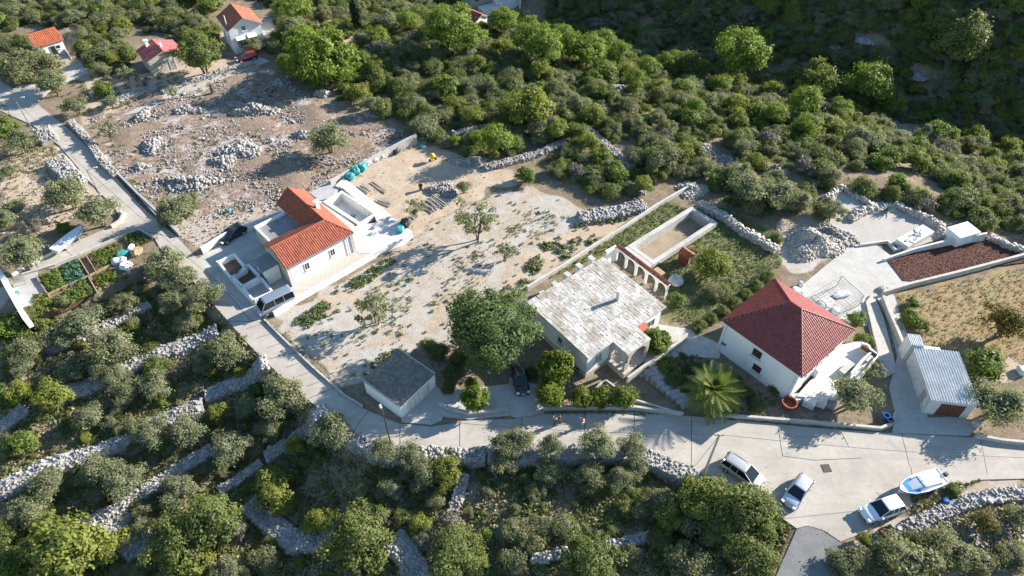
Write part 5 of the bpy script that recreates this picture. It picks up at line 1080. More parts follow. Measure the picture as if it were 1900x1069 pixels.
plants('olive', [(126,364,85),(182,397,88),(24,390,55),(44,475,95),(303,492,84),(337,520,72),(380,552,78),(317,562,58),(347,600,52),(152,602,88),(118,622,72),(209,650,105),(131,677,58),(54,653,72),(189,682,62),(421,653,88),(381,672,52),
  (164,775,64),(134,690,60),(214,700,62),(287,717,72),(237,729,66),(283,801,76),(344,801,78),(428,832,80),(459,756,60),(524,740,100),(505,798,56),(617,805,88),(92,897,72),(65,947,92),(184,874,82),(230,893,86),(180,920,46),
  (329,912,76),(260,978,52),(421,1058,60),(713,836,62),(763,847,66),(790,882,72),(728,905,52),(671,905,42),(939,825,62),(1023,828,58),(965,821,62),(935,859,62),(1019,874,62),(988,924,26),(1107,824,78),(1172,832,62),(1096,882,66),(1149,890,62),(1180,870,56),
  (1585,735,98),(1849,752,112),(540,55,64),(610,262,84),(98,158,66),(140,198,52),(40,265,64),(325,395,72),(1390,352,88),(1440,365,80),(1480,378,66),(1370,325,60),(205,190,34),(185,130,34),(90,150,50),(470,84,46,0.8),(860,348,36),(15,320,40),(10,410,60),(1887,958,52)])
plants('olive_thin', [(695,575,78),(885,415,86),(937,470,36),(1545,395,50),(1620,690,42),(200,245,38),(318,172,26),(770,388,42),(232,140,34)])
plants('pine', [(830,55,84),(865,75,58),(935,45,56),(985,75,70),(1010,95,68),(1060,92,60),(1090,98,66),(1150,105,48),(1120,80,50),(1375,108,92,1.15),(1615,160,78),(1490,195,58,1.2),(1500,235,48),(920,262,60),(1030,245,34),(882,255,28),(845,262,22),(1200,130,44),(1395,80,56),(1040,70,48),(1425,15,40),(1240,120,46),(1335,160,40),(1440,215,44),(1560,205,40),(1660,195,40),(760,45,44),(700,70,40),(1180,150,40),(1290,200,36)])
plants('lush', [(975,325,36,1.2),(24,606,62),(67,592,36),(38,824,56),(10,235,46),(116,422,30),(1690,590,38),(1708,602,34),(1693,562,26),(904,997,34),(1590,592,38),(1602,632,36),(1255,555,34),(1769,909,28),(555,1043,26),(1826,675,76),(190,165,40),(1300,120,30),(15,1050,70)])
plants('yellowing', [(34,729,48),(96,736,72),(199,1012,72),(509,905,82),(597,966,54),(583,966,50),(782,974,46),(885,1043,50),(828,874,66),(405,763,40),(1604,1000,30),(1320,490,68),(1515,150,86),(246,610,32),(344,1046,92),(115,1016,140),(1300,925,100),(1700,165,30),(980,200,88),(1240,960,60)])
plants('citrus', [(882,740,54,1.15),(1032,685,70,1.2),(1020,735,56),(1080,738,46),(1116,737,44),(1158,738,50),(1215,632,62,0.8),(875,715,30),(300,120,14)])
plant('carob', 915, 612, 176)
plants('broad_yellow', [(590,105,118),(560,75,70),(630,120,70),(540,20,70)])
plants('broad', [(1790,80,112),(1760,50,70),(1275,125,72),(663,1004,126),(843,1023,108),(1092,1043,110),(1386,951,128),(1394,1023,98),(1340,985,90),(370,100,86,1.15),(383,966,118),(325,1004,108),(15,985,62)])
plants('brown', [(1870,600,88),(1826,966,54)])
plants('twiggy', [(432,974,62),(835,978,66),(795,1000,50),(700,960,50),(1640,170,40),(960,60,30),(60,420,45)])
plants('greymac', [(40,120,90),(75,118,70),(954,985,60),(981,997,60),(1000,977,50),(1050,977,56),(954,1043,62),(1283,1043,92),(1298,968,80),(1220,930,64),(1681,1039,120),(1757,1020,92),(1566,1043,62),(1191,947,42),(490,1039,62),(252,1054,44),(237,790,46),(345,375,50),(310,402,44),(229,562,54),(1530,388,50),(1330,540,40),(1600,1040,60),(1880,1030,60),(1820,1040,60),(1690,1000,40)])
plants('macchia', [(286,677,50),(1230,1000,60),(1300,600,26),(1320,590,26),(1342,577,28),(1365,560,28),(1385,545,28),(1405,528,28),(1425,512,30),(1340,540,36),(1440,440,30),(1295,610,24),(1250,700,46),(1290,680,34),(1420,690,30),(1440,720,26),(815,650,40),(838,688,38),(800,640,30),(850,662,40),(832,718,28),(1360,700,34),(1385,725,30),(1345,735,30),(1400,745,26),(1270,720,26),(985,690,30)])
plants('cypress', [(660,22,25)])

# random scrub: the nearest few hundred as shrubs of their own, the thicket behind as one mass
MAC_POLY = [[(500,95),(560,60),(640,45),(820,-15),(1960,-15),(1960,440),(1850,430),(1760,400),(1660,385),(1600,360),(1560,345),(1510,385),(1430,405),(1340,372),(1290,330),(1240,330),(1190,365),(1090,365),(1040,330),(1000,300),(880,290),(800,262),(770,232),(700,215),(620,180),(540,145)],
            [(-20,-15),(820,-15),(640,40),(560,50),(510,40),(470,0),(400,5),(380,60),(330,60),(270,65),(215,70),(140,55),(50,45),(-20,80)], [(60,70),(140,60),(250,75),(250,110),(215,120),(140,95)], [(960,-20),(1990,-20),(1990,300),(1720,160),(1420,90),(1100,35)], [(130,55),(250,75),(262,130),(200,150),(150,112)], [(325,55),(400,60),(402,108),(345,112)], [(480,20),(570,50),(505,92),(495,60)], [(0,85),(60,80),(60,120),(20,150),(0,150)]]
AVOID = [tpoly(q) for q in ([(1085,235),(1180,300),(1165,320),(1075,260)],[(595,55),(680,85),(655,95),(590,72)],[(35,48),(150,48),(150,125),(60,115)],[(395,0),(515,20),(520,90),(400,90)],[(890,312),(1055,255),(1060,275),(905,330)],[(870,-30),(960,-30),(960,50),(870,55)],[(1640,210),(1700,240),(1730,265),(1640,255)],[(1280,260),(1370,290),(1370,325),(1290,300)],[(245,60),(345,60),(345,135),(245,135)])]
OPEN = tpoly([(1040,215),(1300,240),(1900,215),(1960,300),(1960,430),(1600,350),(1340,375),(1060,370)])
rng = np.random.default_rng(77); shr = []
for pl, cnt in zip(MAC_POLY, (5200, 900, 90, 2200, 60, 45, 45, 30)):
    def gaps(x, y):
        nv = np.array([mnoise.noise(Vector((a*0.085, b*0.085, 5.0))) for a, b in zip(x, y)]); op = in_poly(x, y, OPEN)
        return nv > np.where(op, -0.34, -0.45)
    q = scatter_in(pl, cnt, rng, gaps)
    for a in AVOID: q = q[~in_poly(q[:, 0], q[:, 1], a)]
    for a in WALLS: q = q[seg_dist(q[:, 0], q[:, 1], a) > 1.7]
    shr.append(q)
q = np.concatenate(shr); keep = []; cell = {}
for i in rng.permutation(len(q)):                        # spacing
    k = (int(q[i, 0] // 1.3), int(q[i, 1] // 1.3))
    if any(math.hypot(q[j, 0] - q[i, 0], q[j, 1] - q[i, 1]) < 1.08 for dx in (-1, 0, 1) for dy in (-1, 0, 1) for j in cell.get((k[0] + dx, k[1] + dy), [])): continue
    cell.setdefault(k, []).append(i); keep.append(i)
q = q[keep]; zq = zt(q[:, 0], q[:, 1])
w = 1.3 + 3.2 * rng.uniform(0, 1, len(q)) ** 1.5; w = w * np.where(rng.uniform(0, 1, len(q)) < 0.10, 1.35, 1.0)
dep = q[:, 1] * CP + (CAM_H - zq) * SP; big = np.argsort(-w / dep)
kinds = rng.choice(8, len(q), p=[0.22, 0.18, 0.14, 0.12, 0.14, 0.08, 0.07, 0.05])
KN = ['macchia', 'macchia', 'greymac', 'greymac', 'lush', 'olive', 'yellowing', 'twiggy']
for i in big[:280]:
    kd = KN[kinds[i]]; lst, h = KIND[kd]; me, tm = lst[i % len(lst)]
    o = link('thicket_shrub', me, None, (q[i, 0], q[i, 1], zq[i] - 0.1), rng.uniform(0, 6.28)); o.scale = (w[i], w[i], w[i] * rng.uniform(0.8, 1.2))
    tag(o, 'one of the evergreen shrubs crowding the thicket behind the houses', 'shrub', 'shrubs of the thicket behind the houses')
rest = big[280:]
pm = bpy.data.meshes.new('thicket'); pm.vertices.add(len(rest)); pm.vertices.foreach_set('co', np.column_stack([q[rest], zq[rest] - 0.1]).astype(np.float32).ravel())
for nm, tp, val in (('pick', 'INT', None), ('sc', 'FLOAT_VECTOR', None), ('rot', 'FLOAT_VECTOR', None)):
    a = pm.attributes.new(nm, tp, 'POINT')
    if nm == 'pick': a.data.foreach_set('value', rng.integers(0, 12, len(rest)).astype(np.int32))
    elif nm == 'sc': a.data.foreach_set('vector', np.column_stack([w[rest], w[rest], w[rest] * rng.uniform(0.8, 1.2, len(rest))]).astype(np.float32).ravel())
    else: a.data.foreach_set('vector', np.column_stack([np.zeros(len(rest)), np.zeros(len(rest)), rng.uniform(0, 6.28, len(rest))]).astype(np.float32).ravel())
srcs = [next(o for o in COL.objects if o.type == 'MESH' and o.data is me) for kd, n in (('macchia', 5), ('greymac', 4), ('lush', 1), ('olive', 1), ('yellowing', 1)) for me in [KIND[kd][0][j][0] for j in range(n)] if any(o.data is me for o in COL.objects if o.type == 'MESH')]
def instancer(name, pm, srcs):
    ng = bpy.data.node_groups.new(name, 'GeometryNodeTree')
    ng.interface.new_socket('Geometry', in_out='INPUT', socket_type='NodeSocketGeometry'); ng.interface.new_socket('Geometry', in_out='OUTPUT', socket_type='NodeSocketGeometry')
    gi = ng.nodes.new('NodeGroupInput'); go = ng.nodes.new('NodeGroupOutput'); ip = ng.nodes.new('GeometryNodeInstanceOnPoints'); jn = ng.nodes.new('GeometryNodeJoinGeometry')
    for s in srcs:
        oi = ng.nodes.new('GeometryNodeObjectInfo'); oi.inputs[0].default_value = s; oi.transform_space = 'ORIGINAL'
        g2 = ng.nodes.new('GeometryNodeGeometryToInstance'); ng.links.new(oi.outputs['Geometry'], g2.inputs[0]); ng.links.new(g2.outputs[0], jn.inputs[0])
    def na(n, t): x = ng.nodes.new('GeometryNodeInputNamedAttribute'); x.data_type = t; x.inputs[0].default_value = n; return x.outputs[0]
    ng.links.new(gi.outputs[0], ip.inputs['Points']); ng.links.new(jn.outputs[0], ip.inputs['Instance']); ip.inputs['Pick Instance'].default_value = True
    ng.links.new(na('pick', 'INT'), ip.inputs['Instance Index']); ng.links.new(na('rot', 'FLOAT_VECTOR'), ip.inputs['Rotation']); ng.links.new(na('sc', 'FLOAT_VECTOR'), ip.inputs['Scale'])
    ng.links.new(ip.outputs[0], go.inputs[0])
    o = link(name, pm); md = o.modifiers.new('scatter', 'NODES'); md.node_group = ng
    return o
th = instancer('thicket', pm, srcs)
LOWQ = [(0,590),(150,570),(260,520),(420,600),(600,775),(700,838),(1000,850),(1190,850),(1330,905),(1465,990),(1430,1069),(0,1069)]
def clear_of(x, y):
    d = np.full(len(x), 9.0)
    for wl3 in WALLS: d = np.minimum(d, seg_dist(x, y, wl3))
    return (d > 1.0) & (seg_dist(x, y, LOWER_EDGE) > 2.0) & (np.array([mnoise.noise(Vector((a*0.13, b*0.13, 8.0))) for a, b in zip(x, y)]) > -0.15)
ql = scatter_in(LOWQ, 400, rng, clear_of); wl4 = 0.7 + 1.9 * rng.uniform(0, 1, len(ql)) ** 1.6; pm2 = bpy.data.meshes.new('terrace_scrub'); pm2.vertices.add(len(ql)); pm2.vertices.foreach_set('co', np.column_stack([ql, zt(ql[:, 0], ql[:, 1]) - 0.08]).astype(np.float32).ravel())
pm2.attributes.new('pick', 'INT', 'POINT').data.foreach_set('value', rng.integers(0, 12, len(ql)).astype(np.int32)); pm2.attributes.new('sc', 'FLOAT_VECTOR', 'POINT').data.foreach_set('vector', np.column_stack([wl4, wl4, wl4]).astype(np.float32).ravel()); pm2.attributes.new('rot', 'FLOAT_VECTOR', 'POINT').data.foreach_set('vector', np.column_stack([wl4*0, wl4*0, rng.uniform(0, 6.28, len(ql))]).astype(np.float32).ravel())
tag(instancer('terrace_scrub', pm2, srcs), 'low mixed scrub growing between the trees of the lower terraces', 'scrub', None, 'stuff'); tag(th, 'dense evergreen thicket covering the slope behind the houses', 'thicket', None, 'stuff')

# grass tufts, weeds, low ground cover
def tufts(label, name, pxs, n, size, mat, seed, blades=9, cat='grass', lump=None, leaf=None):
    rng = np.random.default_rng(seed); acc = None
    if lump is not None:
        def acc(x, y): return (np.array([mnoise.noise(Vector((p*0.3, q*0.3, seed))) for p, q in zip(x, y)]) + rng.uniform(-0.2, 0.2, len(x))) > lump
    Q = np.concatenate([scatter_in(pl, int(n / len(pxs)), rng, acc) for pl in pxs]); z = zt(Q[:, 0], Q[:, 1]); m = len(Q)
    s = rng.uniform(size[0], size[1], m); ci = np.repeat(np.arange(m), blades); e = rng.normal(0, 1, (m * blades, 3)); e[:, 2] = np.abs(e[:, 2]); e /= np.linalg.norm(e, axis=1)[:, None]
    c = np.column_stack([Q, z])[ci] + e * s[ci][:, None] * rng.uniform(0.15, 0.55, m * blades)[:, None] * np.array([1, 1, 0.7])
    v, f = leaves_np(c, e, s[ci] * (leaf or 0.22), rng, 0.4, 2.2, 0.9)
    return tag(link(name, mesh_np(name, v, f, mat, np.repeat(rng.uniform(0, 1, m)[ci], 4))), label, cat, None, 'stuff')
LOWP = [[(0,600),(260,520),(420,600),(600,775),(700,835),(1000,845),(1190,845),(1330,900),(1470,985),(1430,1069),(0,1069)]]
tufts('dry straw-coloured grass over the lower terraces', 'dry_grass', LOWP, 8000, (0.4, 1.0), 'grass_dry', 31, 8)
tufts('low green herbs over the lower terraces', 'green_herbs', LOWP, 1300, (0.4, 1.0), 'grass_green', 32, 12, lump=0.0)
tufts('low dark scrub growing between the lower terrace trees', 'low_scrub', LOWP, 1500, (0.7, 1.6), 'leaf_macchia', 33, 34, lump=0.0, leaf=0.13, cat='scrub')
tufts('green weeds growing on the edges of the gravel plot', 'weeds', [[(1060,420),(1180,395),(1100,450),(985,525),(930,540),(1000,460)],[(540,600),(660,515),(770,450),(740,480),(640,560),(570,610)],[(640,700),(700,660),(800,630),(830,650),(740,690)]], 520, (0.35, 0.9), 'grass_green', 34, 22, 'weeds', 0.05)
tufts('scattered weeds on the gravel plot', 'weeds', [ZONES['gravel'][0]], 110, (0.3, 0.7), 'leaf_olive', 35, 26, 'weeds')
tufts('grass of the garden behind the stone-roofed house', 'garden_grass', [ZONES['grass'][0]], 5000, (0.25, 0.5), 'grass_green', 36, 7)
tufts('dry grass of the field on the right', 'field_grass', [ZONES['field'][0]], 1300, (0.2, 0.45), 'grass_dry', 37, 7)
tufts('dry grass in the openings of the thicket', 'dry_grass', MAC_POLY[:2], 2600, (0.4, 1.0), 'grass_dry', 38, 9)
tufts('weeds and young shrubs over the cleared plot', 'weeds', [ZONES['clearing'][0]], 320, (0.3, 0.8), 'leaf_olive', 39, 20, 'weeds', 0.0)
tufts('dry grass on the sandy left terraces', 'dry_grass', [ZONES['sand'][1], [(0,180),(40,240),(110,280),(60,330),(0,300)]], 700, (0.3, 0.7), 'grass_dry', 40, 9)
tufts('dry brush on the slope at the bottom right', 'dry_grass', [[(1600,1060),(1690,985),(1760,950),(1900,920),(1900,1060)],[(1690,920),(1790,895),(1760,930),(1700,950)]], 800, (0.4, 0.9), 'grass_dry', 41, 10)
tufts('scrub between the huts at the top left', 'low_scrub', [[(40,130),(150,140),(240,130),(360,130),(240,200),(160,215)],[(300,60),(400,60),(400,110),(330,120)]], 260, (0.5, 1.2), 'leaf_greymac', 42, 30, 'scrub', leaf=0.13)
tufts('herbs in the bed along the red hip-roofed house', 'low_scrub', [[(1340,680),(1440,745),(1430,770),(1345,770),(1320,740)],[(1265,650),(1320,670),(1300,720),(1250,690)]], 130, (0.5, 1.0), 'leaf_macchia', 43, 36, 'scrub', leaf=0.13)
tufts('weeds growing at the foot of the roadside walls', 'weeds', [[(1340,778),(1640,803),(1640,798),(1340,773)],[(1010,768),(1265,772),(1265,768),(1010,764)],[(1200,842),(1290,876),(1285,868),(1210,838)],[(1610,985),(1760,908),(1820,893),(1815,888),(1690,938)],[(300,462),(450,622),(445,626),(297,468)],[(500,604),(620,714),(626,712),(505,602)],[(140,250),(255,372),(258,370),(145,248)]], 300, (0.2, 0.5), 'grass_green', 44, 12, 'weeds')
tufts('patches of weeds in the middle of the gravel plot', 'weeds', [[(560,600),(720,520),(900,440),(960,380),(1060,400),(900,520),(760,620),(640,690)]], 420, (0.2, 0.55), 'grass_green', 45, 14, 'weeds', 0.12)

# ------------------------------------------------------------------ vehicles
def proj_y(p): d = depth_of(p); return 534.5 - FPX * ((p[2] - CAM_H) * CP + p[1] * SP) / d
def car(name, label, front, rear, paint_, L, W, H, style='hatch', zc=0.75, roofmat=None, rails=False):
    a, b = P(*front, zc), P(*rear, zc); c = (a + b) / 2; d = a - b
    t = thing(name, label, 'van' if style == 'van' else 'car', (c.x, c.y, 0.03), math.atan2(d.y, d.x))
    w = W / 2
    # stations along x: rear to front (x/L, half width, belt height)
    st = {'hatch': [(-.50,.80,.62),(-.485,.90,.86),(-.43,.97,.95),(-.2,1,.93),(.12,1,.90),(.28,.98,.86),(.40,.95,.78),(.47,.86,.66),(.50,.70,.50)],
          'suv': [(-.50,.82,.66),(-.485,.92,.96),(-.43,.98,1.05),(-.2,1,1.03),(.12,1,1.01),(.27,.98,.98),(.40,.96,.90),(.47,.90,.78),(.50,.74,.58)],
          'mpv': [(-.50,.84,.60),(-.49,.92,.92),(-.44,.98,1.0),(-.2,1,.98),(.14,1,.95),(.32,.98,.92),(.42,.95,.82),(.47,.88,.68),(.50,.72,.50)],
          'van': [(-.50,.92,.60),(-.495,.97,1.05),(-.45,1,1.12),(-.2,1,1.12),(.2,1,1.12),(.34,.98,1.08),(.43,.95,.96),(.48,.90,.76),(.50,.76,.50)]}[style]
    secs = []
    for x, k, zt_ in st:
        y = w * k; X = x * L
        half = [(y*0.90, 0.22), (y, 0.40), (y, zt_*0.72), (y*0.965, zt_ - 0.07), (y*0.88, zt_ - 0.015), (y*0.45, zt_ + 0.015)]
        secs.append([(X, p, z) for p, z in half] + [(X, -p, z) for p, z in half[::-1]])
    mb = MB(); mb.loft(secs); mb.build('body', paint_, t, smooth=True)
    gh = {'hatch': (-.475, -.36, .02, .24), 'suv': (-.475, -.38, .02, .23), 'mpv': (-.485, -.43, .08, .31), 'van': (-.495, -.485, .28, .42)}[style]   # rear base, roof rear, roof front, windscreen base
    zb = st[3][2] - 0.05; wb, wt = w * 0.93, w * (0.80 if style == 'van' else 0.74)
    xs = (gh[0]*L, gh[1]*L, gh[2]*L, gh[3]*L)
    gv = [(xs[0],-wb,zb),(xs[0],wb,zb),(xs[3],wb*0.97,zb),(xs[3],-wb*0.97,zb),(xs[1],-wt,H-0.07),(xs[1],wt,H-0.07),(xs[2],wt,H-0.07),(xs[2],-wt,H-0.07)]
    mb = MB(); mb.add(gv, [(0,1,5,4),(2,3,7,6),(1,2,6,5),(3,0,4,7),(4,5,6,7)]); mb.build('windows', 'glass_dark', t)
    mb = MB(); rs = []
    for f in (0, .06, .3, .7, .94, 1):
        x = xs[1]*1.01 + (xs[2] - xs[1]*1.01)*f; dz_ = 0.05 * math.sin(math.pi * f); k = 1.0 if 0 < f < 1 else 0.93
        rs.append([(x, y*wt*1.04*k, H - 0.075 + z*(1 + 0) + dz_) for y, z in ((-1, 0), (-.96, .045), (-.6, .075), (0, .085), (.6, .075), (.96, .045), (1, 0))])
    mb.loft(rs); mb.build('roof', roofmat or paint_, t, smooth=True)
    pil = MB()                                           # window posts
    def post(a, b, r=0.045): pil.tube(a, b, r, r, 5)
    for s in (-1, 1):
        post((xs[3], s*wb*0.97, zb), (xs[2], s*wt, H - 0.07)); post((xs[0], s*wb, zb), (xs[1], s*wt, H - 0.07), 0.08)
        for f in ((0.5,) if style == 'hatch' else (0.36, 0.68)): x = xs[1] + (xs[2]-xs[1])*f; post((x, s*wb*1.0, zb), (x, s*wt, H - 0.07), 0.05)
    if style == 'van':
        for s in (-1, 1): pil.add([(xs[0], s*(wb+0.01), zb), (xs[1]*0.35, s*(wb+0.01), zb), (xs[1]*0.35, s*(wt+0.012), H-0.08), (xs[1], s*(wt+0.012), H-0.08)], [(0,1,2,3)]) if False else None
    tag(pil.build('window_posts', paint_, t), kind='stuff')
    rw = 0.33 if style in ('suv', 'van') else 0.31
    for x in (-.31, .315):
        for s in (-1, 1):
            mb = MB(); mb.tube((x*L, s*(w - 0.2), rw), (x*L, s*(w + 0.012), rw), rw, rw, 18); o = mb.build('wheel', 'rubber', t)
            mb = MB(); mb.tube((x*L, s*(w - 0.02), rw), (x*L, s*(w + 0.028), rw), rw*0.62, rw*0.58, 14); mb.build('rim', 'galvanised', o)
    hz = st[-2][2]
    for s in (-1, 1):
        mb = MB(); mb.box((L*0.455, s*w*0.70, hz - 0.04), (0.34, 0.34, 0.15), s*0.25); mb.build('headlight', 'lamp_lens', t)
        mb = MB(); mb.box((-L*0.485, s*w*0.80, st[1][2] - 0.14), (0.14, 0.24, 0.3)); mb.build('tail_light', 'tail_red', t)
        mb = MB(); mb.box((xs[3]*0.86, s*(w + 0.09), zb + 0.1), (0.16, 0.18, 0.14)); mb.build('mirror', paint_, t)
    mb = MB(); mb.box((L*0.492, 0, 0.36), (0.08, W*0.62, 0.2)); mb.build('grille', 'metal_dark', t)
    mb = MB(); mb.box((L*0.502, 0, 0.46), (0.03, 0.5, 0.11)); mb.build('number_plate', 'plastic_white', t)
    if rails:
        for s in (-1, 1): mb = MB(); mb.tube((xs[1]*0.9, s*wt*0.92, H + 0.06), (xs[2], s*wt*0.92, H + 0.06), 0.03); mb.build('roof_rail', 'metal_grey', t)
    return t
car('parked_car', 'white sports utility car parked beside the trailered boat', (1599,957), (1676,931), 'paint_white', 4.55, 1.86, 1.62, 'suv')
car('parked_car', 'silver hatchback parked in the middle of the road junction', (1463,936), (1498,886), 'paint_silver', 4.25, 1.76, 1.46, 'hatch')
car('parked_car', 'champagne people carrier with roof rails parked by the utility pole', (1411,897), (1347,853), 'paint_champagne', 4.65, 1.84, 1.68, 'mpv', rails=True)
car('delivery_van', 'silver van with dark windows parked before the new house', (480,574), (538,546), 'paint_vansilver', 5.0, 1.92, 2.1, 'van', 1.0)
car('parked_car', 'red car parked on the track near the white gabled house', (438,109), (475,100), 'paint_red', 4.2, 1.74, 1.46, 'hatch')
car('parked_car', 'black car tucked behind the flat-roofed wing of the new house', (414,442), (444,424), 'paint_black', 4.3, 1.76, 1.45, 'hatch')
car('parked_car', 'black car in the shade under the huge round tree', (968,715), (962,690), 'paint_black', 4.2, 1.74, 1.45, 'hatch')

def boat(name, label, bow, stern, L, W, z, trailer, cover):
    a, b = P(*bow, z + 0.6), P(*stern, z + 0.6); c = (a + b) / 2; d = a - b; t = thing(name, label, 'boat', (c.x, c.y, 0.03), math.atan2(d.y, d.x))
    st = [(-.5,.84,.0),(-.3,.96,-.02),(0,1.0,-.02),(.25,.84,.04),(.40,.52,.14),(.47,.26,.24),(.5,.03,.34)]; hs = []; rs = []
    for x, k, rise in st:
        y = W/2*k; zk = z + max(rise, 0) * 0.9
        hs.append([(x*L, -y, z + 0.75 + rise*0.7), (x*L, -y*0.9, z + 0.4 + rise), (x*L, -y*0.5, zk + 0.08), (x*L, 0, zk - 0.02), (x*L, y*0.5, zk + 0.08), (x*L, y*0.9, z + 0.4 + rise), (x*L, y, z + 0.75 + rise*0.7)])
    mb = MB(); mb.loft(hs, caps=True); mb.build('hull', 'boat_white', t, smooth=False)
    mb = MB()
    for (x0, k0, r0), (x1, k1, r1) in zip(st[:-1], st[1:]):
        for s in (-1, 1): mb.tube((x0*L, s*W/2*k0, z + 0.76 + r0*0.7), (x1*L, s*W/2*k1, z + 0.76 + r1*0.7), 0.045, 0.045, 6)
    mb.tube((-L/2, -W/2*.84, z + 0.76), (-L/2, W/2*.84, z + 0.76), 0.07, n=6); tag(mb.build('gunwale', 'boat_white', t), kind='stuff')
    mb = MB()
    for (x0, k0, r0), (x1, k1, r1) in zip(st[:-1], st[1:]):
        for s in (-1, 1): mb.tube((x0*L, s*W/2*k0*.985, z + 0.62 + r0*0.75), (x1*L, s*W/2*k1*.985, z + 0.62 + r1*0.75), 0.075, 0.075, 6)
    tag(mb.build('strake', 'boat_blue', t), kind='stuff')
    mb = MB(); fl_ = [(x*L*0.98, W/2*k*0.9) for x, k, _ in st[:-1]]; mb.prism([(x, y) for x, y in fl_] + [(x, -y) for x, y in fl_[::-1]], z + 0.5, z + 0.545); mb.build('deck', 'boat_white' if cover else 'boat_blue', t)
    if cover:
        mb = MB(); mb.loft([[(L*.28, -W*.25, z+.7), (L*.28, W*.25, z+.7), (L*.27, W*.2, z+.85), (L*.27, -W*.2, z+.85)], [(L*.10, -W*.40, z+.7), (L*.10, W*.40, z+.7), (L*.02, W*.33, z+1.25), (L*.02, -W*.33, z+1.25)], [(-L*.36, -W*.42, z+.7), (-L*.36, W*.42, z+.7), (-L*.36, W*.36, z+1.1), (-L*.36, -W*.36, z+1.1)]]); mb.build('cover', 'boat_white', t)
        mb = MB(); mb.tube((L*.02, 0, z + 1.28), (-L*.36, 0, z + 1.14), 0.04); mb.build('ridge_pole', 'metal_grey', t)
        mb = MB(); mb.add([(L*.205, -W*.31, z+.88), (L*.205, W*.31, z+.88), (L*.06, W*.33, z+1.2), (L*.06, -W*.33, z+1.2)], [(0,1,2,3)]); mb.build('windscreen', 'boat_blue', t)
        mb = MB(); mb.prism([(L*.13, -W*.44), (L*.13, W*.44), (L*.29, W*.37), (L*.41, W*.22), (L*.47, W*.06), (L*.47, -W*.06), (L*.41, -W*.22), (L*.29, -W*.37)], z + 0.78, z + 0.84); mb.build('foredeck', 'boat_blue', t)
        mb = MB(); mb.box((-L*.55, 0, z + 0.85), (0.4, 0.4, 0.55), top=0.8); mb.box((-L*.56, 0, z + 0.3), (0.2, 0.14, 0.9)); mb.build('outboard_motor', 'metal_dark', t)
    else:
        for x in (-.3, -.05, .2): mb = MB(); mb.box((x*L, 0, z + 0.62), (0.25, W*0.82, 0.05)); mb.build('thwart', 'boat_white', t)
    if trailer:
        mb = MB(); mb.box((0, 0, z - 0.06), (L*0.8, 0.1, 0.08)); mb.box((-L*.12, 0, z - 0.1), (0.1, W*0.9, 0.08)); mb.box((L*.55, 0, z - 0.06), (L*0.3, 0.1, 0.08)); mb.build('trailer_frame', 'galvanised', t)
        for s in (-1, 1): mb = MB(); mb.tube((-L*.12, s*W*.44, 0.28), (-L*.12, s*W*.52, 0.28), 0.28, n=14); mb.build('trailer_wheel', 'rubber', t)
        mb = MB(); mb.tube((L*.68, 0, 0), (L*.68, 0, z), 0.05); mb.build('jockey_stand', 'galvanised', t)
    else:
        for x in (-.25, .2): mb = MB(); mb.box((x*L, 0, z/2), (0.15, W*0.7, z + 0.1)); mb.build('chock', 'timber_grey', t)
    return t
boat('motor_boat', 'white motor boat with bright blue bow and outboard on a trailer', (1668,911), (1748,884), 5.4, 2.0, 0.45, True, True)
boat('rowing_boat', 'small white open boat with blue inside parked on the left lane', (147,428), (107,460), 5.2, 1.7, 0.25, False, False)

# ------------------------------------------------------------------ poles and cables
TOPS = {}
def pole(key, label, base, top_y, mat, lamp=True, arm=0.9, rz=0.0, r=0.10, guy=None):
    p = T(*base); h = 3.0
    while proj_y(p + Vector((0, 0, h))) > top_y and h < 12: h += 0.05
    t = thing('street_lamp' if lamp else 'utility_pole', label, 'street lamp' if lamp else 'pole', p, rz)
    mb = MB(); mb.tube((0, 0, -0.3), (0, 0, h), r, r*0.6, 10); mb.build('shaft', mat, t)
    mb = MB(); mb.box((0, 0, 0.06), (0.4, 0.4, 0.14)); mb.build('footing', 'cap_concrete', t)
    if lamp:
        mb = MB(); mb.tube((0, 0, h - 0.1), (arm, 0, h + 0.12), 0.045); mb.build('arm', mat, t)
        mb = MB(); mb.box((arm + 0.25, 0, h + 0.12), (0.6, 0.26, 0.12), top=0.8); mb.build('lamp_head', 'galvanised', t)
    else:
        mb = MB(); mb.box((0, 0, h - 0.25), (0.9, 0.08, 0.1)); mb.build('crossarm', mat, t)
        for x in (-.35, 0, .35): mb = MB(); mb.tube((x, 0, h - 0.2), (x, 0, h - 0.02), 0.05, 0.03); mb.build('insulator', 'plastic_white', t)
    TOPS[key] = p + Vector((0, 0, h - 0.1)); return t
pole('a', 'dark street lamp on a pole below the road opposite the garage', (727,832), 770, 'metal_dark', True, 0.8, 2.0)
pole('b', 'thick pale concrete utility pole next to the champagne car', (1304,884), 806, 'cap_concrete', False, r=0.16)
pole('c', 'slim grey street lamp beside the upper road at the far left', (61,242), 184, 'metal_grey', True, 1.0, 0.3)
pole('d', 'slim grey street lamp beside the upper road by the rubble heap', (186,362), 315, 'metal_grey', True, 1.0, 0.3)
def cable(label, a, b, sag=0.5, r=0.022):
    t = MB(); n = 14; q = [Vector(a).lerp(Vector(b), i / n) - Vector((0, 0, sag * math.sin(math.pi * i / n))) for i in range(n + 1)]; o = q[0].copy()
    for x, y in zip(q[:-1], q[1:]): t.tube(x - o, y - o, r, r, 5)
    tag(t.build('overhead_cable', 'wire', None, o), label, 'cable')['kind'] = 'thing'
cable('overhead cable from the concrete pole across the junction to the right', TOPS['b'], P(1960,852,3.0), 0.6)
cable('overhead cable between the concrete pole and the dark street lamp', TOPS['b'], TOPS['a'], 0.9)
cable('overhead cable between the two upper road lamps', TOPS['c'], TOPS['d'], 0.4)
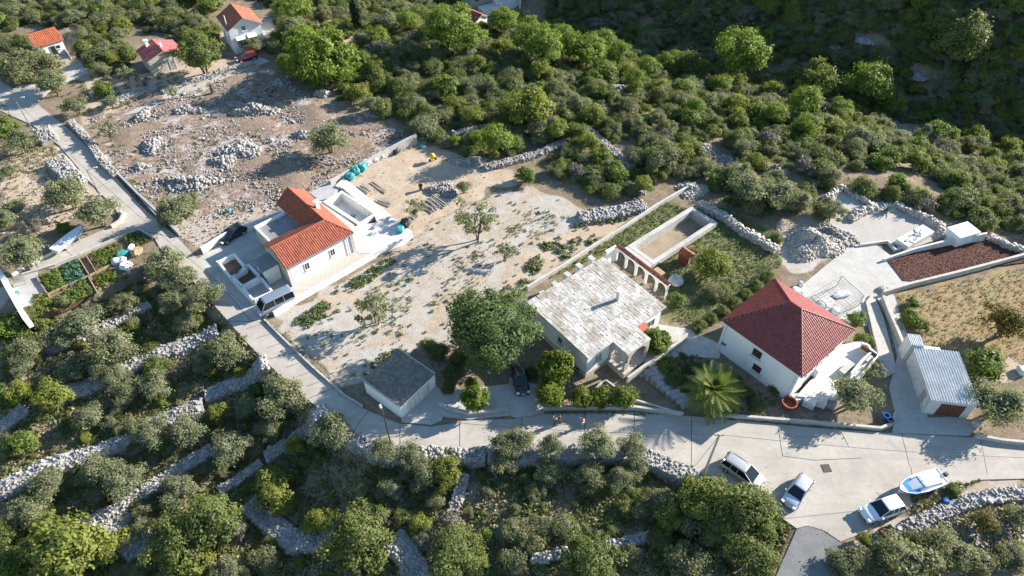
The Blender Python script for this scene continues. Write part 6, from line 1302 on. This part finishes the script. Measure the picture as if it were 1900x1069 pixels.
cable('overhead cable along the road from the upper lamp to the dark lamp', TOPS['d'], TOPS['a'], 1.2)
cable('stay wire of the concrete pole', TOPS['b'], P(1292,862,0.0), 0.0)

# ------------------------------------------------------------------ palm, agave, bougainvillea
p = T(1318,744); pt = thing('palm_tree', 'low stout date palm with a wide yellow-green crown beside the road', 'palm', p)
mb = MB()
for k in range(11): mb.tube((0, 0, -0.1 + k*0.17), (0, 0, 0.1 + k*0.17), 0.34 - 0.012*k, 0.30 - 0.012*k, 12)
mb.build('trunk', 'bark', pt); rp = random.Random(3); nf = 92
for k in range(nf):
    az = k * 2.39996; el = 1.4 - 1.55 * (k / nf); Lf = rp.uniform(3.1, 4.1) * (0.75 if k < 8 else 1.0); mb = MB(); pos = Vector((0, 0, 1.75)); dirv = Vector((math.cos(az)*math.cos(el), math.sin(az)*math.cos(el), math.sin(el))); side = Vector((-math.sin(az), math.cos(az), 0)); n = 15
    for i in range(n):
        nx = pos + dirv * (Lf / n); dirv = (dirv + Vector((0, 0, -0.075))).normalized(); u = dirv.cross(side).normalized(); u = u if u.z > 0 else -u
        wl2 = 0.62 * math.sin(math.pi * min(1, (i + 1.5) / (n + 1))) ** 0.6
        if i > 1:
            for s in (-1, 1):
                tip = pos + side * s * wl2 + dirv * wl2 * 0.75 + u * 0.16; bs = dirv * (Lf / n * 0.62)
                mb.add([pos, pos + bs, tip + dirv*0.03, tip], [(0,1,2,3)])
        mb.tube(pos, nx, 0.028 * (1 - i/n) + 0.008, 0.028 * (1 - (i+1)/n) + 0.008, 4); pos = nx
    mb.build('frond', 'leaf_palm', pt)
def agave(label, px, r):
    p = T(*px); t = thing('agave', label, 'agave', p); rg = random.Random(int(px[0]))
    for k in range(26):
        az = k * 2.4; el = 1.25 - 1.05 * k / 26; L = r * rg.uniform(0.8, 1.1); d = Vector((math.cos(az)*math.cos(el), math.sin(az)*math.cos(el), math.sin(el))); s = Vector((-math.sin(az), math.cos(az), 0)); u = d.cross(s); u = u if u.z > 0 else -u
        mb = MB(); mb.loft([[Vector((0,0,.1)) + d*L*f + s*w_*r - u*0.0 for w_ in (-wd, )] + [Vector((0,0,.1)) + d*L*f + u*(-0.04)] + [Vector((0,0,.1)) + d*L*f + s*wd*r] + [Vector((0,0,.1)) + d*L*f + u*0.03] for f, wd in ((0, .07), (.35, .10), (.7, .065), (1.0, .006))]); mb.build('leaf_blade', 'agave_blue', t)
agave('big blue-grey agave on the edge of the gravel yard', (1646,392), 1.5); agave('small agave plant beside the raised gravel terrace', (1592,392), 0.9)
bo = plant('lush', 1238, 680, 46); bo.name = 'bougainvillea'; TREES.pop(); tag(bo, 'dull green bougainvillea with magenta flowers beside the stone stairs', 'bougainvillea')
rg = np.random.default_rng(9); e = rg.normal(0, 1, (260, 3)); e[:, 2] = np.abs(e[:, 2]); e /= np.linalg.norm(e, axis=1)[:, None]
c_ = e * np.array([.22, .22, .2]) * rg.uniform(0.6, 1, (260, 1)) + np.array([0.12, 0.18, 0.42]); c_[:70] += np.array([-0.35, -0.35, -0.15]); v, f = leaves_np(c_, e, np.full(260, 0.04), rg)
tag(link('flowers', mesh_np('flowers', v, f, 'flowers_magenta'), bo), kind='stuff')

# ------------------------------------------------------------------ vegetable garden
def bed(label, pxs, mat, n, size, z=0.08, leaf=0.3, blades=20, mat2=None, seed=1):
    q = [P(a, b, z) for a, b in pxs]; c = sum(q, Vector()) / len(q); t = thing('vegetable_bed', label, 'vegetable bed', (c.x, c.y, 0))
    mb = MB(); mb.prism([tuple((p - c)[:2]) for p in q], -0.9, z); mb.build('soil', 'soil_bed', t)
    rng = np.random.default_rng(seed); pl = np.array([tuple((p - c)[:2]) for p in q]); u = rng.uniform(0.06, 0.94, n); v_ = (np.floor(rng.uniform(0, 1, n) * 7) + 0.5) / 7 + rng.normal(0, 0.02, n)
    Q = (pl[0] * (1-u)[:, None] + pl[1] * u[:, None]) * (1-v_)[:, None] + (pl[3] * (1-u)[:, None] + pl[2] * u[:, None]) * v_[:, None]
    s = rng.uniform(size[0], size[1], n); ci = np.repeat(np.arange(n), blades); e = rng.normal(0, 1, (n*blades, 3)); e[:, 2] = np.abs(e[:, 2]); e /= np.linalg.norm(e, axis=1)[:, None]
    cc = np.column_stack([Q, np.full(n, z)])[ci] + e * (s[ci] * rng.uniform(0.2, 0.55, n*blades))[:, None]
    vv, ff = leaves_np(cc, e, s[ci] * leaf, rng, 0.6, 1.3, 0.6)
    tag(link('crop', mesh_np('crop', vv, ff, mat, np.repeat(rng.uniform(0, 1, n)[ci], 4)), t), kind='stuff'); return t
bed('bushy green vegetable bed next to the garden patio', [(72,514),(108,498),(124,534),(93,545)], 'leaf_lush', 90, (0.7, 1.0), seed=1)
bed('bed of blue-green cabbages in the garden', [(110,497),(144,481),(162,516),(126,533)], 'leaf_cabbage', 90, (0.5, 0.8), seed=2, leaf=0.42)
bed('bright green leafy bed at the upper side of the garden', [(163,473),(218,449),(236,469),(180,501)], 'leaf_lush', 150, (0.4, 0.7), seed=3)
bed('dark green bed along the lower garden edge', [(97,556),(162,519),(177,541),(107,572)], 'leaf_lush', 130, (0.5, 0.8), seed=4)
bed('small mixed bed beside the junk pile', [(171,514),(208,497),(218,514),(179,533)], 'leaf_citrus', 50, (0.5, 0.8), seed=5)
bed('corner bed with dark flowers at the lane mouth', [(224,441),(254,429),(276,448),(243,462)], 'leaf_macchia', 60, (0.5, 1.0), seed=6)
bed('yellowish herb bed below the garden patio', [(60,545),(92,548),(105,575),(70,585)], 'leaf_yellow', 60, (0.4, 0.8), seed=7)
for k, (a, b, lab) in enumerate([((88,547),(166,512),'timber board between the cabbage bed and lower bed'), ((67,513),(94,554),'timber board at the patio end of the beds'), ((160,474),(178,503),'timber board beside the upper garden bed'), ((166,512),(205,492),'timber board before the junk pile'), ((147,480),(172,520),'dark board between the cabbages and upper bed'), ((165,515),(182,545),'board at the end of the lower bed')]):
    p, q = P(*a, .2), P(*b, .2); d = q - p; mb = MB(); mb.box((0, 0, 0), (d.length, 0.14, 0.35)); o = mb.build('garden_board', 'timber', None, ((p+q)/2)[:], math.atan2(d.y, d.x)); tag(o, lab, 'board')
sheet('patio', [(14,521),(68,503),(92,546),(52,580),(40,572)], 0.05, 'render_grey', 0.9)
def chair(label, px, rz, mat):
    p = P(*px, .05); t = thing('garden_chair', label, 'chair', p, rz)
    mb = MB(); mb.box((0, 0, .42), (.5, .5, .06)); mb.build('seat', mat, t); mb = MB(); mb.box((-.24, 0, .72), (.06, .5, .6)); mb.build('backrest', mat, t)
    for x in (-.2, .2):
        for y in (-.2, .2): mb = MB(); mb.box((x, y, .2), (.06, .06, .4)); mb.build('leg', mat, t)
chair('bright blue plastic chair on the garden patio', (33,546), 0.6, 'canvas_teal')
tb = thing('garden_table', 'grey slatted table on the garden patio', 'table', P(36,527,.05), 0.5)
for k in range(6): mb = MB(); mb.box((0, -.5 + .2*k, .74), (1.8, .17, .05)); mb.build('slat', 'timber_grey', tb)
for x in (-.8, .8):
    for y in (-.4, .4): mb = MB(); mb.box((x, y, .36), (.08, .08, .72)); mb.build('leg', 'timber_grey', tb)

# ------------------------------------------------------------------ sacks, heaps, blocks and other small things
def sack(name, label, px, s, mat, seed, z=0.0, cat='sack'):
    p = T(*px) + Vector((0, 0, z)); rg = random.Random(seed); t = thing(name, label, cat, p, rg.uniform(0, 3)); mb = MB(); secs = []
    for j, (h, k) in enumerate(((0, .9), (.15, 1.05), (.5, 1.08), (.85, .95), (1.0, .7))):
        secs.append([(s[0]/2*k*math.copysign(abs(math.cos(a))**.6, math.cos(a))*rg.uniform(.84, 1.12), s[1]/2*k*math.copysign(abs(math.sin(a))**.6, math.sin(a))*rg.uniform(.84, 1.12), s[2]*h*rg.uniform(.85, 1.08)) for a in [2*math.pi*i/14 for i in range(14)]])
    mb.loft(secs); mb.build('bag', mat, t); mb = MB()
    for a in (.8, 2.4, 4.0, 5.5): x, y = s[0]*.33*math.cos(a), s[1]*.33*math.sin(a); mb.tube((x, y, s[2]*.95), (x*1.1, y*1.1, s[2]*1.15), .04, .03, 5)
    tag(mb.build('loops', mat, t), kind='stuff')
for k, (px, s, m_, lab) in enumerate([((650,330),(1.5,1.3,.9),'canvas_teal','turquoise sack nearest the white pool'), ((660,322),(1.3,1.2,1.2),'canvas_teal','turquoise sack behind the nearest turquoise one'), ((672,314),(1.5,1.3,1.1),'canvas_teal','turquoise sack farthest from the pool'), ((682,306),(1.1,1.0,1.0),'bag_grey','grey bulk bag next to the turquoise sacks'),
        ((696,299),(1.1,1.0,1.0),'bag_grey','pale bulk bag, second along the white boundary wall'), ((707,293),(1.1,1.0,.9),'bag_grey','pale bulk bag, third along the white boundary wall'), ((722,285),(1.2,1.1,1.0),'bag_grey','grey bulk bag below the tall end of the boundary wall'), ((735,282),(1.6,1.3,.8),'metal_dark','dark heap of sacks beside the bulk bags'),
        ((785,273),(1.0,.8,.3),'canvas_teal','small turquoise scrap by the thicket edge'), ((425,392),(.7,.6,.4),'canvas_teal','small turquoise scrap near the roadside rubble'), ((1752,933),(.7,.6,.6),'plastic_blue','blue rubbish bag on the rubble wall'), ((743,428),(1.4,1.1,.7),'canvas_teal','faded turquoise heap of junk beside the low white wall'),
        ((752,418),(1.5,1.4,.9),'metal_dark','dark junk heap at the end of the low white wall'), ((1430,935),(.7,.6,.7),'metal_dark','black rubbish bag behind the silver hatchback'), ((222,487),(1.8,1.2,.7),'bag_grey','pale sheeted junk heap beside the vegetable beds'), ((235,497),(1.5,1.4,.8),'plastic_white','white junk heap under the olive by the garden'), ((255,470),(1.6,1.1,.8),'timber','tan junk heap at the garden corner'), ((245,462),(1.3,.8,.5),'plastic_white','white tub at the garden corner'), ((228,474),(1.5,1.0,.6),'canvas_teal','teal sheet over junk in the garden')]):
    sack('bulk_bag' if m_ in ('bag_grey',) else 'heap', lab, px, s, m_, k)
def planks(label, px, n, L, rz, spread, mat='timber_grey', name='plank_pile', seed=1):
    p = T(*px); t = thing(name, label, 'planks', p, rz); rg = random.Random(seed)
    for k in range(n):
        mb = MB(); mb.box((0, 0, 0), (L*rg.uniform(.7, 1.05), .2, .08)); o = mb.build('plank', mat, t, (rg.uniform(-.3, .3), (k - n/2)*spread + rg.uniform(-.05, .05), .08 + .1*(k % 3)), rg.uniform(-.12, .12))
planks('loose fan of grey scaffold planks beside the round bush', (806,378), 14, 3.4, -0.75, 0.24)
planks('long grey beam lying on the sandy yard by the pool', (703,346), 2, 3.6, -0.72, 0.2, seed=2); planks('beams lying near the lower end of the pool deck', (715,376), 3, 3.2, -0.6, 0.22, seed=3); planks('thin planks along the pool deck edge', (680,352), 3, 3.0, -0.85, 0.25, seed=4)
planks('short stack of pale boards by the dark junk heap', (762,408), 6, 1.6, -1.0, 0.22, seed=5); planks('pale plank lying on the rubble heap behind the red roof', (1524,465), 2, 2.6, 1.4, 0.2, seed=6); planks('long pale board lying in the lower slope under the road', (1172,915), 1, 3.2, 0.75, 0.2, seed=7); planks('board lying in the dry grass at bottom right of centre', (1140,940), 1, 2.6, 0.8, 0.2, seed=8)
for k, (px, rz, s) in enumerate([((1477,744),.3,(1.3,.9,.8)), ((1496,736),.5,(1.2,1.0,.95)), ((1499,752),-.6,(1.3,1.1,.95)), ((1519,750),-.5,(1.3,1.1,1.0)), ((1538,752),-.5,(1.2,1.0,.8))]):
    t = thing('stone_block', f'pale wrapped block of building stone beside the terracotta pot, {["first","second","third","fourth","fifth"][k]} from left', 'stone block', T(*px), rz, 'blocks of building stone before the terrace'); mb = MB()
    nx, nz = 3, 3
    for i in range(nx):
        for j in range(nz): mb = MB(); mb.box((-s[0]/2 + (i+.5)*s[0]/nx, 0, .12 + (j+.5)*s[2]/nz), (s[0]/nx - .02, s[1]*random.uniform(.94, 1.0), s[2]/nz - .015)); mb.build('stone', 'limestone' if k == 4 else 'plaster_old', t)
    mb = MB(); mb.box((0, 0, .05), (s[0]*1.02, s[1]*1.02, .1)); mb.build('pallet', 'timber_grey', t)
def pot(label, px, r, h, mat, soil=True, name='plant_pot'):
    t = thing(name, label, 'pot', T(*px)); mb = MB(); n = 20; sec = []
    for rr, z in ((r*.62, 0), (r*.92, h*.85), (r*1.05, h*.86), (r*1.05, h), (r*.88, h), (r*.8, h*.55)): sec.append([(rr*math.cos(2*math.pi*i/n), rr*math.sin(2*math.pi*i/n), z) for i in range(n)])
    mb.loft(sec); mb.build('shell', mat, t, smooth=False)
pot('large round terracotta pot below the red hip-roofed house', (1461,755), .85, 1.0, 'terracotta'); pot('blue water barrel at the corner of the roadside wall', (1641,778), .35, .8, 'plastic_blue', name='barrel'); pot('second dark blue barrel at the corner of the roadside wall', (1648,785), .33, .7, 'metal_dark', name='barrel'); pot('rusty barrel standing on the sandy yard', (781,352), .35, .9, 'rust', name='barrel')
t = thing('concrete_mixer', 'yellow concrete mixer on the sandy yard', 'mixer', T(803,298), .5); mb = MB(); mb.loft([[(r*math.cos(a), x, .9 + r*math.sin(a)) for a in [2*math.pi*i/14 for i in range(14)]] for x, r in ((-.5, .25), (-.3, .45), (.1, .5), (.45, .28))]); mb.build('drum', 'yellow_paint', t)
for s in (-1, 1): mb = MB(); mb.tube((s*.5, 0, 0), (0, 0, .9), .04); mb.build('leg', 'metal_dark', t); mb = MB(); mb.tube((s*.5, -.1, .2), (s*.5, .1, .2), .2, n=12); mb.build('wheel', 'rubber', t)
t = thing('handcart', 'rusty brown metal cart beside the white parked car', 'cart', T(1641,990), .35); mb = MB()
mb.box((0, 0, .42), (1.4, .8, .05)); mb.build('tray_floor', 'rust', t)
for x, y, sx, sy_ in ((-.7, 0, .05, .8), (.7, 0, .05, .8), (0, -.4, 1.35, .05), (0, .4, 1.35, .05)): mb = MB(); mb.box((x, y, .62), (sx, sy_, .36)); mb.build('tray_side', 'rust', t)
for s in (-1, 1): mb = MB(); mb.tube((.1, s*.42, .25), (.1, s*.5, .25), .25, n=14); mb.build('wheel', 'rubber', t); mb = MB(); mb.tube((-.7, s*.3, .45), (-1.5, s*.25, .6), .03); mb.build('handle', 'rust', t)
p = T(1270,485); t = thing('wooden_hut', 'small dark red wooden garden hut beside the concrete pool', 'hut', p, aB2); gable(t, 1.8, 1.5, 1.5, 2.0, 'tile_old', wall='red_shed', over=.15, tw=.25, tl=.3, trim='red_shed'); door(t, (.75, 0, 0), 0.0, .6, 1.2, 'timber', 'red_shed')
for k, (px, lab) in enumerate([((1222,510),'pale table with clutter behind the garden arcade'), ((1200,495),'tan wooden table inside the garden arcade')]):
    t = thing('garden_table', lab, 'table', T(*px), aB2); mb = MB(); mb.box((0, 0, .72), (1.5, .8, .06)); mb.build('table_top', 'timber', t)
    for x in (-.65, .65):
        for y in (-.3, .3): mb = MB(); mb.box((x, y, .35), (.08, .08, .7)); mb.build('leg', 'timber', t)
sack('heap', 'white and blue covered heap at the right end of the arcade', (1254,524), (1.9, 1.6, .8), 'bag_grey', 77)
# dark soil plot
sq = [(1648,484),(1700,468),(1770,452),(1830,440),(1905,470),(1905,486),(1780,503),(1700,522),(1676,520)]
sp = sheet('soil_plot', sq, 0.12, 'soil_dark', 0.5); rg = np.random.default_rng(4); Q = scatter_in(sq, 2600, rg); v, f = stones_np(np.column_stack([Q, np.full(len(Q), 0.13)]), rg.uniform(.05, .16, len(Q)), .5, rg); tag(link('soil_clods', mesh_np('soil_clods', v, f, 'soil_dark')), 'dark red-brown clods of the bare soil plot', 'soil', None, 'stuff')
# platform and white block at the gravel yard
c, ang, L, W = rect([(1651,440),(1684,450),(1739,435),(1722,422)], .9); t = thing('stone_platform', 'white rectangular platform strewn with building material in the gravel yard', 'platform', c, ang)
mb = MB(); mb.box((0, 0, .3), (L, W, 1.2)); mb.build('base', 'plaster_old', t)
for k in range(7): mb = MB(); mb.box((random.uniform(-L*.35, L*.35), random.uniform(-W*.35, W*.35), .95), (random.uniform(.4, 1.2), random.uniform(.2, .4), .1), random.uniform(0, 3)); mb.build('board', ['timber_grey', 'plastic_white', 'metal_grey'][k % 3], t)
c, ang, L, W = rect([(1758,422),(1782,441),(1821,431),(1795,412)], 1.9); t = thing('white_annex', 'plain white flat-roofed cistern block behind the dark soil plot', 'building', c, ang); mb = MB(); mb.box((0, 0, .75), (L, W, 2.2)); mb.build('wall', 'plaster_white', t); mb = MB(); mb.box((0, 0, 1.88), (L + .1, W + .1, .08)); mb.build('roof', 'plaster_white', t)
# wire cage
q = [P(a, b, 2.0) for a, b in [(1497,552),(1547,585),(1603,548),(1562,512)]]; cc = sum(q, Vector()) / 4; cc.z = 0; t = thing('wire_cage', 'large wire mesh cage over pale materials behind the red hip roof', 'cage', cc); q = [x - cc for x in q]
for i in range(4):
    a, b = q[i], q[(i+1) % 4]; mb = MB(); mb.tube((a.x, a.y, 0), (a.x, a.y, 2), .05, n=6); mb.build('post', 'timber_grey', t); mb = MB(); mb.tube(a, b, .045, n=6); mb.build('rail', 'timber_grey', t)
    mb = MB()
    for k in range(1, 11): p = a.lerp(b, k/11); mb.tube((p.x, p.y, .02), (p.x, p.y, 2), .012, n=3)
    for k in range(1, 5): mb.tube((a.x, a.y, k*.4), (b.x, b.y, k*.4), .012, n=3)
    tag(mb.build('mesh_panel', 'metal_grey', t), kind='stuff')
mb = MB()
for k in range(1, 11): mb.tube(q[0].lerp(q[1], k/11), q[3].lerp(q[2], k/11), .012, n=3); mb.tube(q[0].lerp(q[3], k/11), q[1].lerp(q[2], k/11), .012, n=3)
tag(mb.build('mesh_roof', 'metal_grey', t), kind='stuff')
for k, (px, s, m_, lab) in enumerate([((1532,562),(2.2,1.4,.3),'plaster_old','stack of pale slabs in the wire cage'), ((1562,548),(2.4,.9,.5),'boat_white','white upturned shape in the wire cage'), ((1550,578),(1.2,.9,.4),'plastic_white','white bundle at the corner of the wire cage'), ((1478,545),(1.6,1.2,.9),'plastic_white','white sheeted heap beside the drive behind the red roof'), ((1484,530),(.8,.6,.7),'bag_grey','grey bag by the drive behind the red roof'), ((1640,540),(1.6,1.0,.5),'stone_warm','heap of stones at the field gate')]): sack('heap', lab, px, s, m_, 90 + k)
for k, (px, s, m_, lab) in enumerate([((1893,690),(1.2,.9,.7),'boat_white','small pale blue-white object at the right edge'), ((1808,790),(.8,.8,1.0),'stone_warm','brick and rubble pile at the shed corner'), ((395,172),(.7,.4,1.5),'metal_dark','dark standing stump on the cleared plot'), ((325,112),(1.6,1.0,.5),'plastic_blue','pale blue clutter beside the pink-roofed hut'), ((505,262),(.6,.6,.5),'bag_grey','grey bag on the cleared plot')]): sack('heap', lab, px, s, m_, 120 + k)
t = thing('old_fence', 'short broken wooden fence beside the garden hedge', 'fence', T(1432,500), 1.2)
for k in range(7): mb = MB(); mb.box((-1.2 + .4*k, 0, .45), (.09, .04, .9)); mb.build('slat', 'timber_grey', t)
mb = MB(); mb.box((0, .045, .6), (2.6, .04, .08)); mb.build('rail', 'timber_grey', t)
# fence pickets along the gravel plot kerb
for k in range(9):
    a = P(497 + k*19, 598 + k*17.4, 0); o = thing('fence_post', f'thin wire fence post on the kerb of the gravel plot, {ORD[k]} from the new house', 'post', a, 0, 'fence posts along the gravel plot kerb'); mb = MB(); mb.tube((0, 0, -.1), (0, 0, 1.2), .035, n=6); mb.build('stake', 'metal_grey', o)

# ------------------------------------------------------------------ people
def skin_mesh(name, joints, edges, parent, mat, root=0, sub=1):
    me = bpy.data.meshes.new(name); me.from_pydata([j[:3] for j in joints], edges, []); o = link(name, me, parent); me.materials.append(MATS[mat])
    o.modifiers.new('skin', 'SKIN').use_smooth_shade = True
    for i, j in enumerate(joints): sv = me.skin_vertices[0].data[i]; sv.radius = (j[3], j[4] if len(j) > 4 else j[3]); sv.use_root = (i == root)
    s = o.modifiers.new('smooth', 'SUBSURF'); s.levels = sub; s.render_levels = sub
    return o
def person(label, px, rz, shirt, trousers, stride=0.18, h=1.74, bend=0.35):
    t = thing('person', label, 'person', P(*px, 0.03), rz); k = h / 1.74; J = []; E = []
    def j(x, y, z, r, r2=None): J.append((x*k, y*k, z*k, r*k, (r2 or r)*k)); return len(J) - 1
    pel = j(0, 0, .95, .13, .16); wst = j(.01, 0, 1.10, .115, .14); chs = j(.02, 0, 1.32, .12, .17); nk = j(.02, 0, 1.48, .055); nk2 = j(.03, 0, 1.54, .055); hd = j(.045, 0, 1.64, .092, .082); tp = j(.04, 0, 1.71, .07, .065); ns = j(.125, 0, 1.625, .018)
    E += [(pel, wst), (wst, chs), (chs, nk), (nk, nk2), (nk2, hd), (hd, tp), (hd, ns)]
    for s in (-1, 1):
        er = j(.03, s*.088, 1.63, .018); E.append((hd, er))
        hp = j(0, s*.10, .90, .095); kn = j(s*stride*.5 + .04, s*.10, .50, .062); an = j(s*stride - .02, s*.10, .09, .042); ft = j(s*stride + .13, s*.11, .035, .036); E += [(pel, hp), (hp, kn), (kn, an), (an, ft)]
        sh = j(.02, s*.19, 1.41, .062); el = j(-.02 + .1*bend, s*.25, 1.13, .045); wr = j(.10 + .35*bend, s*.20, .98 + .25*bend, .03); pm = j(.15 + .4*bend, s*.19, .97 + .27*bend, .032, .02); E += [(chs, sh), (sh, el), (el, wr), (wr, pm)]
        for fy, fl in ((-.03, .075), (-.01, .085), (.01, .08), (.03, .065)): f1 = j(.20 + .4*bend, s*.19 + fy, .965 + .27*bend, .009); f2 = j(.15 + .4*bend + fl + .03, s*.185 + fy, .94 + .27*bend, .008); E += [(pm, f1), (f1, f2)]
        th_ = j(.16 + .4*bend, s*.19 - s*.055, .985 + .27*bend, .011); E.append((pm, th_))
    body = skin_mesh('body', J, E, t, 'skin')
    S = [(0, 0, .93*k, .145*k, .175*k), (.01, 0, 1.10*k, .13*k, .155*k), (.02, 0, 1.32*k, .135*k, .185*k), (.02, 0, 1.46*k, .075*k, .085*k)]; SE = [(0, 1), (1, 2), (2, 3)]
    for s in (-1, 1): S += [(.02, s*.19*k, 1.41*k, .075*k), ((-.02 + .1*bend)*k, s*.25*k, 1.13*k, .058*k)]; n = len(S); SE += [(2, n - 2), (n - 2, n - 1)]
    skin_mesh('shirt', S, SE, t, shirt)
    Tt = [(0, 0, .95*k, .14*k, .17*k)]; TE = []
    for s in (-1, 1): Tt += [(0, s*.10*k, .88*k, .105*k), ((s*stride*.5 + .04)*k, s*.10*k, .50*k, .075*k), ((s*stride - .02)*k, s*.10*k, .12*k, .058*k)]; n = len(Tt); TE += [(0, n - 3), (n - 3, n - 2), (n - 2, n - 1)]
    skin_mesh('trousers', Tt, TE, t, trousers)
    mb = MB(); nu = 10
    mb.loft([[((.03 - .02*(1 - zz))*k + .098*rr*math.cos(2*math.pi*i/nu)*k, .092*rr*math.sin(2*math.pi*i/nu)*k, z*k) for i in range(nu)] for zz, rr, z in ((0, .95, 1.60), (.3, 1.05, 1.66), (.6, .95, 1.72), (1, .45, 1.765))]); mb.build('hair', 'hair_dark', t, smooth=True)
person('person in white top and dark trousers walking on the shaded road', (1029,787), -2.2, 'cloth_white', 'cloth_black')
person('person in black top walking beside the white-topped person', (1038,785), -2.3, 'cloth_black', 'cloth_jeans')
person('person in peach top and pale trousers standing alone on the road', (1081,790), 2.9, 'cloth_peach', 'cloth_white', 0.08, 1.70, 0.8)

# ------------------------------------------------------------------ labels that single out each plant

byl = {}
for t_ in TREES: byl.setdefault((t_[1], t_[2]), []).append(t_)
for (wd, pc), L_ in byl.items():
    L_.sort(key=lambda a: a[3])
    for i, t_ in enumerate(L_):
        if len(L_) == 1: t_[0]['label'] = f'{wd} {pc}'
        else: t_[0]['label'] = f'{wd} {pc}, {ORD[i]} from left' if i < len(L_) - 1 else f'{wd} {pc}, rightmost'
        t_[0]['group'] = wd + 's'
